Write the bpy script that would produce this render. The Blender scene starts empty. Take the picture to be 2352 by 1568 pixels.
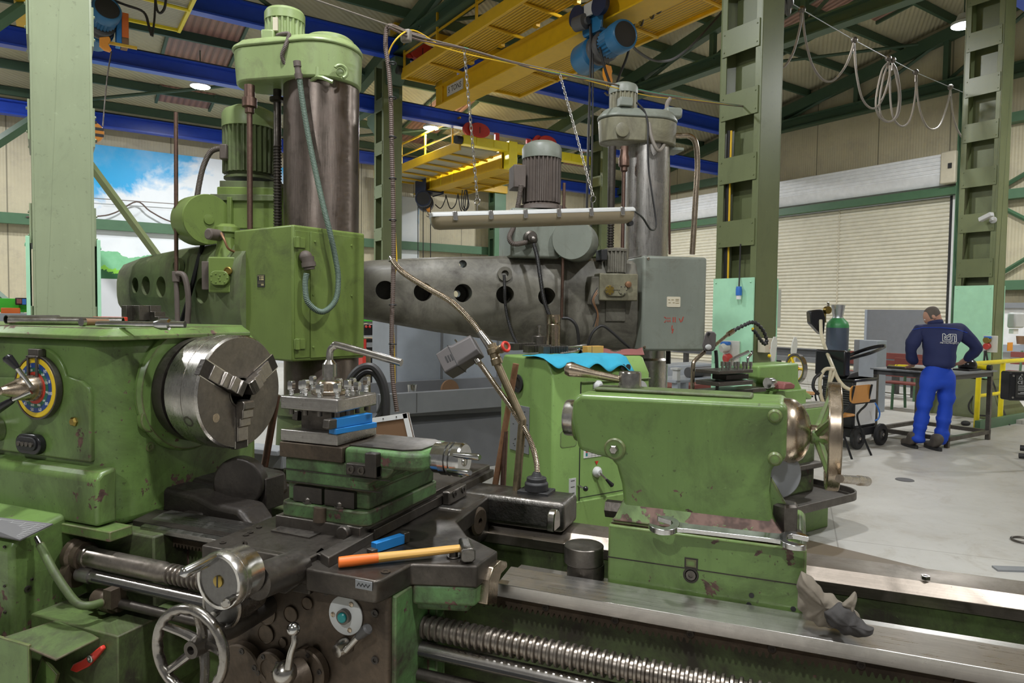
import bpy, bmesh, math, random
from mathutils import Vector, Matrix
R=math.radians; sin=math.sin; cos=math.cos; PI=math.pi
random.seed(7)
SC=bpy.context.scene; COL=SC.collection
# ------------------------------------------------------------------ camera (world axes = axes of the long lathe)
YAW=R(22.15); PITCH=R(2.4426); ROLL=R(.7047); FPX=1596.; IW,IH=2352.,1568.
cam=bpy.data.cameras.new('camera'); camo=bpy.data.objects.new('camera',cam); COL.objects.link(camo)
cam.sensor_width=36; cam.lens=FPX/IW*36; cam.clip_end=200; cam.clip_start=.05
CM=Matrix.Translation((0,0,1.6))@Matrix.Rotation(YAW,4,'Z')@Matrix.Rotation(PI/2-PITCH,4,'X')@Matrix.Rotation(ROLL,4,'Z')
camo.matrix_world=CM; SC.camera=camo
# ------------------------------------------------------------------ world, exposure
SC.view_settings.view_transform='Standard'; SC.view_settings.look='None'; SC.view_settings.gamma=1
SC.view_settings.use_curve_mapping=False; SC.view_settings.exposure=-0.25
LAMPW=380.
wd=bpy.data.worlds.new('hall_air'); SC.world=wd; wd.use_nodes=True
bg=wd.node_tree.nodes['Background']; bg.inputs[0].default_value=(1,.985,.95,1); bg.inputs[1].default_value=.20
# ------------------------------------------------------------------ frames
HM=Matrix.Rotation(YAW+R(33.8),4,'Z')        # hall axes: x along the crane rails, y across the bays
CUR=[Matrix.Identity(4)]
class frame:
    def __init__(s,m): s.m=m
    def __enter__(s): CUR.append(s.m); return s
    def __exit__(s,*a): CUR.pop()
def P(px,py,**k):
    """point of the sight line through a photo pixel on a plane x=,y=,z= of the current frame (or at depth d=)"""
    v=CM.to_3x3()@Vector(((px-IW/2)/FPX,-(py-IH/2)/FPX,-1)); o=CM.translation
    key,val=list(k.items())[0]
    inv=CUR[-1].inverted(); lo=inv@o; lv=inv.to_3x3()@v
    if key=='d': return lo+lv*val
    i='xyz'.index(key); t=(val-lo[i])/lv[i]
    return lo+lv*t
def vv(*a): return Vector(a)
# ------------------------------------------------------------------ mesh builder
def smooth_path(pts,k=6):
    pts=[Vector(p) for p in pts]
    if len(pts)<3 or k<2: return pts
    out=[]; n=len(pts)
    for i in range(n-1):
        p0=pts[max(i-1,0)];p1=pts[i];p2=pts[i+1];p3=pts[min(i+2,n-1)]
        for j in range(k):
            t=j/k;t2=t*t;t3=t2*t
            out.append(.5*((2*p1)+(p2-p0)*t+(2*p0-5*p1+4*p2-p3)*t2+(3*p1-p0-3*p2+p3)*t3))
    out.append(pts[-1]); return out
def basis(d):
    d=Vector(d).normalized(); a=Vector((0,0,1)) if abs(d.z)<.9 else Vector((1,0,0))
    x=a.cross(d).normalized(); return x,d.cross(x),d
class MB:
    def __init__(s): s.v=[]; s.f=[]; s.T=None
    def add(s,vs,fs):
        o=len(s.v)
        s.v+=[(s.T@Vector(p)) if s.T else Vector(p) for p in vs]; s.f+=[[i+o for i in f] for f in fs]; return s
    def box(s,x0,x1,y0,y1,z0,z1,m=None):
        vs=[Vector((x,y,z)) for z in(z0,z1) for y in(y0,y1) for x in(x0,x1)]
        if m: vs=[m@p for p in vs]
        return s.add(vs,[[0,2,3,1],[4,5,7,6],[0,1,5,4],[2,6,7,3],[0,4,6,2],[1,3,7,5]])
    def prism(s,poly,ax,a,b,m=None):
        n=len(poly)
        def q(p,t): return Vector((t,p[0],p[1])) if ax=='x' else Vector((p[0],t,p[1])) if ax=='y' else Vector((p[0],p[1],t))
        vs=[q(p,a) for p in poly]+[q(p,b) for p in poly]
        if m: vs=[m@p for p in vs]
        return s.add(vs,[list(range(n))[::-1],list(range(n,2*n))]+[[i,(i+1)%n,(i+1)%n+n,i+n] for i in range(n)])
    def loft(s,rings,cap=True,closed=True):
        n=len(rings[0]); vs=[p for r in rings for p in r]; fs=[]
        for k in range(len(rings)-1):
            for i in range(n if closed else n-1):
                j=(i+1)%n; fs.append([k*n+i,k*n+j,(k+1)*n+j,(k+1)*n+i])
        if cap: fs+= [list(range(n))[::-1],[(len(rings)-1)*n+i for i in range(n)]]
        return s.add(vs,fs)
    def lathe(s,prof,o,d,n=24,flat=False):
        x,y,d=basis(d); o=Vector(o)
        rings=[[o+d*t+(x*cos(2*PI*(i+.5*flat)/n)+y*sin(2*PI*(i+.5*flat)/n))*max(r,1e-5) for i in range(n)] for t,r in prof]
        return s.loft(rings)
    def cyl(s,p,q,r,r2=None,n=16):
        p=Vector(p);q=Vector(q); L=(q-p).length
        return s.lathe([(0,r),(L,r if r2 is None else r2)],p,q-p,n)
    def ring(s,c,d,r0,r1,h,n=24):
        x,y,d=basis(d); c=Vector(c); rs=[]
        for (r,t) in ((r0,0),(r1,0),(r1,h),(r0,h),(r0,0)):
            rs.append([c+d*t+(x*cos(2*PI*i/n)+y*sin(2*PI*i/n))*r for i in range(n)])
        return s.loft(rs,cap=False)
    def torus(s,c,d,Rr,r,n=28,m=10,a0=0,a1=2*PI):
        x,y,d=basis(d); c=Vector(c); full=abs(a1-a0-2*PI)<1e-6; N=n if full else n+1; rings=[]
        for i in range(N):
            a=a0+(a1-a0)*i/n; e=x*cos(a)+y*sin(a)
            rings.append([c+e*(Rr+r*cos(2*PI*j/m))+d*r*sin(2*PI*j/m) for j in range(m)])
        if full: rings.append(rings[0])
        return s.loft(rings,cap=not full)
    def tube(s,pts,r,n=8,k=6,cap=True):
        pts=smooth_path(pts,k); N=len(pts); rings=[]
        t=(pts[1]-pts[0]).normalized(); x,y,_=basis(t)
        for i in range(N):
            d=((pts[min(i+1,N-1)]-pts[max(i-1,0)])).normalized()
            x=(x-d*x.dot(d)).normalized(); y=d.cross(x)
            rr=r(i/(N-1),i) if callable(r) else r
            rings.append([pts[i]+(x*cos(2*PI*j/n)+y*sin(2*PI*j/n))*rr for j in range(n)])
        return s.loft(rings,cap)
    def hose(s,pts,r,pitch=.008,n=10):
        """corrugated conduit: radius ripples along an even resampling"""
        q=smooth_path(pts,12); L=[0]
        for a,b in zip(q,q[1:]): L.append(L[-1]+(b-a).length)
        tot=L[-1]; m=min(max(4,int(tot/pitch*2)),900); out=[]; j=0
        for i in range(m+1):
            t=tot*i/m
            while j<len(L)-2 and L[j+1]<t: j+=1
            out.append(q[j].lerp(q[j+1],(t-L[j])/max(L[j+1]-L[j],1e-9)))
        return s.tube(out,lambda t,i:r*(1. if i%2 else .86),n,1)
    def sph(s,c,r,n=16,sc=(1,1,1)):
        c=Vector(c); m=n//2; rings=[]
        for k in range(m+1):
            a=-PI/2+PI*k/m
            rings.append([c+Vector((sc[0]*r*cos(a)*cos(2*PI*i/n),sc[1]*r*cos(a)*sin(2*PI*i/n),sc[2]*r*sin(a))) for i in range(n)])
        return s.loft(rings)
    def bolt(s,p,d,r=.012,h=.012,sock=True):
        p=Vector(p); d=Vector(d).normalized()
        if sock: s.lathe([(0,r),(h,r),(h*1.05,r*.9),(h*1.05,r*.5),(h*.4,r*.48),(h*.4,.0001)],p,d,12)
        else: s.lathe([(0,r),(h*.85,r),(h,r*.82),(h,.0001)],p,d,6)
        return s
    def slot(s,p,d,r=.012,h=.006):
        return s.lathe([(0,r),(h,r*.95),(h*1.2,r*.8),(h*1.2,.0001)],p,d,14)
    def grid(s,fn,nu,nv):
        vs=[fn(i/nu,j/nv) for j in range(nv+1) for i in range(nu+1)]
        return s.add(vs,[[j*(nu+1)+i,j*(nu+1)+i+1,(j+1)*(nu+1)+i+1,(j+1)*(nu+1)+i] for j in range(nv) for i in range(nu)])
    def build(s,name,mat,parent=None,bev=0,ang=32,sub=0,solid=0,seg=2):
        me=bpy.data.meshes.new(name); o=bpy.data.objects.new(name,me); COL.objects.link(o)
        M=CUR[-1]
        if parent is not None:
            rt=parent
            while rt.parent is not None: rt=rt.parent
            inv=rt.matrix_world.inverted()@M
            # every mesh keeps its own origin at the middle of its foot
            vs=[inv@p for p in s.v]
        else: vs=[M@p for p in s.v]
        lo=[min(p[i] for p in vs) for i in range(3)]; hi=[max(p[i] for p in vs) for i in range(3)]
        org=Vector(((lo[0]+hi[0])/2,(lo[1]+hi[1])/2,lo[2]))
        me.from_pydata([p-org for p in vs],[],s.f)
        bm=bmesh.new(); bm.from_mesh(me)
        bmesh.ops.remove_doubles(bm,verts=bm.verts,dist=1e-6)
        bmesh.ops.recalc_face_normals(bm,faces=bm.faces); bm.to_mesh(me); bm.free()
        me.polygons.foreach_set('use_smooth',[True]*len(me.polygons)); me.set_sharp_from_angle(angle=R(ang))
        me.materials.append(mat)
        if parent is not None:
            o.parent=parent; off=Vector((0,0,0)); q=parent
            while q.parent is not None: off+=q.location; q=q.parent
            o.location=org-off
        else: o.location=org
        if solid:
            md=o.modifiers.new('thick','SOLIDIFY'); md.thickness=solid; md.offset=0
        if bev:
            md=o.modifiers.new('edge','BEVEL'); md.width=bev; md.segments=seg; md.limit_method='ANGLE'; md.angle_limit=R(38)
        if sub:
            md=o.modifiers.new('round','SUBSURF'); md.levels=sub; md.render_levels=sub
        return o
def tag(o,label=None,cat=None,group=None,kind=None):
    if label: o['label']=label
    if cat: o['category']=cat
    if group: o['group']=group
    if kind: o['kind']=kind
    return o
def thing(name,label,cat,loc,group=None,kind=None):
    """Empty at the foot of a thing, in the current frame; its parts are built under it"""
    o=bpy.data.objects.new(name,None); COL.objects.link(o); o.empty_display_size=.1
    M=CUR[-1]@Matrix.Translation(Vector(loc)); o.location=M.translation; o.rotation_euler=M.to_euler(); o.matrix_world=M
    return tag(o,label,cat,group,kind)
def dup(o,parent=None,M=None,label=None,group=None):
    c=o.copy(); COL.objects.link(c); c.parent=parent
    if M is not None:
        c.matrix_world=M
    for ch in o.children: dup(ch,c)
    if label: c['label']=label
    if group: c['group']=group
    return c
def text_mb(body,size,M,depth=.001,align='CENTER'):
    """lettering turned into a mesh (font curve -> mesh), placed by matrix M (text in its local xy)"""
    cu=bpy.data.curves.new('t','FONT'); cu.body=body; cu.size=size; cu.extrude=depth; cu.align_x=align; cu.align_y='CENTER'; cu.resolution_u=2
    o=bpy.data.objects.new('t',cu); COL.objects.link(o)
    dg=bpy.context.evaluated_depsgraph_get(); me=o.evaluated_get(dg).to_mesh()
    mb=MB(); mb.add([M@v.co for v in me.vertices],[list(p.vertices) for p in me.polygons])
    o.evaluated_get(dg).to_mesh_clear(); bpy.data.objects.remove(o); bpy.data.curves.remove(cu)
    return mb
def facing(o,n,up=(0,0,1)):
    """matrix whose local z is n, local y is up-ish"""
    z=Vector(n).normalized(); x=Vector(up).cross(z).normalized(); y=z.cross(x)
    m=Matrix((x,y,z)).transposed().to_4x4(); m.translation=Vector(o); return m
# ------------------------------------------------------------------ materials
MAT={}
class NT:
    def __init__(s,name):
        s.m=bpy.data.materials.new(name); s.m.use_nodes=True; s.t=s.m.node_tree; s.n=s.t.nodes
        s.b=s.n['Principled BSDF']; s.tc=s.n.new('ShaderNodeTexCoord')
    def L(s,a,b): s.t.links.new(a,b)
    def mapping(s,sc=(1,1,1),src='Object',loc=(0,0,0)):
        m=s.n.new('ShaderNodeMapping'); m.inputs['Scale'].default_value=sc; m.inputs['Location'].default_value=loc
        s.L(s.tc.outputs[src],m.inputs[0]); return m.outputs[0]
    def noise(s,scale,det=5,rough=.6,vec=None,dist=0):
        n=s.n.new('ShaderNodeTexNoise'); n.inputs['Scale'].default_value=scale; n.inputs['Detail'].default_value=det
        n.inputs['Roughness'].default_value=rough; n.inputs['Distortion'].default_value=dist
        s.L(vec or s.tc.outputs['Object'],n.inputs['Vector']); return n.outputs['Fac']
    def ramp(s,fac,a,b,ca=(0,0,0,1),cb=(1,1,1,1),mode='LINEAR'):
        r=s.n.new('ShaderNodeValToRGB'); r.color_ramp.interpolation=mode
        e=r.color_ramp.elements; e[0].position=a; e[0].color=ca; e[1].position=b; e[1].color=cb
        s.L(fac,r.inputs[0]); return r.outputs[0]
    def mix(s,fac,a,b,mode='MIX'):
        m=s.n.new('ShaderNodeMix'); m.data_type='RGBA'; m.blend_type=mode
        for i,x in((0,fac),(6,a),(7,b)):
            if hasattr(x,'is_linked') or hasattr(x,'links'): s.L(x,m.inputs[i])
            elif i==0: m.inputs[0].default_value=x
            else: m.inputs[i].default_value=(*x,1) if len(x)==3 else x
        return m.outputs[2]
    def math(s,op,a,b):
        m=s.n.new('ShaderNodeMath'); m.operation=op
        for i,x in((0,a),(1,b)):
            if isinstance(x,(int,float)): m.inputs[i].default_value=x
            else: s.L(x,m.inputs[i])
        return m.outputs[0]
    def bump(s,h,st=.2,d=.01):
        b=s.n.new('ShaderNodeBump'); b.inputs['Strength'].default_value=st; b.inputs['Distance'].default_value=d
        s.L(h,b.inputs['Height']); s.L(b.outputs[0],s.b.inputs['Normal'])
    def col(s,c):
        if hasattr(c,'links'): s.L(c,s.b.inputs['Base Color'])
        else: s.b.inputs['Base Color'].default_value=(*c,1)
    def set(s,k,v):
        if hasattr(v,'links'): s.L(v,s.b.inputs[k])
        else: s.b.inputs[k].default_value=v
def plain(name,c,rough=.5,metal=0,bump=0,bs=40):
    t=NT(name); n=t.noise(6,4)
    t.col(t.mix(t.ramp(n,.3,.75),[x*.92 for x in c],[min(1,x*1.06) for x in c])); t.set('Roughness',rough); t.set('Metallic',metal)
    if bump: t.bump(t.noise(bs,3),bump,.003)
    MAT[name]=t.m; return t.m
def paint(name,c,chip=.3,grime=.35,rough=.38,chipc=(.055,.028,.024),grimec=(.03,.026,.016),sc=1.,bump=.12,edge=0.):
    """machine enamel: colour drift, oily grime, chipped patches down to primer"""
    t=NT(name)
    v=t.noise(2.2*sc,3); base=t.mix(t.ramp(v,.3,.7),[x*.86 for x in c],[min(1,x*1.1) for x in c])
    g=t.noise(3.1*sc,9,.72,dist=.6); gm=t.ramp(g,.62-.34*grime,.80-.2*grime); gm=t.math('MULTIPLY',gm,min(1,.35+grime*.8))
    base=t.mix(gm,base,grimec)
    st=t.ramp(t.noise(5*sc,6,.65,t.mapping((4.5,4.5,.45)),.4),.50,.78); base=t.mix(t.math('MULTIPLY',st,min(.6,.12+grime*.5)),base,[x*.45+y*.5 for x,y in zip(c,grimec)])
    sp=t.ramp(t.noise(70*sc,3,.55),.655,.70); base=t.mix(t.math('MULTIPLY',sp,min(.8,.25+chip*.7)),base,[x*1.2 for x in grimec])
    lt=t.ramp(t.noise(26*sc,5,.7,dist=1.2),.63,.72); base=t.mix(t.math('MULTIPLY',lt,.22),base,[min(1,x*1.7+.03) for x in c])
    ch=t.noise(17*sc,7,.62,dist=.3); big=t.noise(2.7*sc,2)
    cm=t.math('ADD',ch,t.math('MULTIPLY',big,.5))
    th=1.03-.26*chip
    cmask=t.ramp(cm,th,th+.012)
    if edge:
        bv=t.n.new('ShaderNodeBevel'); bv.inputs['Radius'].default_value=.012; bv.samples=4
        ge=t.n.new('ShaderNodeNewGeometry'); dp=t.n.new('ShaderNodeVectorMath'); dp.operation='DOT_PRODUCT'
        t.L(bv.outputs[0],dp.inputs[0]); t.L(ge.outputs['Normal'],dp.inputs[1])
        e=t.math('SUBTRACT',1.,dp.outputs['Value']); e=t.math('MULTIPLY',e,t.math('MULTIPLY',ch,3.2*edge)); em=t.ramp(e,.06,.16)
        cmask=t.math('MAXIMUM',cmask,em)
    pc=t.mix(t.ramp(t.noise(30,2),.4,.6),chipc,[x*2.2 for x in chipc])
    t.col(t.mix(cmask,base,pc))
    rr=t.math('ADD',rough,t.math('MULTIPLY',gm,.25)); t.set('Roughness',t.math('ADD',rr,t.math('MULTIPLY',cmask,.3)))
    h=t.math('SUBTRACT',t.math('MULTIPLY',t.noise(55*sc,3),.25),cmask)
    t.bump(h,bump,.004)
    MAT[name]=t.m; return t.m
def steel(name,c=(.55,.54,.52),rough=.28,dirt=.4,dirtc=(.05,.04,.03),stretch=(1,1,1),scr=.15,metal=1.,sc=1.,cast=0.):
    """machined metal: directional scratches and oily dirt"""
    t=NT(name); vec=t.mapping(stretch)
    s1=t.noise(60*sc,4,.7,vec); d=t.noise(4*sc,8,.7,dist=.4)
    dm=t.ramp(d,.62-.34*dirt,.86-.25*dirt); dm=t.math('MULTIPLY',dm,min(1,.3+.75*dirt))
    b=t.mix(t.ramp(s1,.3,.7),[x*.84 for x in c],[min(1,x*1.1) for x in c]); m2=t.noise(13*sc,7,.7,dist=.8)
    b=t.mix(t.math('MULTIPLY',t.ramp(m2,.46,.72),.25+.45*dirt),b,[x*.55+y*.35 for x,y in zip(c,dirtc)]); sp=t.ramp(t.noise(85*sc,3),.66,.72); b=t.mix(t.math('MULTIPLY',sp,.6*dirt),b,dirtc)
    t.col(t.mix(dm,b,dirtc)); rough=t.math('ADD',rough-.07,t.math('MULTIPLY',m2,.16)); t.set('Metallic',t.math('SUBTRACT',metal,t.math('MULTIPLY',dm,.55*metal)))
    t.set('Roughness',t.math('ADD',t.math('MULTIPLY',s1,scr),t.math('ADD',t.math('SUBTRACT',rough,scr*.5),t.math('MULTIPLY',dm,.22))))
    t.bump(t.math('ADD',s1,t.math('MULTIPLY',t.noise(38*sc,5),cast)),.05+.2*min(1,cast),.002+.002*cast)
    MAT[name]=t.m; return t.m
def stripes(name,c,axis,scale,depth,rough=.5,dark=.75,c2=None,wave='SIN',metal=0,seam=None,groove=0):
    """profiled sheet: ribs along one object axis; optional panel seams"""
    t=NT(name); w=t.n.new('ShaderNodeTexWave'); w.bands_direction=axis; w.wave_profile=wave; w.inputs['Scale'].default_value=scale
    t.L(t.tc.outputs['Object'],w.inputs['Vector'])
    n=t.noise(1.1,6,.65); b=t.mix(t.ramp(n,.3,.72),[x*dark for x in c],c)
    if c2: b=t.mix(t.ramp(t.noise(2.3,7,.7),.5,.72),b,c2)
    if seam:
        sx=t.n.new('ShaderNodeTexWave'); sx.bands_direction=seam[0]; sx.wave_profile='SAW'; sx.inputs['Scale'].default_value=seam[1]
        t.L(t.tc.outputs['Object'],sx.inputs['Vector']); b=t.mix(t.ramp(sx.outputs['Fac'],.012,.02),[x*.4 for x in c],b)
    if groove: b=t.mix(t.ramp(w.outputs['Fac'],.15,.5),[x*groove for x in c],b)  # shade of the rib grooves painted into the colour, besides the bump
    t.col(b); t.set('Roughness',rough); t.set('Metallic',metal); t.bump(w.outputs['Fac'],.6,depth)
    MAT[name]=t.m; return t.m
def emit(name,c,s):
    t=NT(name); t.col(c); t.set('Emission Color',(*c,1)); t.set('Emission Strength',s); MAT[name]=t.m; return t.m
# ------------------------------------------------------------------ material library
paint('lathe_green',(.135,.225,.062),chip=.38,grime=.46,rough=.3,edge=1.,bump=.25,chipc=(.062,.034,.027))
paint('lathe_green_worn',(.135,.225,.062),chip=1.02,grime=.6,rough=.4,edge=1.,bump=.35,chipc=(.075,.045,.036),sc=.8)
paint('lathe_green_dirty',(.125,.20,.058),chip=.3,grime=.95,rough=.4,bump=.25,edge=.6)
paint('lathe_teal_green',(.115,.26,.085),chip=.44,grime=.85,rough=.4,bump=.3,edge=1.,sc=1.6)
paint('small_lathe_green',(.20,.33,.095),chip=.16,grime=.12,rough=.36,chipc=(.05,.04,.035),edge=.8)
paint('drill_green',(.15,.215,.05),chip=.03,grime=.34,rough=.42)
paint('drill_green_pale',(.27,.35,.15),chip=.05,grime=.25,rough=.4,grimec=(.10,.07,.06))
paint('drill_green_dusty',(.125,.165,.065),chip=.05,grime=.55,rough=.55,grimec=(.06,.045,.038))
paint('drill_grey',(.20,.22,.185),chip=.03,grime=.3,rough=.42,grimec=(.09,.075,.05))
paint('drill_grey_dark',(.185,.175,.14),chip=.05,grime=.6,rough=.42,grimec=(.035,.028,.022))
paint('drill_grey_olive',(.22,.21,.14),chip=.05,grime=.55,rough=.35,grimec=(.06,.045,.025))
paint('dusty_brown',(.115,.092,.078),chip=.05,grime=.4,rough=.6,grimec=(.05,.04,.035))
paint('column_green',(.30,.35,.22),chip=.02,grime=.16,rough=.3,grimec=(.09,.11,.07),sc=.5)  # column paint lightened, standing in for lamp glare on the left column
paint('column_green_dark',(.135,.16,.07),chip=.02,grime=.2,rough=.38,grimec=(.05,.06,.03),sc=.5)  # the same column paint without the lightening
plain('truss_green',(.05,.095,.055),.5)
plain('steel_green',(.075,.16,.085),.45)
plain('beam_blue',(.022,.075,.52),.33)
plain('beam_dark',(.03,.035,.05),.5)
plain('crane_yellow',(.60,.36,.006),.42)
plain('crane_yellow_bright',(.80,.66,.02),.4)
plain('rail_yellow',(.85,.70,.01),.4)
plain('red_paint',(.55,.035,.02),.45)
plain('hoist_blue',(.02,.13,.27),.38)
plain('hoist_navy',(.012,.022,.06),.35)
plain('hook_orange',(.75,.28,.015),.45)
plain('orange',(.75,.16,.02),.5)
plain('black_rubber',(.02,.02,.021),.55)
plain('black_gloss',(.012,.012,.014),.25)
plain('dark_grey',(.07,.068,.068),.5)
plain('lamp_grey',(.10,.09,.088),.5)
plain('mid_grey',(.22,.23,.24),.5)
plain('pale_grey',(.50,.51,.50),.5)
plain('white',(.78,.78,.76),.45)
plain('cable_grey',(.22,.195,.165),.6)
plain('cable_brown',(.12,.085,.07),.6)
plain('cable_black',(.022,.021,.021),.5)
plain('cable_yellow',(.75,.47,.02),.5)
plain('cable_green',(.06,.35,.20),.5)
plain('hose_teal',(.12,.17,.135),.6)
plain('hose_cream',(.62,.56,.40),.5)
plain('mint_panel',(.40,.74,.50),.5)
plain('socket_grey',(.60,.60,.54),.5)
plain('socket_blue',(.03,.16,.55),.4)
plain('socket_red',(.50,.05,.04),.4)
plain('wood_chair',(.56,.25,.055),.42)
plain('wood_box',(.58,.33,.08),.55)
plain('bench_red',(.20,.05,.04),.5)
plain('leather_red',(.25,.085,.075),.6)
plain('cloth_blue',(.025,.31,.46),.85,bump=.4,bs=50)
plain('tape_blue',(.012,.17,.46),.5)
plain('skin',(.55,.30,.21),.55)
plain('hair',(.13,.11,.095),.85)
plain('jacket_navy',(.018,.026,.10),.8)
plain('trouser_blue',(.008,.06,.50),.75)
plain('boot_brown',(.085,.072,.06),.65)
plain('ivory_plate',(.60,.55,.42),.5)
plain('stamp_red',(.45,.05,.03),.6)
plain('label_dark',(.03,.03,.028),.4)
plain('label_gold',(.45,.38,.2),.4)
plain('dial_yellow',(.78,.55,.02),.4); plain('dial_blue',(.02,.06,.24),.4); plain('dial_green',(.02,.13,.08),.4); plain('dial_red',(.50,.04,.02),.4)
plain('button_teal',(.01,.22,.22),.3)
plain('cylinder_green',(.05,.26,.09),.4); plain('cylinder_grey',(.08,.10,.14),.4)
plain('signal_green',(.06,.62,.03),.5)
plain('hazard_black',(.03,.03,.035),.5)
plain('cabinet_grey',(.30,.33,.37),.42); plain('cabinet_dark',(.16,.165,.175),.45)
plain('board_brown',(.20,.11,.055),.75); plain('brass',(.40,.29,.08),.35,1)
steel('bright_steel',(.66,.64,.61),.24,.22,sc=1.2)
steel('ground_steel',(.40,.38,.36),.28,.42,stretch=(.12,4,4),scr=.2)
steel('way_steel',(.62,.60,.57),.30,.22,stretch=(.06,5,5),scr=.22)
steel('way_brown',(.30,.26,.22),.36,.5,stretch=(.06,5,5),scr=.2)
steel('chuck_rim',(.50,.48,.45),.27,.34,stretch=(3,1,1),scr=.22)
steel('chuck_face',(.24,.215,.19),.38,.55,scr=.16)
steel('dark_steel',(.17,.155,.14),.38,.6)
steel('oily_steel',(.13,.115,.10),.34,.75,dirtc=(.022,.018,.014),cast=.5)
steel('oily_brown',(.14,.105,.075),.40,.8,dirtc=(.024,.017,.010),metal=.7,cast=.8)
steel('black_oil',(.055,.047,.04),.30,.8,dirtc=(.013,.010,.008),metal=.5,cast=1.)
steel('jaw_steel',(.36,.33,.30),.3,.4)
steel('screw_steel',(.31,.275,.24),.3,.55)
steel('chrome',(.56,.56,.555),.17,.12,scr=.08)
steel('worn_chrome',(.46,.44,.41),.22,.4)
steel('bronze_steel',(.46,.38,.29),.26,.3,stretch=(1,1,.3))
steel('column_steel',(.21,.175,.15),.30,.6,dirtc=(.07,.045,.035),stretch=(4,4,.12),scr=.25)
steel('column_steel_bright',(.52,.50,.47),.27,.42,dirtc=(.12,.08,.045),stretch=(4,4,.12),scr=.25)
steel('rod_brown',(.22,.14,.11),.38,.5,dirtc=(.06,.035,.025))
steel('rust_pipe',(.30,.16,.085),.5,.5,dirtc=(.07,.04,.03),metal=.6)
steel('galvanised',(.55,.57,.60),.4,.15)
steel('valve_brass',(.36,.29,.19),.38,.5)
steel('scraped_iron',(.20,.19,.175),.34,.5,sc=.7,cast=2.)
steel('dial_face',(.17,.165,.16),.3,.3,scr=.1)  # steel darkened in place of the dark surroundings it would mirror
steel('wheel_iron',(.33,.31,.285),.24,.45,cast=.3)
stripes('roof_sheet',(.50,.46,.31),'X',3.2,.02,.55,.8)
stripes('wall_sheet',(.60,.54,.37),'Y',8,.006,.55,.82,c2=(.45,.40,.29),seam=('Y',.31))
stripes('wall_sheet_back',(.60,.54,.37),'X',8,.006,.55,.82,c2=(.45,.40,.29),seam=('X',.31))
plain('shutter',(.72,.68,.55),.5)
plain('shutter_hood',(.84,.85,.86),.42)
stripes('skylight',(.40,.22,.17),'X',2.2,.03,.4,.6,groove=.5)
stripes('grating',(.62,.37,.006),'X',4.5,.02,.5,.8,groove=.45)
stripes('mesh_white',(.52,.50,.38),'Y',4.5,.02,.5,.8,groove=.5)
emit('led',(.85,.92,1.),60.)
# concrete
t=NT('concrete'); a=t.noise(.7,9,.65,dist=.5); b=t.noise(9,6,.7); w=t.noise(2.4,10,.75,dist=1.2)
c=t.mix(t.ramp(a,.3,.7),(.40,.385,.345),(.52,.51,.475)); c=t.mix(t.math('MULTIPLY',t.ramp(w,.52,.72),.55),c,(.30,.255,.19))
c=t.mix(t.math('MULTIPLY',t.ramp(b,.62,.72),.4),c,(.27,.24,.2))
br=t.n.new('ShaderNodeTexBrick'); br.offset=0; br.inputs['Scale'].default_value=.25; br.inputs['Mortar Size'].default_value=.0012; br.inputs['Brick Width'].default_value=1; br.inputs['Row Height'].default_value=1
t.L(t.tc.outputs['Object'],br.inputs['Vector']); c=t.mix(t.math('MULTIPLY',br.outputs['Fac'],.6),c,(.2,.18,.15))
t.col(c); t.set('Roughness',t.math('ADD',.28,t.math('MULTIPLY',b,.4))); t.bump(b,.1,.004); MAT['concrete']=t.m
# printed landscape on the far wall (a picture: sky, clouds, hills, trees, road)
t=NT('mural'); sp=t.n.new('ShaderNodeSeparateXYZ'); t.L(t.tc.outputs['Object'],sp.inputs[0]); z=sp.outputs['Z']
cl=t.noise(.42,8,.56,t.mapping((1.,1,1.1),loc=(5.1,0,.4)),.25); cl=t.math('ADD',cl,t.math('MULTIPLY',t.math('SUBTRACT',5.05,z),.10))
sky=t.mix(t.ramp(cl,.475,.545),(.015,.40,.78),(.84,.88,.90)); sky=t.mix(t.math('MULTIPLY',t.ramp(t.noise(1.3,5),.45,.7),.25),sky,(.60,.66,.72))
hz=t.math('ADD',z,t.math('MULTIPLY',t.noise(.35,6,.6),-1.3)); hill=t.mix(t.noise(5,5),(.14,.45,.20),(.30,.66,.40))
c=t.mix(t.math('LESS_THAN',hz,2.42),sky,hill)
tz=t.math('ADD',z,t.math('MULTIPLY',t.noise(3.5,4),-.5)); c=t.mix(t.math('LESS_THAN',tz,2.36),c,(.25,.60,.06)); c=t.mix(t.math('LESS_THAN',tz,2.25),c,(.02,.11,.035))
c=t.mix(t.math('LESS_THAN',z,2.33),c,(.62,.64,.66))
t.col(c); t.set('Roughness',.5); MAT['mural']=t.m
G=MAT
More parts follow.
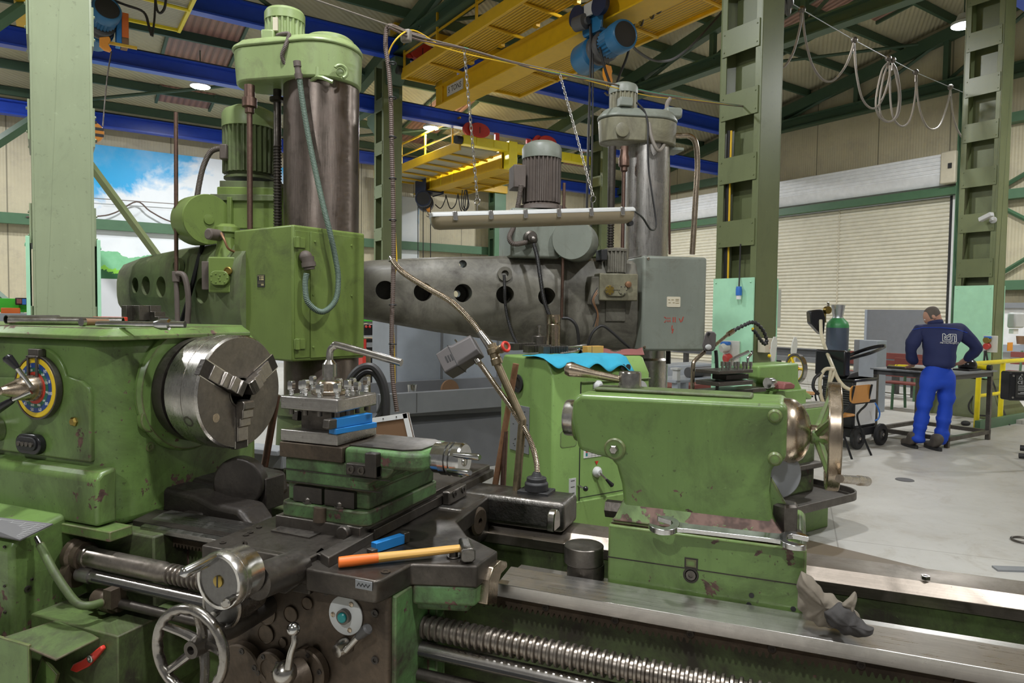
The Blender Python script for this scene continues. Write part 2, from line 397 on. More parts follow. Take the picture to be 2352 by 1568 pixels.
# ================================================================== the hall
def roofz(v): return 10.52-.187*v if v>4.9 else 10.52-.187*4.9-.187*(4.9-v)
def struct(o): o['kind']='structure'; return o
fH=frame(HM)
with fH:
    # floor, roof, walls
    struct(MB().box(-14,18.9,-9,21.2,-.2,0).build('floor',G['concrete']))
    m=MB(); a,b=-13,19
    for v0,v1 in((-8,4.9),(4.9,21.3)):
        z0,z1=roofz(v0),roofz(v1); m.add([(a,v0,z0),(b,v0,z0),(b,v1,z1),(a,v1,z1),(a,v0,z0+.1),(b,v0,z0+.1),(b,v1,z1+.1),(a,v1,z1+.1)],[[0,1,2,3],[4,5,6,7],[0,1,5,4],[1,2,6,5],[2,3,7,6],[3,0,4,7]])
    struct(m.build('ceiling',G['roof_sheet']))
    m=MB(); poly=[(-8,0),(8.3,0),(8.3,4.72),(18.4,4.72),(18.4,0),(21.2,0),(21.2,roofz(21.2)),(4.9,roofz(4.9)),(-8,roofz(-8))]
    struct(m.prism(poly,'x',18.8,18.95).build('wall_right',G['wall_sheet']))
    struct(MB().box(-13,18.9,21,21.15,0,roofz(21)).build('wall_back',G['wall_sheet_back']))
    # printed picture on the far wall and the strip beyond the column
    tag(MB().box(.35,8.05,20.9,20.95,0,5.75).build('mural',G['mural']),'large printed landscape with clouds and green hills across the far wall','mural')
    tag(MB().box(9.62,10.25,20.9,20.95,0,5.3).build('mural',G['mural']),'narrow blue sky picture strip on far wall beside the lattice column','mural')
    # girts and posts of the far wall
    struct(MB().box(-12,18.7,20.72,20.88,3.58,3.84).build('trim_1',G['steel_green']))
    def lattice(u,v,z1,name,label,mat,du=.37,dv=.60,pitch=.72,ph=.1,bat=.27,grp=None,panel=None,z0=0,soc=None):
        t=thing(name,label,'column',(u+du/2,v+dv/2,0),grp)
        for s in(0,1):
            y=v+(dv-.085)*s; w=MB()     # channel: web facing along the rail, flanges inwards
            w.box(u,u+du,y+(.0 if s==0 else .07),y+(.015 if s==0 else .085),z0,z1); w.box(u,u+.015,y,y+.085,z0,z1); w.box(u+du-.015,u+du,y,y+.085,z0,z1)
            w.build('channel',mat,t,.003)
        w=MB(); w.box(u+du/2-.01,u+du/2+.01,v+.08,v+dv-.08,z0,z1); w.build('web_plate',mat,t)
        n=int((z1-z0-ph)/pitch)
        for k in range(n+1):
            zz=z0+ph+k*pitch
            if zz+bat>z1: break
            for x in(u-.014,u+du):
                q=MB(); q.box(x,x+.014,v+.03,v+dv-.03,zz,zz+bat)
                for yy in(v+.06,v+dv-.06):
                    for z_ in(zz+.05,zz+bat-.05): q.bolt((x if x<u else x+.014,yy,z_),(-1 if x<u else 1,0,0),.009,.008,False)
                q.build('batten_plate',mat,t,.003)
        if panel:
            pz0,pz1=panel
            for x in(u-.034,u+du+.014):
                q=MB(); q.box(x,x+.02,v-.0,v+dv,pz0,pz1)
                for yy in(v+.04,v+dv-.04):
                    for z_ in(pz0+.08,(pz0+pz1)/2,pz1-.05): q.bolt((x if x<u else x+.02,yy,z_),(-1 if x<u else 1,0,0),.012,.006,False)
                q.build('cover_panel',G['mint_panel'],t,.003)
        return t
    # left column: the flat web side faces us
    u0=P(70,300,y=5.1).x; u1=P(213,300,y=5.1).x
    tL=lattice(u0,5.1,7.0,'steel_column','wide pale green steel column left of the green drill, seen flat on',G['column_green'],u1-u0,.6,.62,.12,.24,'lattice columns of the hall',panel=(0,2.02))
    uR=6.62
    tR=lattice(uR,P(1740,500,x=uR).y,6.25,'steel_column','green lattice column behind the grey drill box, with mint panel and sockets',G['column_green_dark'],.38,.57,.735,.18,.30,'lattice columns of the hall',panel=(.05,2.02))
    uF=12.6
    tF=lattice(uF,P(2290,500,x=uF).y,7.04,'steel_column','green lattice column at the right edge behind the yellow handrail',G['column_green_dark'],.38,.57,.735,.05,.30,'lattice columns of the hall',panel=(.62,2.12))
    yR=P(1740,500,x=uR).y; yF=P(2290,500,x=uF).y
    q=MB(); c0=[(uF-.33,yF-.3),(uF+.7,yF-.3),(uF+.7,yF+.85),(uF-.33,yF+.85)]; c1=[(uF-.05,yF-.02),(uF+.43,yF-.02),(uF+.43,yF+.6),(uF-.05,yF+.6)]
    q.loft([[vv(x,y,0) for x,y in c0],[vv(x,y,.05) for x,y in c0],[vv(x,y,.60) for x,y in c1]]); q.build('base_skirt',G['column_green_dark'],tF,.005)
    for nm,u,v,lb in(('steel_column',6.2,14.45,'green lattice column beyond the hanging conduit, carrying the blue rails'),('steel_column',12.55,14.45,'far lattice column just left of the grey drill steel post'),):
        lattice(u,v,7.05,nm,lb,G['column_green_dark'],.45,.5,.95,.3,.28,'lattice columns of the hall',panel=(.5,2.2) if u<7 else None)
    lattice(12.75,20.2,6.1,'steel_column','distant green lattice column on the far wall right of the hanging lamp chain',G['steel_green'],.45,.4,.95,.3,.3,'lattice columns of the hall')
    lattice(9.3,20.45,6.1,'wall_post','slim dark green post at the edge of the narrow sky strip',G['truss_green'],.12,.25,9,.3,.3)
    # consoles carrying the blue rails
    for u in(-.2,6.2,12.55):
        for (v0,v1,z) in((13.95,14.45,7.05),(14.95,15.5,6.1)):
            q=MB(); q.prism([(v0,z-.02),(v1,z-.02),(v1,z-.5 if v0>14.5 else z-.5),(v0+.4 if v0<14.5 else v0,z-.5),(v0,z-.2)] if v0<14.5 else [(v0,z-.02),(v1,z-.02),(v1,z-.2),(v0+.15,z-.5),(v0,z-.5)],'x',u+.05,u+.4)
            struct(q.build('trim_2',G['truss_green'],None,.004))
    # blue crane rails (plate girders)
    def rail(v,z0,z1,a,b,label):
        m=MB(); m.box(a,b,v-.01,v+.01,z0+.03,z1-.03); m.box(a,b,v-.11,v+.11,z0,z0+.035); m.box(a,b,v-.11,v+.11,z1-.035,z1)
        t=thing('crane_rail_beam',label,'beam',((a+b)/2,v,z0),'blue crane rail beams'); m.build('girder',G['beam_blue'],t)
        MB().box(a,b,v-.03,v+.03,z1,z1+.05).build('rail',G['beam_dark'],t)
        return t
    rail(14.22,7.06,7.46,-9,18.6,'uppermost blue rail beam crossing behind the yellow walkway crane')
    rail(15.22,6.13,6.46,-9,18.6,'middle blue rail beam with the red crane wheels on it')
    rail(20.45,6.10,6.44,-9,18.6,'lowest and farthest blue rail beam above the landscape picture')
    rail(5.35,7.06,7.46,11.9,18.6,'short end of blue rail beam above the far right column')
    # roof frames across the bays
    for k,u in enumerate((.1,6.45,12.72,18.62)):
        t=thing('roof_truss',['dark green roof truss nearest the left edge','dark green roof truss above the yellow walkway crane','dark green roof truss passing behind the right lattice column','green roof truss against the end wall above the roller door'][k],'truss',(u,13,6.6),'roof trusses')
        m=MB(); m.box(u-.13,u+.13,-5,14.4,7.14,7.18); m.box(u-.012,u+.012,-5,14.4,7.18,7.42); m.box(u-.13,u+.13,-5,14.4,7.42,7.46); m.build('bottom_chord',G['truss_green'],t)
        m=MB()
        for (va,vb) in((-5,4.9),(4.9,21)):
            m.prism([(va,roofz(va)-.5),(vb,roofz(vb)-.5),(vb,roofz(vb)-.2),(va,roofz(va)-.2)],'x',u-.1,u+.1)
        m.build('top_chord',G['truss_green'],t)
        for j in range(7):
            v=13.2-j*2.3
            MB().box(u-.06,u+.06,v-.06,v+.06,7.4,roofz(v)-.3).build('post',G['truss_green'],t)
            if j<6: MB().tube([vv(u,v,7.42),vv(u,v-2.2,roofz(v-2.2)-.4)],.05,4).build('diagonal',G['truss_green'],t)
        MB().box(u-.1,u+.1,14.4,20.9,6.3 if u<18 else 5.9,6.5 if u<18 else 6.15).build('tie_beam',G['truss_green'],t)
    # purlins: one long section each
    for k in range(13):
        v=20.3-k*1.32; z=roofz(v)
        struct(MB().box(-12,18.7,v-.04,v+.04,z-.2,z-.01).build('trim_3',G['truss_green']))
    # wind braces in the roof
    for (u,v,u2,v2) in((.3,20,6.2,16),(6.4,20,12.5,16),(6.4,16,.3,12),(12.8,13.5,18.4,9.2),(18.4,13.5,12.9,9.2),(12.8,9,18.4,5.2),(6.6,13.6,12.5,9.3)):
        struct(MB().tube([vv(u,v,roofz(v)-.32),vv(u2,v2,roofz(v2)-.32)],.04,6).build('trim_4',G['truss_green']))
    # brownish roof lights
    def skylight(px0,px1,pz0,pz1,lb):
        pass
    for (u0,u1,v0,v1,lb) in((2.35,3.6,18.9,19.75,'brown ribbed roof light beside the left lamp'),(2.2,3.6,14.9,18.2,'brown ribbed roof light above the left lamp, under the blue beams'),(8.7,9.9,16.6,19.8,'brown ribbed roof light behind the white lamp over the walkway'),(15.0,16.4,17.0,19.6,'far brown ribbed roof light right of the grey motor'),(14.4,15.9,9.0,12.2,'brown ribbed roof light left of the right lattice column'),(15.4,16.8,7.0,9.4,'brown ribbed roof light right of the right lattice column')):
        m=MB(); m.add([(u0,v0,roofz(v0)-.03),(u1,v0,roofz(v0)-.03),(u1,v1,roofz(v1)-.03),(u0,v1,roofz(v1)-.03),(u0,v0,roofz(v0)-.005),(u1,v0,roofz(v0)-.005),(u1,v1,roofz(v1)-.005),(u0,v1,roofz(v1)-.005)],[[0,1,2,3],[4,5,6,7],[0,1,5,4],[1,2,6,5],[2,3,7,6],[3,0,4,7]])
        t=thing('roof_light',lb,'roof light',((u0+u1)/2,(v0+v1)/2,roofz(v1)-.1),'brown roof lights'); m.build('sheet',G['skylight'],t)
        f=MB()
        for u in(u0,u1): f.prism([(v0,roofz(v0)-.1),(v1,roofz(v1)-.1),(v1,roofz(v1)-.03),(v0,roofz(v0)-.03)],'x',u-.03,u+.03)
        f.build('frame',G['truss_green'],t)
    # roller door in the end wall
    d=thing('door_1','cream roller shutter door with white hood, right wall','door',(18.6,13.3,0),kind='structure')
    pz=[]
    for k in range(46):
        z=k*.1; pz+=[(18.70,z),(18.675,z+.012),(18.662,z+.045),(18.672,z+.082),(18.70,z+.094)]
    MB().prism([(18.76,0)]+pz+[(18.76,4.6)],'y',8.36,18.2).build('curtain',G['shutter'],d,ang=60)
    hp=[(18.78,5.62),(18.37,5.61)]
    for k in range(5):
        z=5.60-k*.094; hp+=[(18.35,z),(18.35,z-.06),(18.375,z-.068),(18.375,z-.086)]
    m=MB(); m.prism(hp+[(18.36,5.12),(18.40,5.05),(18.42,4.98),(18.5,4.86),(18.78,4.86)],'y',8.47,18.4); m.build('hood',G['shutter_hood'],d,ang=25)
    MB().box(18.2,18.78,8.12,8.47,4.85,5.62).build('hood_end',G['ivory_plate'],d,.03)
    MB().box(18.17,18.2,8.2,8.28,5.2,5.32).build('motor_switch',G['black_rubber'],d)
    MB().box(18.6,18.68,8.16,8.33,0,4.75).build('guide_rail',G['white'],d,.004)
    MB().box(18.62,18.72,8.33,8.40,0,4.6).build('guide_slot',G['black_rubber'],d)
    for v in(11.3,14.6): MB().box(18.655,18.68,v,v+.03,0,4.6).build('wind_lock',G['ivory_plate'],d)
    struct(MB().box(18.4,18.62,8.0,18.3,4.60,4.80).build('trim_5',G['steel_green'],None,.004))
    m=MB(); m.box(18.3,18.75,7.82,7.84,0,7.2); m.box(18.3,18.32,7.72,8.12,0,7.2); m.box(18.73,18.75,7.72,8.12,0,7.2); m.box(18.3,18.34,7.8,8.14,0,7.2)
    struct(m.build('trim_6',G['steel_green']))
    for z in(2.25,4.35,6.1): struct(MB().box(18.5,18.76,-6,7.8,z,z+.22).build('trim_7',G['steel_green']))
    for (z0,z1) in((2.4,4.4),(4.4,2.4),(4.5,6.1)): struct(MB().tube([vv(18.66,7.6,z0),vv(18.66,4.6,z1)],.05,4).build('trim_8',G['steel_green']))
    # lamps
    def lamp(p,lb,pw):
        t=thing('high_bay_lamp',lb,'lamp',p,'round white hall lamps')
        x,y,z=p
        MB().lathe([(0,.21),(.05,.21),(.09,.14),(.2,.10),(.2,.0001)],(x,y,z+.012),(0,0,1),24).build('housing',G['pale_grey'],t)
        MB().lathe([(0,.0001),(0,.195),(.012,.195),(.012,.0001)],(x,y,z),(0,0,1),24).build('diffuser',G['led'],t)
        rz=roofz(y)
        MB().cyl((x,y,z+.2),(x,y,rz-.15),.012,n=6).build('drop_rod',G['truss_green'],t)
        l=bpy.data.lights.new('lamp_light','AREA'); l.shape='DISK'; l.size=.4; l.energy=pw; l.color=(.98,.99,1.); l.spread=PI
        lo=bpy.data.objects.new('lamp_light',l); COL.objects.link(lo); lo.parent=t; lo.location=(0,0,-.03)
        return t
    LP=[(P(460,200,z=6.45),'round white lamp under the left blue beams'),(P(990,295,z=6.45),'round white lamp just above the far yellow walkway'),(P(1362,357,z=6.45),'round white lamp left of the grey drill head'),(P(2214,60,z=6.9),'bright white lamp high at the right, near the end wall')]
    for p,lb in LP: lamp(tuple(p),lb,LAMPW)
    for (u,v) in((.5,2.4),(-4,-2),(2.6,-1.8),(8.4,-1.5),(14.6,.6),(8.4,7.6),(1.9,7.6),(-4.5,7.6),(-3,17.2)):
        lamp((u,v,7.0),'round white lamp out of the picture',LAMPW)
# ================================================================== the long lathe in front
def arc(cx,cy,r,a0,a1,n=8): return [(cx+r*cos(R(a0+(a1-a0)*i/n)),cy+r*sin(R(a0+(a1-a0)*i/n))) for i in range(n+1)]
def rrect(x0,x1,y0,y1,r,n=5): return arc(x1-r,y1-r,r,0,90,n)+arc(x0+r,y1-r,r,90,180,n)+arc(x0+r,y0+r,r,180,270,n)+arc(x1-r,y0+r,r,270,360,n)
def on(px,py,off=0.,**k):
    p=P(px,py,**k); return p
LA=thing('lathe','long green engine lathe in front with three-jaw chuck, tool post and tailstock','lathe',(-.9,2.0,0))
lg,ld,lt=G['lathe_green'],G['lathe_green_dirty'],G['lathe_teal_green']
# ---- bed
m=MB(); m.box(-2.0,2.2,1.80,1.86,.42,.80); m.box(-2.0,2.2,2.21,2.33,.25,.80); m.box(-2.0,2.2,1.80,2.33,.22,.46)
m.box(-3.3,-1.95,1.66,2.33,.0,.84); m.box(1.0,2.2,1.7,2.33,0,.42); m.box(-1.1,-.4,1.75,2.33,0,.3)
for u in(-1.05,-.35,.35,1.05): m.box(u,u+.07,1.86,2.21,.45,.72)
BED=m.build('bed',ld,LA,.006)
prof=[(1.72,.822),(1.72,.858),(1.816,.872),(1.823,.870),(1.825,.852),(1.90,.850),(1.90,.80)]
MB().prism(prof,'x',-.735,2.2).build('front_way',G['way_steel'],BED,.001,ang=12,seg=1)
MB().prism(prof[:-3]+[(1.825,.84),(1.86,.84),(1.86,.79)],'x',-2.12,-1.66).build('front_way',G['black_oil'],BED,.0015)
m=MB(); m.prism([(1.70,.835),(1.70,.85),(1.79,.873),(1.83,.873),(1.83,.85)],'x',-2.06,-1.67); m.build('way_cover_strip',G['ground_steel'],BED,.001,ang=12,seg=1)
MB().prism([(2.205,.79),(2.205,.822),(2.238,.852),(2.27,.856),(2.345,.856),(2.345,.79)],'x',-1.1,2.2).build('rear_way',G['way_brown'],BED,.001,ang=12,seg=1)
MB().prism([(2.205,.79),(2.205,.822),(2.238,.852),(2.345,.856),(2.345,.79)],'x',-1.62,-1.45).build('rear_way',G['black_oil'],BED,.0015)
m=MB(); u=-2.0; poly=[(-2.0,.822)]
while u<1.6: poly+= [(u,.795),(u+.004,.783),(u+.008,.783),(u+.012,.795)]; u+=.0155
poly+=[(1.6,.822)]
m.prism(poly[::-1],'y',1.738,1.80); rk=m.build('gear_rack',G['oily_brown'],BED)
for i in range(11):
    MB().bolt((-.6+i*.19,1.738,.808),(0,-1,0),.010,.004).build('rack_screw',G['oily_steel'],rk)
# trough floor with swarf-blackened oil, gap bridge left of the saddle
m=MB(); m.box(-2.0,-1.5,1.86,2.2,.62,.66); m.box(-2.02,-1.94,1.80,2.33,.5,.87); m.prism([(1.87,.66),(1.95,.66),(1.90,.84),(1.87,.84)],'x',-2.0,-1.5)
m.build('gap_trough',G['black_oil'],BED,.01)
m=MB(); m.prism([(-2.18,.84),(-1.72,.84),(-1.78,.90),(-1.9,.905),(-1.98,.93),(-2.06,.935),(-2.18,.94)],'y',1.86,1.99); m.prism([(-2.18,.84),(-1.92,.84),(-1.94,.93),(-2.18,.95)],'y',1.99,2.3)
m.build('bearing_bracket',G['black_oil'],BED,.02,seg=4)
m=MB(); m.lathe([(0,.095),(.05,.095),(.055,.09),(.055,.0001)],(-1.905,2.02,.955),(.35,-1,0),28); m.box(-1.98,-1.80,2.02,2.12,.85,.97); m.build('gear_cover',G['black_oil'],BED,.004)
# ---- lead screw, feed shaft, control rod
m=MB(); pr=[(0,.0001),(0,.037),(.03,.037),(.032,.033),(.36,.033),(.365,.031)]; x=.39
while x<3.9: pr+= [(x,.0285),(x+.002,.0315),(x+.0075,.0318),(x+.0095,.029),(x+.0105,.0245),(x+.0175,.0245)]; x+=.0195
pr+=[(x,.0001)]
LS=m.lathe(pr,(-2.20,1.60,.760),(1,0,0),20).build('lead_screw',G['screw_steel'],LA,ang=30)
MB().lathe([(0,.0001),(0,.055),(.02,.055),(.03,.047),(.055,.047),(.055,.0001)],(-2.245,1.60,.760),(1,0,0),24).build('collar',G['oily_brown'],LS)
m=MB(); m.lathe([(0,.0001),(0,.026),(.06,.026),(.062,.0205),(3.6,.0205),(3.6,.0001)],(-2.2,1.585,.705),(1,0,0),20)
FS=m.build('feed_shaft',G['ground_steel'],LA)
MB().box(-2.12,1.4,1.563,1.568,.700,.708).build('keyway',G['black_rubber'],FS)
m=MB(); m.lathe([(0,.0001),(0,.048),(.03,.048),(.03,.0001)],(-2.24,1.585,.705),(1,0,0),20); m.build('collar',G['oily_brown'],FS)
CR=MB().cyl((-2.05,1.57,.645),(1.5,1.57,.645),.0155,n=14).build('control_rod',G['oily_steel'],LA)
m=MB(); m.lathe([(0,.0001),(0,.03),(.05,.03),(.05,.036),(.09,.036),(.09,.028),(.11,.028),(.11,.0001)],(-2.10,1.57,.645),(1,0,0),18); m.box(-2.02,-1.985,1.53,1.585,.64,.70)
m.build('lever_hub',G['oily_brown'],CR)
y=1.46; q=[P(92,1250,y=1.47),P(120,1305,y=1.46),P(150,1352,y=1.46),P(178,1385,y=1.47),P(205,1390,y=1.49),P(235,1383,y=1.53)]
hv=MB().tube(q,.0125,12,8).build('bent_lever',ld,CR)
MB().cyl(q[0],q[0]+(q[0]-q[1]).normalized()*.03,.009,.0075).build('lever_tip',G['worn_chrome'],hv)
# ---- headstock
HS=None
m=MB(); pl=[(-3.3,2.34),(-3.3,1.64)]+arc(-2.24,1.75,.11,-90,0,7)+[(-2.13,2.34)]
m.prism(pl,'z',.84,1.492); HS=m.build('headstock',lg,LA,.03,seg=4)
m=MB(); m.prism([(1.585,.872),(1.585,1.030),(1.605,1.050),(1.66,1.060),(1.66,.872)],'x',-3.3,-2.115); m.build('lower_front',lg,HS,.012,seg=3)
m=MB(); m.prism([(1.575,.835),(1.575,.868),(1.66,.868),(1.66,.835)],'x',-3.3,-2.045); m.build('bed_flange',lg,HS,.003)
cov=[(-3.3,1.612),(-2.13,1.612),(-2.085,1.66),(-2.085,2.25),(-2.16,2.33),(-3.3,2.33)]
cov2=[(-3.3,1.64),(-2.145,1.64),(-2.115,1.675),(-2.115,2.24),(-2.175,2.30),(-3.3,2.30)]
m=MB(); m.loft([[vv(x,y,1.488) for x,y in cov],[vv(x,y,1.502) for x,y in cov],[vv(x,y,1.526) for x,y in cov2],[vv(x,y,1.53) for x,y in cov2]]); m.build('top_cover',lg,HS,.004)
# raised pad behind the speed dial, oil pad outline on the right
DC=P(103,888,y=1.64); ux,uz=DC.x,DC.z
pd=[P(x,y_,y=1.64) for x,y_ in((-160,868),(40,866))]; pd=[(-3.29,pd[0].z)]+[(q.x,q.z) for q in pd[1:]]+arc(ux,uz+.012,.126,165,15,16)[0:]+[(P(x,y_,y=1.64).x,P(x,y_,y=1.64).z) for x,y_ in((172,868),(192,874),(207,888),(212,908))]+[(P(213,1000,y=1.64).x,1.07),(-3.29,1.07)]
m=MB(); m.prism(pd[::-1],'y',1.630,1.66); m.build('front_pad',lg,HS,.007,seg=3)
dl=MB().lathe([(0,.0001),(0,.106),(.018,.106),(.022,.102),(.022,.0001)],(ux,1.628,uz),(0,-1,0),40).build('speed_dial',G['dial_yellow'],HS)
for r,mt,h in((.087,'dial_blue',.0225),(.070,'dial_green',.023),(.056,'dial_red',.0235)):
    MB().lathe([(0,.0001),(h,.0001+r),(h+.0002,.0001)],(ux,1.628,uz),(0,-1,0),40).build('speed_ring',G[mt],dl)
MB().ring((ux,1.626,uz),(0,-1,0),.106,.112,.02,40).build('dial_rim',G['dark_steel'],dl)
for i in range(12):
    a=R(18+i*30); c=vv(ux+.079*cos(a),1.6052,uz+.079*sin(a))
    text_mb('%d'%[8,10,12,16,20,25,32,40,50,63,80,100][i],.016,facing(c,(0,-1,0)),.0003).build('dial_number',G['white'],dl)
    c=vv(ux+.063*cos(a),1.6047,uz+.063*sin(a))
    text_mb('%d'%[125,160,200,250,315,400,500,630,800,980,64,96][i],.012,facing(c,(0,-1,0)),.0003).build('dial_number',G['white'],dl)
m=MB(); m.box(ux-.026,ux+.026,1.600,1.628,uz+.108,uz+.135); m.box(ux-.026,ux-.018,1.594,1.602,uz+.03,uz+.112); m.box(ux+.018,ux+.026,1.594,1.602,uz+.03,uz+.112); m.box(ux-.03,ux+.03,1.594,1.60,uz+.105,uz+.112)
m.build('dial_pointer',G['dark_steel'],dl,.002)
hb=MB().lathe([(0,.046),(.01,.046),(.055,.038),(.06,.034),(.115,.013),(.118,.0001)],(ux,1.606,uz),(0,-1,0),28).build('hub_cone',G['bronze_steel'],dl)
for (a,b,c) in(((72,888),(40,845),(14,818)),((72,900),(30,918),(-20,948))):
    p0,p1,p2=P(a[0],a[1],y=1.56),P(b[0],b[1],y=1.53),P(c[0],c[1],y=1.51)
    l=MB().cyl(p0,p1,.0075).build('lever',G['chrome'],dl); d=(p2-p1).normalized()
    MB().lathe([(0,.009),(.01,.0115),((p2-p1).length*.85,.0165),((p2-p1).length,.013),((p2-p1).length,.0001)],p1,d,16).build('grip',G['black_gloss'],l)
c=P(77,1018,y=1.628); m=MB(); m.prism([(c.x+x,c.z+z) for x,z in arc(.03,0,.036,-90,90,8)+arc(-.03,0,.036,90,270,8)],'y',1.606,1.63); bp=m.build('button_station',G['black_gloss'],HS,.004)
m=MB(); m.prism([(c.x+x,c.z+z) for x,z in arc(.026,.003,.024,-90,90,8)+arc(-.026,.003,.024,90,270,8)],'y',1.600,1.607); m.build('button_frame',G['black_rubber'],bp,.002)
for i in range(4): MB().lathe([(0,.0085),(.006,.0085),(.007,.007),(.007,.0001)],(c.x-.033+i*.022,1.600,c.z+.003),(0,-1,0),14).build('push_button',G['dark_steel'],bp)
c=P(178,967,y=1.64); MB().lathe([(0,.022),(.004,.022),(.004,.017),(.016,.017),(.022,.012),(.022,.0001)],(c.x,1.64,c.z),(0,-1,0),6).build('oil_plug',G['brass'],HS)
c=P(-5,985,y=1.628); MB().lathe([(0,.046),(.05,.044),(.075,.044),(.08,.04),(.08,.0001)],(c.x,1.628,c.z),(0,-1,0),24).build('gear_knob',G['worn_chrome'],HS)
MB().cyl((c.x-.02,1.56,c.z+.03),(c.x-.02,1.55,c.z+.16),.009).build('gear_lever',G['dark_steel'],HS)
# right face: boss, flange, side plate, plugs
SV,SZ=1.976,1.295
MB().lathe([(0,.235),(.02,.235),(.035,.225),(.035,.0001)],(-2.14,SV,SZ),(1,0,0),48).build('spindle_boss',lg,HS)
c=P(347,960,x=-2.12); MB().lathe([(0,.05),(.022,.05),(.025,.046),(.025,.0001)],(-2.132,c.y,c.z),(1,0,0),24).build('side_plate',lg,HS)
c=P(344,1026,x=-2.13); MB().lathe([(0,.017),(.004,.017),(.005,.008),(.003,.008),(.003,.0001)],(-2.131,c.y,c.z),(1,0,0),16).build('plug',lg,HS)
# chuck
m=MB(); m.lathe([(-.085,.0001),(-.085,.188),(-.06,.195),(-.03,.195),(-.03,.175),(0,.175),(0,.0001)],(-2.02,SV,SZ),(1,0,0),56)
FL=m.build('back_flange',G['oily_steel'],LA)
def chuck_body():
    m=MB(); n=72; x0,x1=-2.035,-1.875; r=.207
    m.lathe([(0,.06),(0,.196),(.006,.200),(.05,.200),(.051,.207),(.088,.207),(.0885,.2055),(.0915,.2055),(.092,.207),(.152,.207),(.16,.2005),(.16,.055),(.10,.055),(.10,.0001)],(x0,SV,SZ),(1,0,0),n)
    return m
CH=chuck_body().build('chuck',G['chuck_rim'],LA,ang=28)
m=MB(); m.lathe([(0,.055),(0,.1995),(.001,.1995),(.001,.055),(0,.055)],(-1.8752,SV,SZ),(1,0,0),72)
MB().ring((-1.875,SV,SZ),(1,0,0),.056,.1995,.0012,72).build('chuck_face',G['chuck_face'],CH)
MB().ring((-1.8745,SV,SZ),(1,0,0),.052,.058,.003,40).build('bore_edge',G['dark_steel'],CH)
MB().lathe([(0,.0001),(0,.0545)],(-1.93,SV,SZ),(1,0,0),40).build('bore',G['black_rubber'],CH)
for k,a in enumerate((150,30,-90)):
    e=vv(0,cos(R(a)),sin(R(a))); t=vv(0,-sin(R(a)),cos(R(a))); O=vv(-1.875,SV,SZ)
    T=Matrix((vv(1,0,0),e,t)).transposed().to_4x4(); T.translation=O      # local: x out of the face, y radial, z across
    g=MB(); g.T=T; g.box(-.02,.0018,.045,.2085,-.029,.029); g.build('jaw_slot',G['black_oil'],CH)
    g=MB(); g.T=T; g.box(-.001,.0022,.09,.2045,-.0325,-.029); g.build('slot_edge',G['bright_steel'],CH)
    g=MB(); g.T=T; g.box(-.001,.0022,.09,.2045,.029,.0325); g.build('slot_edge',G['bright_steel'],CH)
    r0=.018 if k!=2 else .03
    pf=[(-.01,r0),(.034,r0),(.040,r0+.008),(.040,r0+.030),(.034,r0+.034),(.034,r0+.064),(.022,r0+.066),(.022,r0+.095),(.010,r0+.098),(.010,r0+.150),(-.01,r0+.150)]
    g=MB(); g.T=T; g.prism(pf,'z',-.0265,.0265); j=g.build('jaw',G['dark_steel'] if 0 else G['jaw_steel'],CH,.0022)
    g=MB(); g.T=T
    for i in range(5): g.box(.0405,.0415,r0+.008+i*.0045,r0+.0105+i*.0045,-.0235,.0235)
    g.build('jaw_serration',G['dark_steel'],CH)
c=P(429,970,x=-1.95); 
for a in(205,325,85):
    e=vv(0,cos(R(a)),sin(R(a))); p=vv(-1.93,SV,SZ)+e*.206
    MB().lathe([(0,.021),(.0015,.021),(.0015,.014),(-.012,.012),(-.012,.0001)],p,e,18).build('key_socket',G['dark_steel'],CH)
MB().lathe([(0,.016),(.0016,.016),(.0016,.0001)],(-1.8745,SV-.12,SZ-.08),(1,0,0),24).build('face_plug',G['bronze_steel'],CH)
# ---- gearbox at the left, chart plate, chip cover with red handle
m=MB(); m.prism([(1.41,.53),(1.41,.835),(1.43,.86),(1.60,.90),(1.70,.90),(1.70,.53)],'x',-3.3,-2.275); GB=m.build('feed_gearbox',lg,LA,.018,seg=3)
a,b,c_,d_=[P(*q,z=z)for q,z in(((-120,1176),.905),((122,1205),.905),((46,1242),.868),((-120,1212),.868))]
m=MB(); up=vv(0,-.15,1)*.004; m.add([a+up,b+up,c_+up,d_+up,a,b,c_,d_],[[0,1,2,3],[4,5,6,7],[0,1,5,4],[1,2,6,5],[2,3,7,6],[3,0,4,7]]); pl=m.build('chart_plate',G['dark_grey'],GB)
m=MB()
for i in range(9):
    f0=.12+i*.095; p=a.lerp(d_,f0)+up*1.3; q=b.lerp(c_,f0)+up*1.3; p=p.lerp(q,.28); q=p.lerp(q,.96); w=(d_-a).normalized()*.0009
    m.add([p,q,q+w,p+w],[[0,1,2,3]])
for i in range(6):
    f0=.3+i*.12; p=a.lerp(b,f0).lerp(d_.lerp(c_,f0),.1)+up*1.3; q=a.lerp(b,f0).lerp(d_.lerp(c_,f0),.92)+up*1.3; w=vv(.0009,0,0); m.add([p,q,q+w,p+w],[[0,1,2,3]])
m.build('chart_lines',G['pale_grey'],pl)
for px,py,r in((63,1352,.018),(72,1330,.008),(12,1255,.008),(12,1345,.007),(13,1405,.008)):
    c=P(px,py,y=1.41) if px<40 else P(px,py,x=-2.275); n=(0,-1,0) if px<40 else (1,0,0)
    MB().bolt(c,n,r*.6,.005).build('cap_screw',G['oily_steel'],GB)
m=MB(); m.prism([(-2.32,.60),(-1.88,.60),(-1.88,.35),(-2.05,.16),(-2.32,.16)],'y',1.47,1.80); CC=m.build('chip_cover',ld,LA,.004)
q=[P(-160,1448,z=.60),P(63,1480,z=.60),P(63,1480,z=.60)]
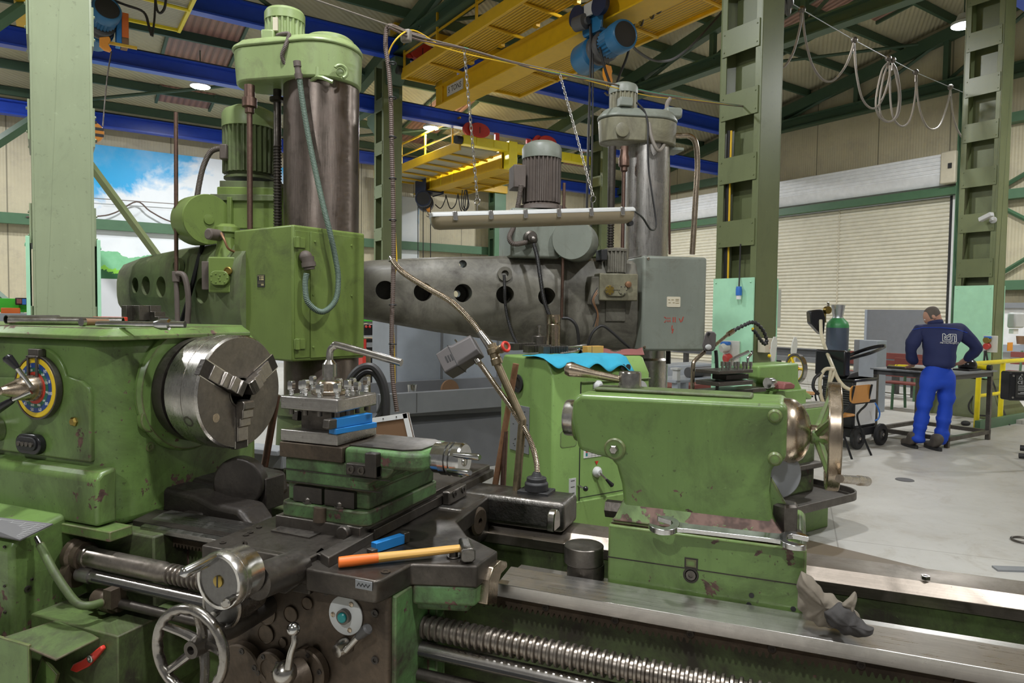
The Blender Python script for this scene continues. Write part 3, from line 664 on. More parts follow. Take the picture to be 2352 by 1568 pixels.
p0,p1,p2,p3=P(8,1462,z=.595),P(150,1416,z=.60),P(228,1464,z=.585),P(128,1514,z=.575)
m=MB(); dz=vv(0,0,.006); m.add([p0,p1,p2,p3,p0-dz,p1-dz,p2-dz,p3-dz],[[0,1,2,3],[4,5,6,7],[0,1,5,4],[1,2,6,5],[2,3,7,6],[3,0,4,7]]); m.build('cover_lid',ld,CC,.002)
a,b=P(0,1458,y=1.345),P(65,1482,y=1.335)
m=MB(); m.box(-3.0,b.x,1.335,1.345,.1,b.z); m.build('side_sheet',lg,CC,.002)
m=MB(); m.prism([(P(x,y_,y=1.40).x,P(x,y_,y=1.40).z) for x,y_ in((100,1508),(135,1548),(120,1600),(70,1600))],'y',1.395,1.405); m.build('bent_flap',lg,CC,.001)
hd=[(165,1537),(172,1523),(195,1512),(215,1497),(235,1481),(240,1490),(222,1512),(205,1530),(180,1542)]
m=MB(); m.prism([(P(x,y_,y=1.46).x,P(x,y_,y=1.46).z) for x,y_ in hd],'y',1.452,1.468); rh=m.build('red_handle',G['red_paint'],CC,.004); tag(rh,'red lever handle')
c=P(208,1512,y=1.452); MB().lathe([(0,.012),(.004,.012),(.005,.006),(.003,.0001)],c,(0,-1,0),16).build('handle_pivot',G['bright_steel'],rh)
# ---- saddle (carriage)
m=MB(); z0,z1=.895,.952
pl=[(-1.49,1.42),(-1.12,1.42),(-1.12,1.395),(-.915,1.395),(-.905,1.412),(-.893,1.530),(-.733,1.583),(-.73,1.71),(-.86,1.79),(-.95,1.90),(-.98,2.22),(-1.46,2.3),(-1.50,1.80)]
m.prism(pl,'z',z0,z1); SA=m.build('saddle',G['oily_steel'],LA,.006,seg=3)
m=MB(); m.prism([(-.893,1.532),(-.738,1.584),(-.736,1.70),(-.86,1.78)],'z',.845,.897); m.prism([(-.90,1.56),(-.765,1.60),(-.765,1.7),(-.88,1.75)],'z',.82,.85); m.build('wing_flank',lt,SA,.008,seg=3)
# front block under the cross screw cover, and top cover
m=MB(); m.box(-1.375,-1.13,1.425,1.62,.87,.968); m.prism([(-1.375,.968),(-1.18,.968),(-1.15,.945),(-1.15,.90),(-1.19,.87),(-1.375,.87)],'y',1.405,1.43); SB=m.build('screw_cover',G['oily_steel'],SA,.004)
a=[P(*q,z=.9685) for q in((622,1220),(665,1200),(762,1214),(710,1237))]
MB().prism([(p.x,p.y) for p in a],'z',.9685,.972).build('cover_plate',G['dark_steel'],SB)
for px,py in((563,1247),(662,1275),(660,1318)):
    MB().bolt(P(px,py,y=1.405),(0,-1,0),.0085,.004).build('cap_screw',G['oily_steel'],SB)
for px,py in((512,1246),(565,1228),(575,1222),(595,1210)): MB().bolt(P(px,py,z=.953),(0,0,1),.009,.002).build('cap_screw',G['oily_steel'],SA)
# gib strip and dovetail
m=MB(); m.prism([(P(x,y_,z=.978).x,P(x,y_,z=.978).y) for x,y_ in((735,1268),(755,1280),(940,1176),(915,1170))],'z',.95,.978); m.build('gib_strip',G['dark_steel'],SA,.003)
m=MB(); m.prism([(P(x,y_,z=.95).x,P(x,y_,z=.95).y) for x,y_ in((724,1284),(756,1300),(770,1290),(738,1272))],'z',.95,.968); m.build('wiper_block',G['dark_steel'],SA,.002)
# rear arms and bridge on the rear way
m=MB(); m.box(-1.12,-.98,2.0,2.36,.80,.955); m.box(-1.10,-.70,2.20,2.36,.858,.960); m.box(-1.5,-1.12,2.2,2.36,.86,.95); m.build('rear_bridge',G['scraped_iron'],SA,.018,seg=4)
c=P(1266,1192,x=-.695); m=MB(); m.prism([(c.y+x,c.z+z) for x,z in arc(0,0,.032,0,180,8)+[(-.032,-.03),(.032,-.03)]],'x',-.70,-.675); m.build('way_wiper',G['worn_chrome'],SA,.004)
c=P(985,1205,y=2.02); m=MB(); m.lathe([(0,.05),(.02,.048),(.025,.04),(.025,.012),(.005,.012),(.005,.0001)],(-.985,2.10,.895),(1,-.12,0),24); m.build('end_boss',G['oily_brown'],SA)
# front way wiper bracket
m=MB(); m.prism([(P(x,y_,x=-.735).y,P(x,y_,x=-.735).z) for x,y_ in((1103,1386),(1108,1330),(1118,1300),(1135,1284),(1150,1287),(1150,1300),(1136,1315),(1130,1340),(1126,1386))],'x',-.745,-.715); w=m.build('way_wiper',G['bronze_steel'],SA,.003)
# nut, screw and name plate on the wing
c=P(1042,1278,z=.953); m=MB(); m.lathe([(0,.019),(.003,.019),(.003,.0001)],c,(0,0,1),20); m.box(c.x-.009,c.x+.009,c.y-.008,c.y+.008,c.z,c.z+.024); m.build('square_bolt',G['dark_steel'],SA,.001)
MB().bolt(P(886,1313,z=.953),(0,0,1),.012,.002).build('cap_screw',G['oily_steel'],SA)
c=P(836,1343,y=1.394); a=facing(c,(0,-1,0)); m=MB(); m.T=a; m.box(-.024,.024,-.011,.011,0,.002); npz=m.build('maker_plate',G['mid_grey'],SA,.001)
m=MB(); m.T=a; zz=[(-.018,-.004),(-.013,.004),(-.008,-.004),(-.003,.004),(.002,-.004),(.007,.004),(.012,-.004),(.018,.004)]
for (x0,y0),(x1,y1) in zip(zz,zz[1:]): m.tube([(x0,y0,.0022),(x1,y1,.0022)],.0012,4)
m.ring((0,0,.0015),(0,0,1),.0,.0,.0) if 0 else None
m.build('plate_mark',G['black_rubber'],npz)
# ---- cross slide
m=MB(); m.box(-1.385,-1.092,1.592,2.47,.95,1.002); XS=m.build('cross_slide',G['dark_steel'],LA,.003)
MB().slot(P(792,1222,y=1.592),(0,-1,0),.021,.012).build('slotted_screw',G['dark_steel'],XS)
m=MB(); m.box(-1.092,-1.075,1.64,2.47,.955,.985); m.build('slide_gib',G['oily_steel'],XS,.002)
c=P(1040,1112,x=-1.075); m=MB(); m.box(-1.075,-1.045,c.y-.08,c.y+.05,.955,1.0); s=m.build('slide_stop',G['dark_steel'],XS,.006); 
for dy in(-.045,.02): MB().bolt((-1.045,c.y+dy,.985),(1,0,0),.012,.004).build('cap_screw',G['black_oil'],s)
# cross feed: cylinder, two dial wheels, crank handles
FC=vv(-1.19,1.19,.983)
MB().cyl((-1.16,1.27,.955),(-1.16,1.42,.945),.042,n=28).build('feed_barrel',G['dark_steel'],XS)
m=MB(); m.lathe([(-.075,.0001),(-.075,.06),(-.03,.064),(-.028,.066),(-.016,.066),(-.0155,.0645),(-.0135,.0645),(-.013,.0665),(.0,.0665),(.008,.063),(.008,.056),(.004,.055),(.004,.0001)],FC,(0,-1,0),48)
W1=m.build('cross_feed_wheel',G['bright_steel'],XS); MB().lathe([(0,.0001),(0,.0548),(.0008,.0548),(.0008,.0001)],FC+vv(0,-.0042,0),(0,-1,0),40).build('wheel_face',G['dial_face'],W1)  # thin disc added over the wheel front to darken its reflection
MB().slot(FC+vv(-.002,-.004,.0),(0,-1,0),.014,.004).build('brass_screw',G['brass'],W1); 
MB().box(FC.x-.004,FC.x+.0,FC.y-.0095,FC.y-.008,FC.z-.013,FC.z+.013).build('screw_slot',G['black_rubber'],W1)
h0=P(500,1277,y=1.19); h1=P(418,1318,y=1.10); d=(h1-h0); L=d.length
MB().lathe([(0,.010),(L*.3,.0125),(L*.92,.0125),(L*.97,.011),(L,.0085),(L+.006,.0001)],h0,d,18).build('crank_handle',G['chrome'],W1)
k0=P(537,1372,y=1.18); k1=P(518,1386,y=1.14); d=(k1-k0); L=d.length
MB().lathe([(0,.008),(L*.6,.008),(L*.6,.0105),(L,.0105),(L+.003,.007),(L+.003,.0001)],k0,d,16).build('index_knob',G['worn_chrome'],W1)
c=P(510,1388,y=1.27); m=MB(); m.lathe([(-.10,.0001),(-.10,.05),(-.05,.056),(-.02,.056),(0,.06),(.006,.057),(.006,.052),(.003,.05),(.003,.0001)],c,(0,-1,0),40); W2=m.build('fine_feed_wheel',G['wheel_iron'],SA); MB().lathe([(0,.0001),(0,.0498),(.0008,.0498),(.0008,.0001)],c+vv(0,-.0032,0),(0,-1,0),40).build('wheel_face',G['dial_face'],W2)  # added front disc, its dark colour replaces a dark reflection
k0=P(507,1398,y=1.26); k1=P(490,1412,y=1.23); d=k1-k0; L=d.length
MB().lathe([(0,.006),(L*.5,.006),(L*.5,.0085),(L,.0085),(L,.0001)],k0,d,14).build('index_knob',G['worn_chrome'],W2)
# ---- compound rest and top slide
m=MB(); m.prism(rrect(-1.378,-1.075,1.60,2.02,.03),'z',1.0,1.042); CO=m.build('compound_rest',lt,LA,.004)
m=MB(); m.box(-1.365,-1.085,1.625,2.0,1.042,1.105)
m.prism([(-1.365,1.095),(-1.075,1.095),(-1.085,1.115),(-1.05,1.135),(-1.02,1.14),(-1.00,1.16),(-1.00,1.172),(-1.365,1.172)],'y',1.612,1.98); m.build('compound_body',lt,CO,.008,seg=3)
m=MB(); m.box(-1.335,-1.235,1.6105,1.64,1.045,1.09); m.box(-1.225,-1.125,1.6105,1.64,1.045,1.09); m.build('bolt_pocket',G['black_oil'],CO)
for u in(-1.285,-1.175):
    MB().lathe([(0,.018),(.004,.018),(.004,.012),(.012,.012),(.016,.009),(.016,.0001)],(u,1.618,1.043),(0,0,1),6).build('clamp_nut',G['dark_steel'],CO)
m=MB(); m.cyl((-1.23,1.598,1.0),(-1.23,1.602,1.04),.02,.02,14); m.build('scallop',G['oily_brown'],CO)
for i in range(2): MB().box(-1.366,-1.04+i*.03,1.6085,1.612,1.10+i*.035,1.1025+i*.035).build('seam_groove',G['black_oil'],CO)
m=MB(); m.box(-1.378,-1.16,1.602,1.83,1.172,1.216); TS=m.build('top_slide',G['oily_brown'],CO,.003)
pl=[(-1.16,1.61),(-.965,1.61)]+arc(-.965,1.66,.05,-90,0,5)+[(-.915,1.78)]+arc(-.965,1.78,.05,0,90,5)+[(-1.16,1.83)]
m=MB(); m.prism(pl,'z',1.165,1.216); m.build('slide_arm',lt,TS,.012,seg=3)
m=MB(); m.prism([(-1.155,1.63),(-.98,1.63),(-.94,1.66),(-.94,1.78),(-.98,1.81),(-1.155,1.81)],'z',1.216,1.2205); m.build('slide_top_plate',G['oily_steel'],TS)
m=MB(); a=P(800,1057,y=1.60).x; b=P(870,1060,y=1.60).x; m.box(a,b,1.588,1.612,1.145,1.178); m.box(b-.036,b,1.585,1.612,1.145,1.212); s=m.build('stop_bracket',G['black_oil'],TS,.003)
for t_ in(.18,.52): MB().bolt((a+(b-a)*t_,1.588,1.162),(0,-1,0),.011,.004).build('cap_screw',G['oily_steel'],s)
# micrometer drum and its two handles
DO=vv(-.915,1.70,1.193); m=MB(); m.lathe([(0,.0001),(0,.042),(.022,.042),(.024,.046),(.042,.046),(.043,.039),(.047,.039),(.048,.047),(.056,.047),(.057,.041),(.061,.041),(.062,.047),(.082,.047),(.088,.043),(.088,.0001)],DO,(1,0,0),40)
DR=m.build('micrometer_drum',G['chrome'],TS); MB().slot(DO+vv(.088,-.002,-.004),(1,0,0),.013,.003).build('drum_screw',G['worn_chrome'],DR)
for (a,b) in(((1043,1044),(1102,1050)),((1030,1080),(1080,1086))):
    p=P(*a,x=DO.x+.085); q=P(*b,x=DO.x+.175); d=q-p; L=d.length
    MB().lathe([(0,.006),(L*.15,.007),(L*.5,.0085),(L*.95,.0085),(L,.006),(L,.0001)],p,d,16).build('crank_handle',G['chrome'],DR)
# ---- tool post
m=MB(); m.box(-1.377,-1.177,1.605,1.802,1.218,1.252); TP=m.build('tool_post',G['ground_steel'],LA,.003)
MB().box(-1.335,-1.225,1.645,1.755,1.25,1.312).build('post_core',G['oily_steel'],TP,.003)
MB().box(-1.377,-1.177,1.605,1.802,1.311,1.349).build('post_head',G['ground_steel'],TP,.004)
m=MB(); m.lathe([(0,.055),(.012,.055),(.012,.0001)],(-1.277,1.703,1.349),(0,0,1),6); m.lathe([(.012,.036),(.034,.036),(.04,.032),(.04,.0001)],(-1.277,1.703,1.349),(0,0,1),24); m.build('post_cap',G['bronze_steel'],TP,.002)
bl=[]
for i in range(4):
    t_=.125+.25*i
    for (x,y_) in((-1.377+.2*t_,1.624),(-1.377+.2*t_,1.784),(-1.358,1.605+.197*t_),(-1.196,1.605+.197*t_)):
        if all((x-a)**2+(y_-b)**2>.0012 for a,b in bl): bl.append((x,y_))
for x,y_ in bl:
    h=random.choice((.012,.016,.022)); b=MB(); b.lathe([(-.02,.0075),(0,.0075)]+sum([[(h*k/5,.0075),(h*k/5+.001,.0062)] for k in range(1,5)],[])+[(h,.0075),(h,.0098),(h+.002,.0098)],(x,y_,1.349),(0,0,1),12)
    b.lathe([(0,.0098),(.002,.0115),(.022,.0115),(.026,.0085),(.026,.0001)],(x,y_,1.349+h+.001),(0,0,1),4,True); b.build('tool_bolt',G['chrome'],TP,.0012)
    MB().cyl((x,y_,1.295),(x,y_,1.312),.0075,n=10).build('bolt_foot',G['dark_steel'],TP)
# ---- apron
m=MB(); m.prism([(-1.45,1.44),(-.905,1.44),(-.905,1.70),(-1.45,1.70)],'z',.28,.90); AP=m.build('apron',G['oily_brown'],LA,.01,seg=3)
m=MB(); m.prism([(1.455,.28),(1.455,.895),(1.58,.895),(1.72,.86),(1.72,.28)],'x',-.906,-.893); m.prism([(1.62,.30),(1.62,.84),(1.66,.86),(1.66,.30)],'x',-.895,-.865); m.build('apron_side',lt,AP,.004)
for px,py,r in((610,1405,.034),(668,1410,.022),(706,1385,.017),(611,1455,.026),(650,1475,.013)):
    c=P(px,py,y=1.438); MB().lathe([(0,r),(.003,r),(.004,r*.93),(.002,r*.9),(.002,.0001)],c,(0,-1,0),26).build('round_cover',G['oily_brown'],AP)
m=MB(); c=P(565,1530,y=1.43); m.lathe([(0,.070),(.022,.070),(.026,.066),(.026,.0001)],c,(0,-1,0),32); q=m.build('bearing_cover',G['oily_brown'],AP)
for a in(20,80,140,200,260,320): MB().bolt(c+vv(.056*cos(R(a)),-.026,.056*sin(R(a))),(0,-1,0),.0085,.002).build('cap_screw',G['black_oil'],q)
m=MB(); c=P(632,1530,y=1.43); m.lathe([(0,.048),(.02,.048),(.024,.044),(.024,.03),(.02,.028),(.02,.0001)],c,(0,-1,0),28); q=m.build('bearing_cover',G['oily_brown'],AP)
for a in(40,120,200,300): MB().bolt(c+vv(.038*cos(R(a)),-.024,.038*sin(R(a))),(0,-1,0),.007,.002).build('cap_screw',G['black_oil'],q)
c=P(795,1412,y=1.438); pz=MB().lathe([(0,.0001),(0,.05),(.003,.05),(.004,.048),(.004,.0001)],c,(0,-1,0),40).build('button_plate',G['pale_grey'],AP)
for a in(60,185,292): MB().slot(c+vv(.037*cos(R(a)),-.004,.037*sin(R(a))),(0,-1,0),.0065,.002).build('plate_screw',G['bronze_steel'],pz)
MB().ring(c+vv(0,-.004,0),(0,-1,0),.013,.019,.012,24).build('button_collar',G['dark_steel'],pz)
tag(MB().lathe([(0,.0125),(.016,.0125),(.018,.010),(.018,.0001)],c+vv(0,-.004,0),(0,-1,0),20).build('push_button',G['button_teal'],pz),'teal push button')
p=P(797,1480,y=1.44); hb=MB().lathe([(0,.022),(.02,.022),(.035,.016),(.037,.0001)],p,(-.2,-1,-.1),18).build('engage_lever',G['worn_chrome'],AP)
a,b,c_=P(795,1493,y=1.41),P(822,1463,y=1.41),P(847,1441,y=1.41)
MB().cyl(a,b,.0085).build('lever_arm',G['worn_chrome'],hb); MB().lathe([(0,.008),(.012,.011),((c_-b).length*.9,.014),((c_-b).length,.010),((c_-b).length,.0001)],b,c_-b,16).build('grip',G['dark_grey'],hb)
for px,py in((862,1407),(862,1515),(750,1357)): MB().bolt(P(px,py,y=1.44),(0,-1,0),.010,.004).build('cap_screw',G['black_oil'],AP)
# ball lever on its swivel
c=P(712,1535,y=1.43); m=MB(); m.lathe([(0,.06),(.02,.06),(.024,.056),(.024,.0001)],c,(0,-1,0),36); m.lathe([(.02,.042),(.10,.040),(.10,.0001)],c,(-.35,-1,-.12),28); bl=m.build('ball_lever',G['oily_brown'],AP)
for a in(75,15,-45): MB().bolt(c+vv(.05*cos(R(a)),-.024,.05*sin(R(a))),(0,-1,0),.007,.003).build('cap_screw',G['black_oil'],bl)
s=P(654,1545,y=1.34); MB().sph(s,.030,24).build('swivel_ball',G['worn_chrome'],bl)
k=P(674,1444,y=1.34); MB().tube([P(662,1535,y=1.33),P(668,1500,y=1.335),P(676,1475,y=1.338),P(675,1452,y=1.34)],lambda t,i:.0095-.003*t,12,6).build('lever_rod',G['worn_chrome'],bl)
MB().sph(k,.0165,24,(1,1,1)).build('ball_knob',G['chrome'],bl)
# carriage handwheel
Hc=P(437,1494,y=1.17); n=vv(.05,-1,.0).normalized()
x_,y__,_=basis(n); m=MB(); RR=.097; N=64; rings=[]
for i in range(N):
    a=2*PI*i/N; e=x_*cos(a)+y__*sin(a); rings.append([Hc+e*(RR+.0115*cos(2*PI*j/12)*(1+(.22*sin(a*20) if cos(2*PI*j/12)<-.3 else 0)))+n*.0125*sin(2*PI*j/12) for j in range(12)])
rings.append(rings[0]); m.loft(rings,cap=False); HW=m.build('carriage_handwheel',G['wheel_iron'],AP,ang=60)
hub=Hc-n*.035
m=MB(); m.lathe([(-.02,.0001),(-.02,.026),(.02,.022),(.034,.020),(.034,.010),(.02,.010),(.02,.0001)],hub,n,22); m.lathe([(-.26,.0001),(-.26,.03),(-.10,.03),(-.02,.018)],hub,n,18); m.build('hub',G['dark_steel'],HW)
for k in range(5):
    a=R(150+72*k); e=x_*cos(a)+y__*sin(a); MB().tube([hub+e*.015,hub+e*.05+n*.012,Hc+e*(RR-.004)],lambda t,i:.0125-.0035*t,10,5).build('spoke',G['wheel_iron'],HW)
# ---- tailstock
m=MB(); m.box(-.457,.042,1.836,2.18,.856,1.024); m.prism([(-.457,1.024),(-.44,1.036),(.03,1.036),(.042,1.024)],'y',1.848,2.17)
TB=m.build('tailstock',lg,LA,.005)
MB().box(-.458,.043,1.8352,1.837,.9335,.9365).build('base_seam',G['black_oil'],TB)
body=[(-.575,1.30),(-.575,1.352),(-.555,1.374),(-.02,1.378),(-.012,1.36),(-.012,1.235),(-.045,1.215),(-.05,1.15),(-.04,1.09),(-.015,1.036),(-.445,1.036),(-.435,1.06),(-.425,1.09),(-.43,1.13),(-.445,1.18),(-.462,1.198),(-.50,1.204),(-.555,1.215)]
m=MB(); m.prism(body,'y',1.862,2.09); m.build('tailstock_body',lg,TB,.040,seg=6)
r0=[(-.452,1.842),(-.01,1.842),(-.01,2.12),(-.452,2.12)]; r1=[(-.425,1.868),(-.045,1.868),(-.045,2.09),(-.425,2.09)]
m=MB(); m.loft([[vv(x,y,1.034) for x,y in r0],[vv(x*.98,y+.004,1.042) for x,y in r0],[vv(x,y,1.09) for x,y in r1]]); m.build('foot_flare',G['lathe_green_worn'],TB,.012,seg=3)
m=MB(); m.box(-.53,-.10,1.93,2.02,1.374,1.387); m.build('top_pad',ld,TB,.008)
m=MB(); m.lathe([(-.05,.0001),(-.05,.026),(-.048,.026),(-.046,.0525),(-.040,.054),(.06,.054)],(-.578,SV,1.287),(1,0,0),40); m.build('quill',G['bright_steel'],TB)
MB().lathe([(0,.066),(.02,.072),(.06,.072)],(-.59,SV,1.287),(1,0,0),40).build('barrel_collar',lg,TB)
# dome cap, feed shaft, wheel
m=MB(); m.lathe([(-.01,.088),(.006,.088),(.02,.084),(.04,.068),(.052,.045),(.058,.022),(.075,.021),(.078,.025),(.10,.025),(.10,.0001)],(-.012,SV,1.292),(1,0,0),44); m.build('dome_cap',G['bronze_steel'],TB)
MB().lathe([(0,.06),(.012,.06),(.014,.057),(.014,.0001)],(-.03,1.93,1.185),(.6,-.8,0),36).build('grey_disc',G['mid_grey'],TB)
HX=.098; C=vv(HX,SV,1.288)
WH=MB().ring(C-vv(.016,0,0),(1,0,0),.122,.140,.032,64).build('tailstock_handwheel',G['bronze_steel'],TB,.004)
MB().lathe([(-.055,.018),(-.05,.024),(-.02,.024),(0,.020),(.004,.012),(.004,.0001)],C,(1,0,0),22).build('hub',lg,WH)
for a in(60,150,240,330):
    e=vv(0,cos(R(a)),sin(R(a))); m=MB(); p=C-vv(.035,0,0)+e*.012; q=C+e*.124
    m.tube([p,q],lambda t,i:.013-.004*t,6,1); m.build('spoke',lg,WH)
p=P(1918,1098,x=HX); q=P(1992,1105,x=HX+.115); p=vv(HX+.01,p.y,p.z); d=q-p; L=d.length
MB().lathe([(0,.010),(L*.1,.0105),(L*.5,.012),(L*.58,.0105),(L*.64,.0145),(L*.97,.0145),(L,.012),(L,.0001)],p,d,18).build('crank_handle',G['bronze_steel'],WH)
# clamp lever on top
b=vv(-.436,SV,1.387); cb=MB().lathe([(0,.034),(.004,.034),(.004,.0325),(.040,.0325),(.045,.030),(.045,.0001)],b,(0,0,1),32).build('clamp_boss',G['worn_chrome'],TB)
p=b+vv(-.028,-.005,.022); q=P(1300,846,y=1.95); d=q-p; L=d.length
MB().lathe([(0,.0105),(L*.5,.0125),(L*.9,.0215),(L*.93,.0215),(L,.017),(L+.006,.0001)],p,d,20).build('clamp_handle',G['bronze_steel'],cb)
# bolts and fittings of the tailstock
c=P(1413,1030,y=1.862); q=MB().lathe([(0,.030),(.006,.030),(.01,.026),(.01,.0001)],c,(0,-1,0),22).build('bolt_seat',lg,TB); MB().lathe([(.009,.013),(.02,.013),(.024,.010),(.024,.0001)],c,(0,-1,0),6).build('hex_bolt',G['worn_chrome'],q)
for px,py in((1780,955),(1780,1053)):
    c=P(px,py,y=1.862); MB().lathe([(0,.018),(.005,.018),(.012,.013),(.014,.0001)],c,(0,-1,0),14).build('cap_bolt',lg,TB)
c=P(1587,1320,y=1.836); q=MB().lathe([(0,.020),(.003,.020),(.003,.015),(.0,.0149)],c,(0,-1,0),24).build('offset_screw',G['black_oil'],TB); MB().bolt(c,(0,-1,0),.013,.005).build('cap_screw',G['dark_steel'],q)
MB().box(c.x-.017,c.x+.017,1.834,1.838,c.z+.016,c.z+.045).build('index_window',G['black_oil'],TB)
MB().box(c.x-.013,c.x+.013,1.833,1.838,c.z+.022,c.z+.041).build('index_plate',lg,TB)
for px,py in((1726,1367),(1720,1388),(1822,1398)):
    c=P(px,py,y=1.8355); MB().lathe([(0,.0001),(0,.0065),(.001,.0065),(.001,.0001)],c,(0,-1,0),14).build('screw_hole',G['black_rubber'],TB)
c=P(1802,1225,z=1.036); q=MB().lathe([(0,.043),(.008,.043),(.008,.0001)],c,(0,0,1),28).build('washer',G['dark_steel'],TB); MB().lathe([(.008,.034),(.075,.034),(.082,.028),(.082,.0001)],c,(0,0,1),6).build('hex_nut',G['dark_steel'],q,.002)
c=P(1641,1206,z=1.037); MB().lathe([(0,.016),(.02,.016),(.022,.013),(.022,.008),(.03,.008),(.03,.0001)],c,(0,0,1),6).build('hex_nut',G['brass'],TB)
m=MB(); m.prism([(P(x,y_,y=1.90).x,P(x,y_,y=1.90).z) for x,y_ in((1762,1090),(1766,1085),(1812,1168),(1812,1215),(1762,1215))],'y',1.895,1.91); m.build('rib',lg,TB,.002)
m=MB(); c=P(1408,1168,y=1.97); m.lathe([(-.02,.026),(.03,.026),(.03,.0001)],c,(1,0,0),6); m.build('clamp_nut',G['oily_steel'],TB)

# ================================================================== loose things on the lathe
g='tools lying on the long lathe'
# wrench key standing in the tool post cap
K=thing('tee_wrench','polished bent socket wrench standing on the tool post','wrench',(-1.277,1.703,1.389))
c=vv(-1.277,1.703,1.389)
MB().lathe([(0,.014),(.012,.014),(.012,.021),(.05,.0205),(.062,.012),(.062,.0001)],c+vv(0,0,.0),(0,0,1),20).build('socket',G['worn_chrome'],K)
p=c+vv(0,0,.055); q=P(922,833,y=1.71)
MB().tube([p,p+vv(0,0,.02),p+vv(.004,0,.038),p+vv(.018,0,.048),p+vv(.04,0,.05),q],.0105,14,8).build('bar',G['worn_chrome'],K)
# cutting tools in the post
def bit(p,q,w,h,lb,tipm,n='turning_tool'):
    p=Vector(p);q=Vector(q); d=(q-p); L=d.length; T=Matrix((d.normalized(),vv(0,0,1).cross(d.normalized()),vv(0,0,1))).transposed().to_4x4(); T.translation=p
    t=thing(n,lb,'cutting tool',p); a=MB(); a.T=T; a.box(.03,L,-w/2,w/2,0,h); s=a.build('shank',G['tape_blue'],t,.0015)
    a=MB(); a.T=T; a.prism([(0,0.004),(.008,0),(.034,0),(.034,h),(.004,h)],'y',-w/2,w/2); a.build('cutting_tip',G[tipm],t,.002); return t
bit((-1.196,1.575,1.268),(-1.165,1.745,1.268),.024,.027,'blue square turning tool clamped under the tool post head, facing right','dark_steel')
t=thing('tool_packing','blue packing bar under the turning tool in the tool post','packing bar',(-1.23,1.64,1.252)); 
m=MB(); m.T=Matrix.Translation((-1.19,1.605,1.2525))@Matrix.Rotation(R(77),4,'Z'); m.box(-.005,.15,-.016,.014,0,.015); m.build('bar',G['tape_blue'],t,.001)
bit((-1.372,1.66,1.268),(-1.345,1.80,1.268),.022,.03,'blue square turning tool on the chuck side of the tool post','dark_steel')
# hammer on the carriage wing
hp,hq=P(777,1291,z=.968),P(1070,1257,z=.975)
t=thing('hammer','hammer with orange tipped wooden handle lying on the carriage','hammer',(hp+hq)/2-vv(0,0,.015))
d=(hq-hp); L=d.length; sx=vv(0,0,1).cross(d.normalized())
def oval(c,a,b,n=12): return [c+sx*a*cos(2*PI*i/n)+vv(0,0,1)*b*sin(2*PI*i/n) for i in range(n)]
st=[(0,.010,.010),(.004,.0135,.0135),(.1,.0145,.014),(.3,.0135,.0125),(.55,.0115,.0105),(.85,.0135,.010),(1.0,.0125,.009)]
i0=[(s,a,b) for s,a,b in st if s<=.3]; m=MB(); m.loft([oval(hp+d*s,a,b) for s,a,b in i0]); m.build('handle_end',G['orange'],t)
m=MB(); m.loft([oval(hp+d*s,a,b) for s,a,b in st if s>=.3]); m.build('handle',G['wood_box'],t)
T=Matrix((d.normalized(),sx,vv(0,0,1))).transposed().to_4x4(); T.translation=hq
m=MB(); m.T=T@Matrix.Rotation(R(-8),4,'Z'); oc=lambda y,a,b:[vv(a*x,y,b*z) for x,z in((1,.6),(.6,1),(-.6,1),(-1,.6),(-1,-.6),(-.6,-1),(.6,-1),(1,-.6))]
m.loft([oc(-.062,.017,.017),oc(-.058,.019,.019),oc(-.03,.017,.017),oc(.02,.017,.017),oc(.05,.014,.010),oc(.066,.012,.003)]); m.build('head',G['scraped_iron'],t,.002)
# blue tool bit behind the hammer
a,b=P(848,1268,z=.957),P(935,1240,z=.957); t=thing('turning_tool','blue turning tool lying behind the hammer on the carriage','cutting tool',(a+b)/2)
d=(b-a); T=Matrix((d.normalized(),vv(0,0,1).cross(d.normalized()),vv(0,0,1))).transposed().to_4x4(); T.translation=a
m=MB(); m.T=T; m.box(.015,d.length*.86,-.011,.011,-.003,.022); m.build('shank',G['tape_blue'],t,.001); m=MB(); m.T=T; m.box(0,.02,-.012,.012,-.003,.008); m.box(d.length*.86,d.length,-.011,.011,-.003,.026); m.build('cutting_tip',G['dark_steel'],t,.002)
# open-ended spanner on the tailstock foot
t=thing('open_end_spanner','large polished double open-ended spanner across the tailstock foot','spanner',(-.14,1.835,1.038))
p,q=P(1525,1214,z=1.045),P(1825,1249,z=1.045); d=q-p; L=d.length; T=Matrix((d.normalized(),vv(0,0,1).cross(d.normalized()),vv(0,0,1))).transposed().to_4x4(); T.translation=p+vv(0,0,.004); T=T@Matrix.Rotation(R(11),4,'X')
def jaw(s,r,op,ang):
    out=[]
    for i in range(0,25):
        a=R(ang+op+(360-2*op)*i/24); out.append((s+r*cos(a),r*sin(a)))
    a0=R(ang); w=r*sin(R(op))*.92; dx=vv(cos(a0),sin(a0),0); dy=vv(-sin(a0),cos(a0),0); c=vv(s,0,0)
    for (k,e) in((.75,-1),(-.25,-1),(-.48,-.5),(-.48,.5),(-.25,1),(.75,1)): pnt=c+dx*(r*k)+dy*(w*e); out.append((pnt.x,pnt.y))
    return out
m=MB(); m.T=T; m.prism(jaw(0,.040,36,160),'z',-.002,.013); m.prism(jaw(L,.037,36,-12),'z',-.003,.011); m.prism([(.028,-.019),(.06,-.0145),(L-.06,-.0145),(L-.026,-.018),(L-.026,.018),(L-.06,.0145),(.06,.0145),(.028,.019)],'z',-.001,.011); m.build('body',G['chrome'],t,.002)
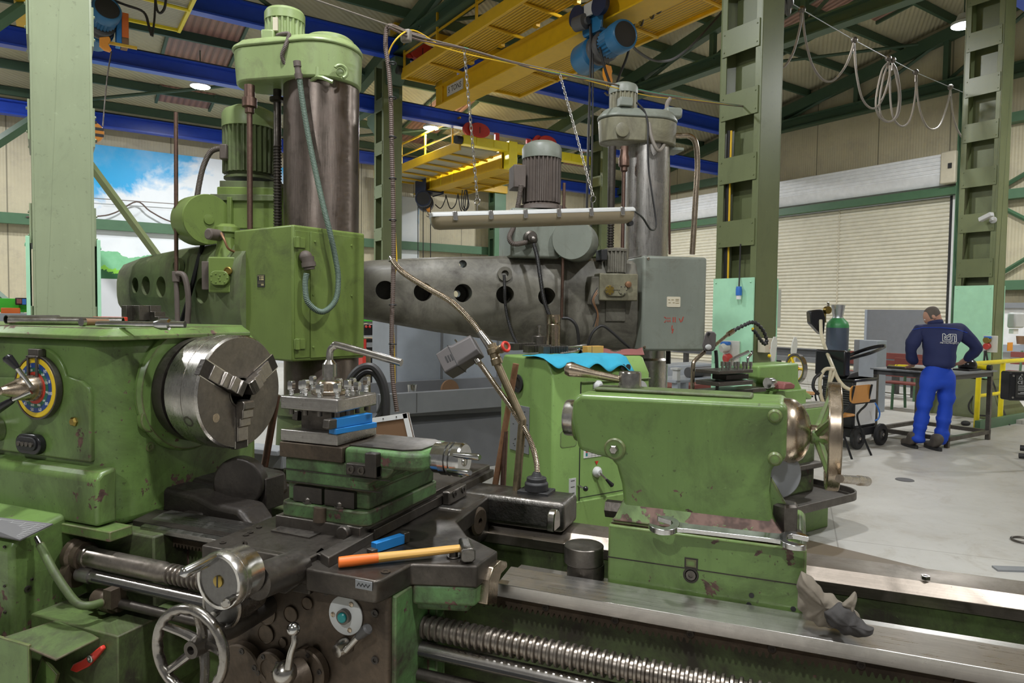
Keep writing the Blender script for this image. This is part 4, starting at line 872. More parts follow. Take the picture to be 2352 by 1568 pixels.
# glove
t=thing('work_glove','crumpled grey and black work glove on the front bed way','glove',(.10,1.78,.86))
gp=[(1838,1313),(1850,1316),(1872,1335),(1893,1362),(1915,1370),(1945,1392),(1975,1412),(1980,1430),(1945,1440),(1905,1438),(1872,1428),(1845,1422),(1832,1390),(1828,1345)]
def blob(pts,y,th,mat,nm,seed):
    rnd=random.Random(seed); P3=[P(a,b,y=y) for a,b in pts]; c=sum(P3,Vector())/len(P3); m=MB(); n=len(P3); K=14; rings=[]
    ph=[rnd.uniform(0,6.28) for _ in range(6)]
    for k in range(K+1):
        s=cos(-PI/2+PI*k/K)**.6 if 0<k<K else .03; y_=th*sin(-PI/2+PI*k/K)
        rr=[]
        for i in range(n*6):
            f=i/6; a=P3[int(f)%n].lerp(P3[(int(f)+1)%n],f%1); v=c+(a-c)*s
            w=.0045*(sin(95*v.x+ph[0]+31*v.z)+sin(110*v.z+ph[1]+60*v.x)+.8*sin(190*v.x-120*v.z+ph[2])+.4*sin(300*v.z+210*v.x+ph[3]))*(.35+.65*s)
            rr.append(v+vv(w*.25,y_+w*(1 if k>K/2 else 1),w*.25))
        rings.append(rr)
    m.loft(rings); return m.build(nm,mat,t,ang=70,sub=1)
MAT['glove_grey']=plain('glove_grey',(.15,.128,.098),.9,bump=.4,bs=60)
MAT['glove_black']=plain('glove_black',(.035,.032,.03),.8,bump=.4,bs=60)
blob(gp,1.765,.030,G['glove_grey'],'palm',3)
blob([(1893,1402),(1925,1385),(1955,1400),(1975,1425),(2008,1443),(2005,1455),(1960,1465),(1925,1447),(1890,1430)],1.735,.022,G['glove_black'],'finger_side',5)
blob([(1935,1380),(1962,1362),(1968,1378),(1960,1405),(1945,1412)],1.75,.016,G['glove_grey'],'cuff',8)
# round steel blanks on the bed
c=P(1340,1330,z=.842); t=thing('steel_blank','short round steel blank standing on another between carriage and tailstock','steel blank',(c.x,c.y,.9))
r=(P(1382,1300,y=c.y).x-P(1295,1300,y=c.y).x)/2
MB().lathe([(0,.0001),(0,r-.002),(.002,r),(.048,r),(.05,r-.002),(.05,.0001)],(c.x,c.y,.892),(0,0,1),44).build('blank',G['dark_steel'],t)
t=thing('steel_blank','lower round steel blank under the other, standing on the lathe bed','steel blank',(c.x+.004,c.y,.842))
MB().lathe([(0,.0001),(0,r-.003),(.048,r-.003),(.05,r-.005),(.05,.0001)],(c.x+.005,c.y+.004,.842),(0,0,1),44).build('blank',G['oily_steel'],t)
c=P(2126,1330,z=.857); t=thing('hex_nut','small hexagon nut lying on the rear bed way','nut',c)
m=MB(); m.ring(c,(0,0,1),.006,.0125,.011,6); m.build('nut',G['bright_steel'],t,.001)
# things on the headstock cover (z 1.53)
ZC=1.531
def rod(a,b,r,mat,name,lb,cat,bore=None,z=ZC,grp=None):
    a=P(*a,z=z+r); b=P(*b,z=z+r); t=thing(name,lb,cat,(a+b)/2-vv(0,0,r),grp)
    if bore: MB().ring(a,(b-a),bore,r,(b-a).length,24).build('tube',mat,t)
    else: MB().cyl(a,b,r,n=20).build('rod',mat,t)
    return t
def top(px,y,r): return vv(P(px,740,y=y).x,y,ZC+r)
def rod2(a,b,r,mat,lb,bore):
    t=thing('steel_tube',lb,'tube',(a+b)/2-vv(0,0,r)); MB().ring(a,(b-a),bore,r,(b-a).length,24).build('tube',mat,t)
rod2(top(22,1.66,.0155),top(283,1.86,.0155),.0155,G['worn_chrome'],'shiny steel tube lying along the front of the headstock top',.0125)
rod2(top(14,1.72,.0165),top(135,1.92,.0165),.0165,G['dark_steel'],'dark steel tube behind the shiny one on the headstock top',.0135)
0 and rod((22,737),(283,735),.0125,G['worn_chrome'],'steel_tube','shiny steel tube lying along the front of the headstock top','tube',.009)
0 and rod((18,733),(130,733),.011,G['dark_steel'],'steel_tube','dark steel tube behind the shiny one on the headstock top','tube',.008)
a,b=top(186,1.665,.0155),top(245,1.76,.0145); t=thing('hand_hammer','wooden ended hand hammer lying on the headstock top','hammer',(a+b)/2-vv(0,0,.014))
MB().cyl(a,a+(b-a)*.12,.0155,n=18).build('head_ring',G['worn_chrome'],t); MB().lathe([(0,.0135),((b-a).length,.010)],a+(b-a)*.05,b-a,16).build('handle',G['board_brown'],t)
a,b=top(222,1.655,.011),top(425,1.76,.0125); t=thing('ratchet_wrench','chrome ratchet wrench with socket on the headstock top','ratchet',(a+b)/2-vv(0,0,.01))
d=b-a; MB().tube([a,a+d*.2,a+d*.5,a+d*.75],lambda t_,i:.0085+.002*sin(3*t_),12,6).build('handle',G['chrome'],t); MB().lathe([(0,.012),(.02,.019),(.05,.019),(.055,.012),(.055,.0001)],a+d*.66,d,16).build('head',G['chrome'],t); MB().cyl(a+d*.8,b,.0115,n=14).build('extension',G['chrome'],t)
a=P(300,735,z=ZC); t=thing('soft_jaw_block','dark steel stepped chuck jaws standing together on the headstock top','chuck jaws',a) if 0 else None
pz=[(279,700,296),(297,700,332)]
def jawblk(x0,x1,y,lb,steps):
    a,b=P(x0,739,z=ZC),P(x1,739,z=ZC); w=(b-a).length; h=P(x0,701,y=a.y).z-ZC; t=thing('chuck_jaw',lb,'chuck jaw',(a.x+w/2,a.y+.03,ZC),'spare chuck jaws on the headstock')
    pf=[(0,.008),(w*.35,.008),(w*.35,0),(w*.6,0),(w*.6,.008),(w,.008),(w,h),(0,h)] if not steps else [(0,.0),(w,.0),(w,h*.32),(w*.75,h*.32),(w*.75,h*.62),(w*.42,h*.62),(w*.42,h),(0,h)]
    m=MB(); m.prism([(a.x+x,ZC+z) for x,z in pf],'y',a.y,a.y+.06); m.build('jaw',G['dark_steel'],t,.0015); return t
jawblk(279,297,0,'plain spare chuck jaw at the left of three on the headstock top',False)
jawblk(298,331,0,'middle spare chuck jaw, plain and wide, on the headstock top',False)
jawblk(333,378,0,'stepped spare chuck jaw at the right of three on the headstock top',True)
a=P(222,740,y=2.12).x; b=P(275,740,y=2.12).x; m=MB(); m.box(a,b,2.1,2.16,ZC,ZC+.026); tag(m.build('steel_bar',G['red_paint'],None,.003),'short red painted bar behind the tools on the headstock top','bar')
# machine lamp: foot on the rear bridge, gooseneck, lamp head
f0=P(1232,1128,z=.965); t=thing('machine_lamp','grey box machine lamp on a metal gooseneck behind the carriage','lamp',(f0.x,f0.y,.96))
m=MB(); m.box(f0.x-.06,f0.x+.055,f0.y-.035,f0.y+.05,.958,.970); m.lathe([(.01,.042),(.035,.042),(.042,.036),(.055,.035),(.058,.02),(.075,.012)],(f0.x,f0.y,.96),(0,0,1),28); m.build('foot',G['black_rubber'],t,.002)
gy=f0.y; gk=[P(1234,1108,y=gy),P(1232,1060,y=gy),P(1215,1005,y=gy),P(1180,945,y=gy),P(1140,888,y=gy),P(1105,838,y=gy),P(1092,825,y=gy)]
MB().hose(gk,.0105,.0055,12).build('gooseneck',G['bronze_steel'],t)
MB().cyl(gk[-1]+(gk[-2]-gk[-1])*.6,gk[-1]+vv(-.012,0,.018),.0125,n=14).build('collar',G['worn_chrome'],t)
c=P(1065,814,y=gy); ax=(P(1115,775,y=gy)-P(1010,848,y=gy)).normalized(); ax=(ax+vv(0,.25,0)).normalized(); nn=vv(-.12,-1,.25); nn=(nn-ax*nn.dot(ax)).normalized(); up=nn.cross(ax)*-1
if up.z<0: up=-up
T=Matrix((ax,up,nn)).transposed().to_4x4(); T.translation=c
m=MB(); m.T=T
rect=lambda x,h,w,ch:[vv(x,y,z) for y,z in((h-ch,w),(h,w-ch),(h,-w+ch),(h-ch,-w),(-h+ch,-w),(-h,-w+ch),(-h,w-ch),(-h+ch,w))]
m.loft([rect(-.085,.044,.040,.004),rect(-.03,.046,.042,.004),rect(-.02,.044,.042,.012),rect(.06,.042,.038,.014)]); hd=m.build('lamp_head',G['lamp_grey'],t,.003)
m=MB(); m.T=T
for i in range(3): m.box(-.058+i*.010,-.053+i*.010,-.014-.002*i,.012-.002*i,.0405,.0425)
m.build('vent_slots',G['black_rubber'],hd)
m=MB(); m.T=T; m.box(-.031,-.029,-.047,.047,-.0425,.0425); m.build('seam',G['black_rubber'],hd)
m=MB(); m.T=T; m.cyl((-.0,.040,.0),(-.0,.050,.0),.008,n=12); m.cyl((0,.05,0),(-.004,.072,0),.0032,n=8); m.build('toggle_switch',G['worn_chrome'],hd)
# coolant pipe with tap and flexible spout
b0=P(1186,1130,z=.965); y0=P(1200,960,y=2.30).y
t=thing('coolant_pipe','brass coolant pipe with red tap and ribbed metal spout behind the carriage','pipe',(b0.x,b0.y,.96))
y0=2.30; pp=[P(1186,1130,y=y0),P(1200,965,y=y0)]; pk=[P(1198,975,y=y0),P(1168,905,y=y0),P(1142,835,y=y0)]
m=MB(); m.tube([pp[0],pp[1]],.0145,14,1); m.tube([pp[1]+vv(0,0,.0),P(1142,835,y=y0)],.0145,14,1); m.sph(pp[1],.0147,12); m.build('pipe',G['valve_brass'],t)
p=P(1141,830,y=y0); q=P(1128,790,y=y0); d=q-p
v=MB().lathe([(-.01,.021),(.01,.021),(.014,.018),(.03,.018),(.032,.023),(.05,.023),(.052,.019),(d.length,.019),(d.length,.0001)],p,d,18).build('tee_fitting',G['valve_brass'],t)
a=P(1140,806,y=y0); b=P(1162,796,y=y0-.02); MB().lathe([(0,.013),(.02,.013),(.022,.016),(.034,.016),(.036,.010),((b-a).length,.010)],a,b-a,14).build('valve_stem',G['valve_brass'],v)
w=MB().torus(b,(b-a),.016,.0055,20,8).build('tap_wheel',G['red_paint'],v); tag(w,'red tap wheel')
MB().lathe([(0,.012),(.045,.0155),(.05,.0155),(.08,.019),(.08,.0001)][::1],P(1102,762,y=y0),P(1126,795,y=y0)-P(1102,762,y=y0),16).build('ferrule',G['worn_chrome'],t)
sp=[P(900,596,y=y0),P(925,625,y=y0),P(980,660,y=y0),P(1035,692,y=y0),P(1080,735,y=y0),P(1104,766,y=y0)]
MB().hose(sp,.0115,.006,12).build('ribbed_spout',G['bronze_steel'],t)
MB().cyl(P(895,590,y=y0),P(908,606,y=y0),.0085,n=12).build('spout_tip',G['worn_chrome'],t)
# two thin rods leaning behind the bed
for (a,b,r,mt,lb) in(((1185,835),(1135,1128),.012,'rust_pipe','rusty brown rod leaning behind the carriage'),((1161,990),(1155,1128),.011,'rod_brown','short taped rod standing beside the rusty rod')):
    p=P(*a,y=2.42);q=P(*b,y=2.42); k=thing('leaning_rod',lb,'rod',q); MB().cyl(q+(q-p)*(.97-0)*1.6 if q.z>5 else q+(q-p).normalized()*1.0,p,r,n=12).build('rod',G[mt],k)
# ================================================================== radial drills
def boolcut(o,cutters):
    tmp=[]
    for c in cutters:
        me=bpy.data.meshes.new('c'); W=CUR[-1]; me.from_pydata([W@p for p in c.v],[],c.f)
        bm=bmesh.new(); bm.from_mesh(me); bmesh.ops.recalc_face_normals(bm,faces=bm.faces); bm.to_mesh(me); bm.free()
        k=bpy.data.objects.new('c',me); COL.objects.link(k); tmp.append(k)
        md=o.modifiers.new('b','BOOLEAN'); md.object=k; md.operation='DIFFERENCE'; md.solver='EXACT'
    dg=bpy.context.evaluated_depsgraph_get(); dg.update()
    me=bpy.data.meshes.new_from_object(o.evaluated_get(dg)); nm=o.data.name; o.modifiers.clear(); o.data=me; me.name=nm
    me.polygons.foreach_set('use_smooth',[True]*len(me.polygons)); me.set_sharp_from_angle(angle=R(35))
    for k in tmp: d=k.data; bpy.data.objects.remove(k); bpy.data.meshes.remove(d)
def arm_mesh(st,ax,sd,n=20,pw=3.2):
    """st: (centre-line point at mid height, half height, half thickness); ax unused; sd = sideways direction"""
    rings=[]
    for c,h,w in st:
        r=[]
        for i in range(n):
            a=2*PI*i/n; ca,sa=cos(a),sin(a)
            k=(abs(ca)**pw+abs(sa)**pw)**(-1/pw); r.append(Vector(c)+Vector(sd)*w*k*ca+vv(0,0,1)*h*k*sa)
        rings.append(r)
    return MB().loft(rings)
def motor(base,r,h,mb,mc,par,nf=26,name='motor',cap=.28,rib=.10):
    """upright finned motor: finned barrel, flange, bell cover"""
    x,y,z=base; m=MB(); n=nf*4; poly=[]
    for i in range(n):
        a=2*PI*i/n; q=r*(1.0 if i%4 in(0,1) else 1-rib); poly.append((x+q*cos(a),y+q*sin(a)))
    m.prism(poly,'z',z+h*.08,z+h*(1-cap)); o=m.build(name,mb,par,ang=20)
    MB().lathe([(0,.0001),(0,r*.95),(h*.03,r*.95),(h*.05,r*.78),(h*.1,r*.78),(h*.1,.0001)],(x,y,z),(0,0,1),28).build('motor_flange',mb,o)
    MB().lathe([(h*(1-cap)-.005,.0001),(h*(1-cap)-.005,r*1.02),(h*(1-cap*.45),r*1.02),(h*(1-cap*.25),r*.93),(h*(1-cap*.06),r*.62),(h*.995,r*.35),(h,.0001)],(x,y,z),(0,0,1),36).build('fan_cover',mc,o)
    return o
def CF(px,py,d):   # frame whose x is the picture's right, y away, at a point
    return Matrix.Translation(P(px,py,d=d))@Matrix.Rotation(YAW,4,'Z')
# ---------------- green radial drill
GD=Matrix.Translation(P(672,700,d=3.8)*1.0)@Matrix.Rotation(YAW+R(53.5),4,'Z'); GD.translation.z=0
with frame(GD):
    zt=P(672,515,x=0).z; zb=P(672,831,x=0).z; L1=P(537,600,x=0).y; L2=P(838,600,y=0).x
    cc=P(739,400,d=4.22); rc=.5*168/1596*4.22
    D1=thing('radial_drill','big green radial drilling machine with steel column behind the chuck','drilling machine',(cc.x,cc.y,0))
    g=G['drill_green']; gp=G['drill_green_pale']; gdus=G['drill_green_dusty']
    CL=MB().lathe([(0,.0001),(0,rc*1.05),(.95,rc*1.05),(.97,rc),(P(739,195,d=4.22).z,rc),(P(739,195,d=4.22).z,.0001)],(cc.x,cc.y,0),(0,0,1),48).build('column',G['column_steel'],D1)
    MB().lathe([(0,.0001),(0,rc*1.75),(.25,rc*1.7),(.5,rc*1.28),(.98,rc*1.16),(.98,rc*1.30),(1.06,rc*1.30),(1.06,.0001)],(cc.x,cc.y,0),(0,0,1),40).build('column_foot',G['drill_green_dusty'],D1)
    BX=MB().box(0,L2,0,L1,zb,zt).build('switch_cabinet',g,D1,.012,seg=3)
    m=MB(); a=P(712,700,y=0).x; m.box(a,L2-.012,-.006,.0,P(712,822,y=0).z,P(712,532,y=0).z); m.build('cabinet_door',g,BX,.002)
    m=MB(); m.box(.012,a-.004,-.005,.0,zb+.02,zt-.03); m.build('hinge_strip',g,BX,.002)
    for px,py in((722,555),(718,677),(718,797),(806,564),(806,679),(806,792)):
        c=P(px,py,y=0); MB().bolt((c.x,-.006,c.z),(0,-1,0),.007,.004,False).build('door_screw',g,BX)
    for py in(557,790):
        c=P(684,py,y=0); m=MB(); m.box(.005,.075,-.014,-.004,c.z-.028,c.z+.028); m.cyl((.02,-.018,c.z-.03),(.02,-.018,c.z+.03),.014,n=12); m.build('hinge',g,BX,.002)
    c=P(600,645,x=0); m=MB(); w=.035; m.box(-.003,.0,c.y-w,c.y+w,c.z-.035,c.z+.035); npz=m.build('rating_plate',G['label_dark'],BX)
    m=MB()
    for (y0,y1,z0,z1) in((-.8,-.1,.5,.72),(-.8,-.1,.1,.4),(.1,.35,.5,.72),(.1,.35,.1,.4),(-.8,-.1,-.75,-.5),(-.8,.8,-.2,-.17),(-.8,.8,-.4,-.37),(-.9,.9,.82,.88)): m.box(-.0038,-.003,c.y+w*y0,c.y+w*y1,c.z+.035*z0,c.z+.035*z1)
    m.build('plate_fields',G['label_gold'],npz)
    # elbow and conduit on the door
    e=P(702,590,y=-.03); m=MB(); m.sph((e.x,-.03,e.z),.036,16,(1,1,1)); m.lathe([(0,.036),(.03,.034),(.03,.039),(.055,.039),(.055,.030),(.07,.030)],(e.x,-.045,e.z),(.12,-.1,-1),18); m.build('conduit_elbow',G['dusty_brown'],BX)
    yc=-.06; hp=[P(704,628,y=yc),P(701,655,y=yc),P(708,695,y=yc-.02),P(740,716,y=yc-.04),P(770,690,y=yc-.04),P(777,640,y=yc-.03),P(770,590,y=yc-.02),P(757,530,y=yc-.02),P(742,470,y=yc+.02),P(724,390,y=yc+.08),P(706,300,y=yc+.12),P(693,220,y=yc+.14),P(687,170,y=yc+.15)]
    CD=MB().hose(hp,.0165,.0085,12).build('conduit',G['hose_teal'],D1)
    MB().lathe([(0,.02),(.03,.023),(.03,.018),(.07,.017),(.07,.021),(.10,.021)],hp[-1]+vv(0,0,-.03),hp[-1]-hp[-2],14).build('conduit_gland',G['dusty_brown'],CD)
    # arm with round openings, runs away to the left
    xa=.16; tip=P(303,662,x=xa); root=P(520,660,x=xa)
    def st(px,t,b,w): q=P(px,t,x=xa); s=P(px,b,x=xa); return ((q+s)/2,(q.z-s.z)/2,w)
    yr=tip.y
    S=[st(302,622,706,.08),st(300,615,713,.10),st(312,604,722,.13),st(360,588,730,.16),st(440,572,742,.18),st(540,556,772,.2),st(620,552,800,.2)]
    A1=arm_mesh(S,None,(1,0,0)).build('arm',G['drill_green_dusty'],D1,ang=50)
    cu=[]
    for px,py,r in((310,655,.055),(337,656,.065),(375,659,.07),(424,663,.075),(477,668,.08)):
        c=P(px,py,x=xa-.16); cu.append(MB().cyl((xa-.4,c.y,c.z),(xa+.06,c.y,c.z),r,n=24))
    c=P(384,592,x=xa); cu.append(MB().cyl((xa-.3,c.y,c.z),(xa+.3,c.y,c.z),.035,n=16))
    boolcut(A1,cu)
    c=P(420,612,x=xa-.17); MB().ring((xa-.19,c.y,c.z),(-1,0,0),.03,.055,.03,20).build('arm_boss',G['drill_green_dusty'],A1)
# gearboxes, motors and hood of the green drill: picture-facing frame
F=CF(640,600,4.2)
with frame(F):
    def Q(px,py,y=0): return P(px,py,y=y)
    def bx(x0,x1,y0,y1,a,b,nm,mt,par,bev=.008):
        p=Q(x0,y1,a); q=Q(x1,y0,a); return MB().box(p.x,q.x,a,b,p.z,q.z).build(nm,mt,par,bev)
    # hood on top of the column
    c0=Q(738,150,0.02); hw=Q(830,150,0.02).x; xl=Q(541,150,0.02).x; z0=Q(690,203,.02).z; z1=Q(700,128,.02).z; zr=Q(700,108,.02).z
    hr=(hw-c0.x); pl=arc(c0.x,.02,hr,-100,100,14)+arc(xl+.15,.02,.15,100,260,12)
    pl2=[(c0.x+(x-c0.x)*.97,.02+(y-.02)*.95) for x,y in pl]
    m=MB(); m.loft([[vv(x,y,z0) for x,y in pl2],[vv(x,y,z1) for x,y in pl]]); HD=m.build('head_housing',gp,D1,.01)
    pl3=[(c0.x+(x-c0.x)*1.02,.02+(y-.02)*1.03) for x,y in pl]; pl4=[(c0.x+(x-c0.x)*.93,.02+(y-.02)*.86) for x,y in pl]
    m=MB(); m.loft([[vv(x,y,z1) for x,y in pl3],[vv(x,y,z1+.018) for x,y in pl3],[vv(x,y,zr) for x,y in pl4]]); m.build('housing_lid',gp,HD,.008)
    p=Q(755,100,.05); MB().lathe([(0,.0001),(0,.155),(.05,.15),(.065,.13),(.065,.0001)],(p.x,.05,zr-.01),(0,0,1),36).build('round_cover',gp,HD)
    p=Q(575,120,.05); MB().lathe([(0,.0001),(0,.05),(.03,.05),(.04,.04),(.04,.0001)],(p.x,.02,zr-.015),(0,0,1),20).build('filler_cap',gp,HD)
    p=Q(652,108,.0); motor((p.x,.02,zr-.01),.115,Q(652,18,.0).z-zr+.01,gp,gp,HD,22,'top_motor',.34,.08)
    a=Q(606,84,-.12); b=Q(632,68,-.12); MB().box(Q(602,84,-.1).x,Q(632,84,-.1).x,-.125,-.03,Q(617,103,-.1).z,Q(617,70,-.1).z).build('terminal_box',gp,HD,.01)
    MB().box(Q(630,60,-.09).x,Q(641,60,-.09).x,-.116,-.10,Q(635,72,-.1).z,Q(635,42,-.1).z).build('motor_label',G['ivory_plate'],HD)
    MB().hose([Q(637,82,-.13),Q(652,78,-.16),Q(664,80,-.18),Q(656,105,-.2),Q(648,128,-.19),Q(655,148,-.17)],.013,.008,10).build('motor_conduit',G['dusty_brown'],HD)
    p=Q(656,150,-.16); MB().cyl((p.x,-.17,p.z),(p.x,-.10,p.z),.019,n=14).build('gland',gp,HD)
    p=Q(685,148,-.17); MB().lathe([(0,.016),(.02,.022),(.05,.022)],(p.x,-.19,p.z),(.1,1,0),14).build('gland',G['dusty_brown'],HD)
    p=Q(779,165,-.2); MB().torus((p.x+.01,-.205,p.z),(.45,-1,0),.035,.010,20,8,R(-70),R(150)).build('lifting_lug',gp,HD); MB().lathe([(0,.022),(.012,.022),(.014,.012),(.014,.0001)],(p.x+.0,-.185,p.z),(.45,-1,0),18).build('plug',gp,HD)
    m=MB(); a,b,c=[Q(*q,-.19) for q in((700,190),(730,178),(765,190))]; m.tube([vv(a.x,-.14,a.z),vv(b.x,-.2,b.z),vv(c.x,-.2,c.z)],.012,6,3); m.tube([vv(b.x,-.2,b.z),vv(b.x,-.20,b.z+.055)],.012,6,1); m.build('rib',gp,HD)
    # hanging shafts
    def shaft(px,y,nm,thread,mt):
        t=Q(px,200,y); b=Q(px,545,y); m=MB(); r=.016
        pr=[(0,.0001),(0,.03),(.07,.03),(.075,.042),(.125,.042),(.13,.026),(.16,.026),(.165,r)] if not thread else [(0,.0001),(0,.024),(.07,.024),(.075,.045),(.095,.045),(.10,.023)]
        L=t.z-b.z; x=.18 if not thread else .36
        if thread:
            pr+=[(.355,.023)]
            while x<L: pr+=[(x,.025),(x+.008,.025),(x+.009,.019),(x+.016,.019)]; x+=.018
        pr+=[(L,r if not thread else .019),(L,.0001)]
        m.lathe(pr,(t.x,y,t.z+.01),(0,0,-1),16); m.build(nm,mt,D1)
    shaft(573,-.10,'drive_shaft',False,G['rod_brown']); shaft(637,.05,'lifting_screw',True,G['oily_steel'])
    # drill head: motor, gearbox, drum
    b=Q(574,415,.30); motor((b.x,.30,b.z),.165,Q(574,246,.30).z-b.z,G['drill_green_dusty'],gp,D1,30,'head_motor',.30)
    HB=bx(498,655,430,525,.12,.55,'gear_head',g,D1); bx(504,640,416,432,.13,.5,'motor_seat',gdus,HB,.004); 
    bx(462+20,640,447,460,.10,.5,'gear_lid',gdus,HB,.004); bx(521,531,452,520,.085,.12,'bracket',g,HB,.003)
    p=Q(478,504,.02); a=vv(.60,-.62,-.03).normalized(); MB().lathe([(-.02,.0001),(-.02,.145),(0,.152),(.2,.152),(.205,.148),(.21,.148),(.21,.03),(.218,.03),(.22,.012),(.22,.0001)],vv(p.x,.02,p.z)-a*.2,a,40).build('drum_cover',g,D1)
    m=MB(); q=Q(404,258,.05); s=Q(405,640,.05); r=Q(404,700,.05); m.cyl(q,s,.012,n=12); RP=m.build('upright_pipe',G['rod_brown'],D1); MB().cyl(s,Q(408,745,.05),.015,n=12).build('pipe_foot',G['dusty_brown'],RP)
    m=MB(); m.box(s.x-.018,s.x+.03,.03,.07,s.z-.02,s.z+.045); m.build('pipe_clamp',G['dusty_brown'],RP,.004)
    MB().tube([Q(408,628,.04),Q(422,632,.02),Q(430,660,.02),Q(433,700,.03),Q(430,748,.04)],.017,10,6).build('drain_hose',G['dusty_brown'],D1)
    MB().hose([Q(510,340,.2),Q(485,348,.2),Q(468,380,.2),Q(458,420,.2),Q(450,470,.2)],.018,.009,10).build('motor_conduit',G['dusty_brown'],D1)
    MB().tube([Q(466,560,.15),Q(455,600,.12),Q(445,640,.1),Q(432,690,.1),Q(415,745,.1)],.014,8,6).build('black_hose',G['black_gloss'],D1)
    bx(503,520,330,365,.13,.2,'terminal_box',G['dusty_brown'],D1,.008)
    # pump unit beside the cabinet
    PU=bx(478,540,590,672,-.12,.15,'pump_block',g,D1); bx(463,480,600,665,-.02,.12,'side_box',G['dusty_brown'],PU,.004)
    p=Q(523,595,-.0); z=Q(523,515,0).z; MB().lathe([(0,.075),(.03,.07),(.10,.06),(z-p.z-.06,.06),(z-p.z-.05,.074),(z-p.z-.02,.07),(z-p.z,.04),(z-p.z,.0001)],(p.x,-.0,p.z),(0,0,1),28).build('pump_dome',g,PU)
    q=Q(498,540,-.06); MB().lathe([(-.04,.0001),(-.04,.034),(.05,.034),(.055,.026),(.055,.0001)],(q.x,-.08,q.z),(-.45,-1,0),20).build('pump_cap',G['dusty_brown'],PU)
    MB().tube([Q(508,535,-.1),Q(515,550,-.13),Q(524,570,-.12),Q(538,578,-.08)],.007,8,6).build('copper_pipe',G['rust_pipe'],PU)
    m=MB(); a=Q(484,655,-.13);b=Q(527,622,-.13); m.prism(rrect(a.x,b.x,a.z,b.z,.035),'y',-.145,-.12); fl=m.build('flange_cover',g,PU,.004)
    for px in(493,513):
        for k in range(5):
            c=Q(px,638,-.145); MB().bolt((c.x+.024*cos(k*1.256),-.145,c.z+.026*sin(k*1.256)),(0,-1,0),.005,.003,False).build('flange_bolt',g,fl)
    c=Q(525,622,-.13); MB().lathe([(0,.024),(.012,.024),(.014,.018),(.010,.017),(.010,.0001)],(c.x,-.13,c.z),(0,-1,0),18).build('sight_glass',G['brass'],PU)
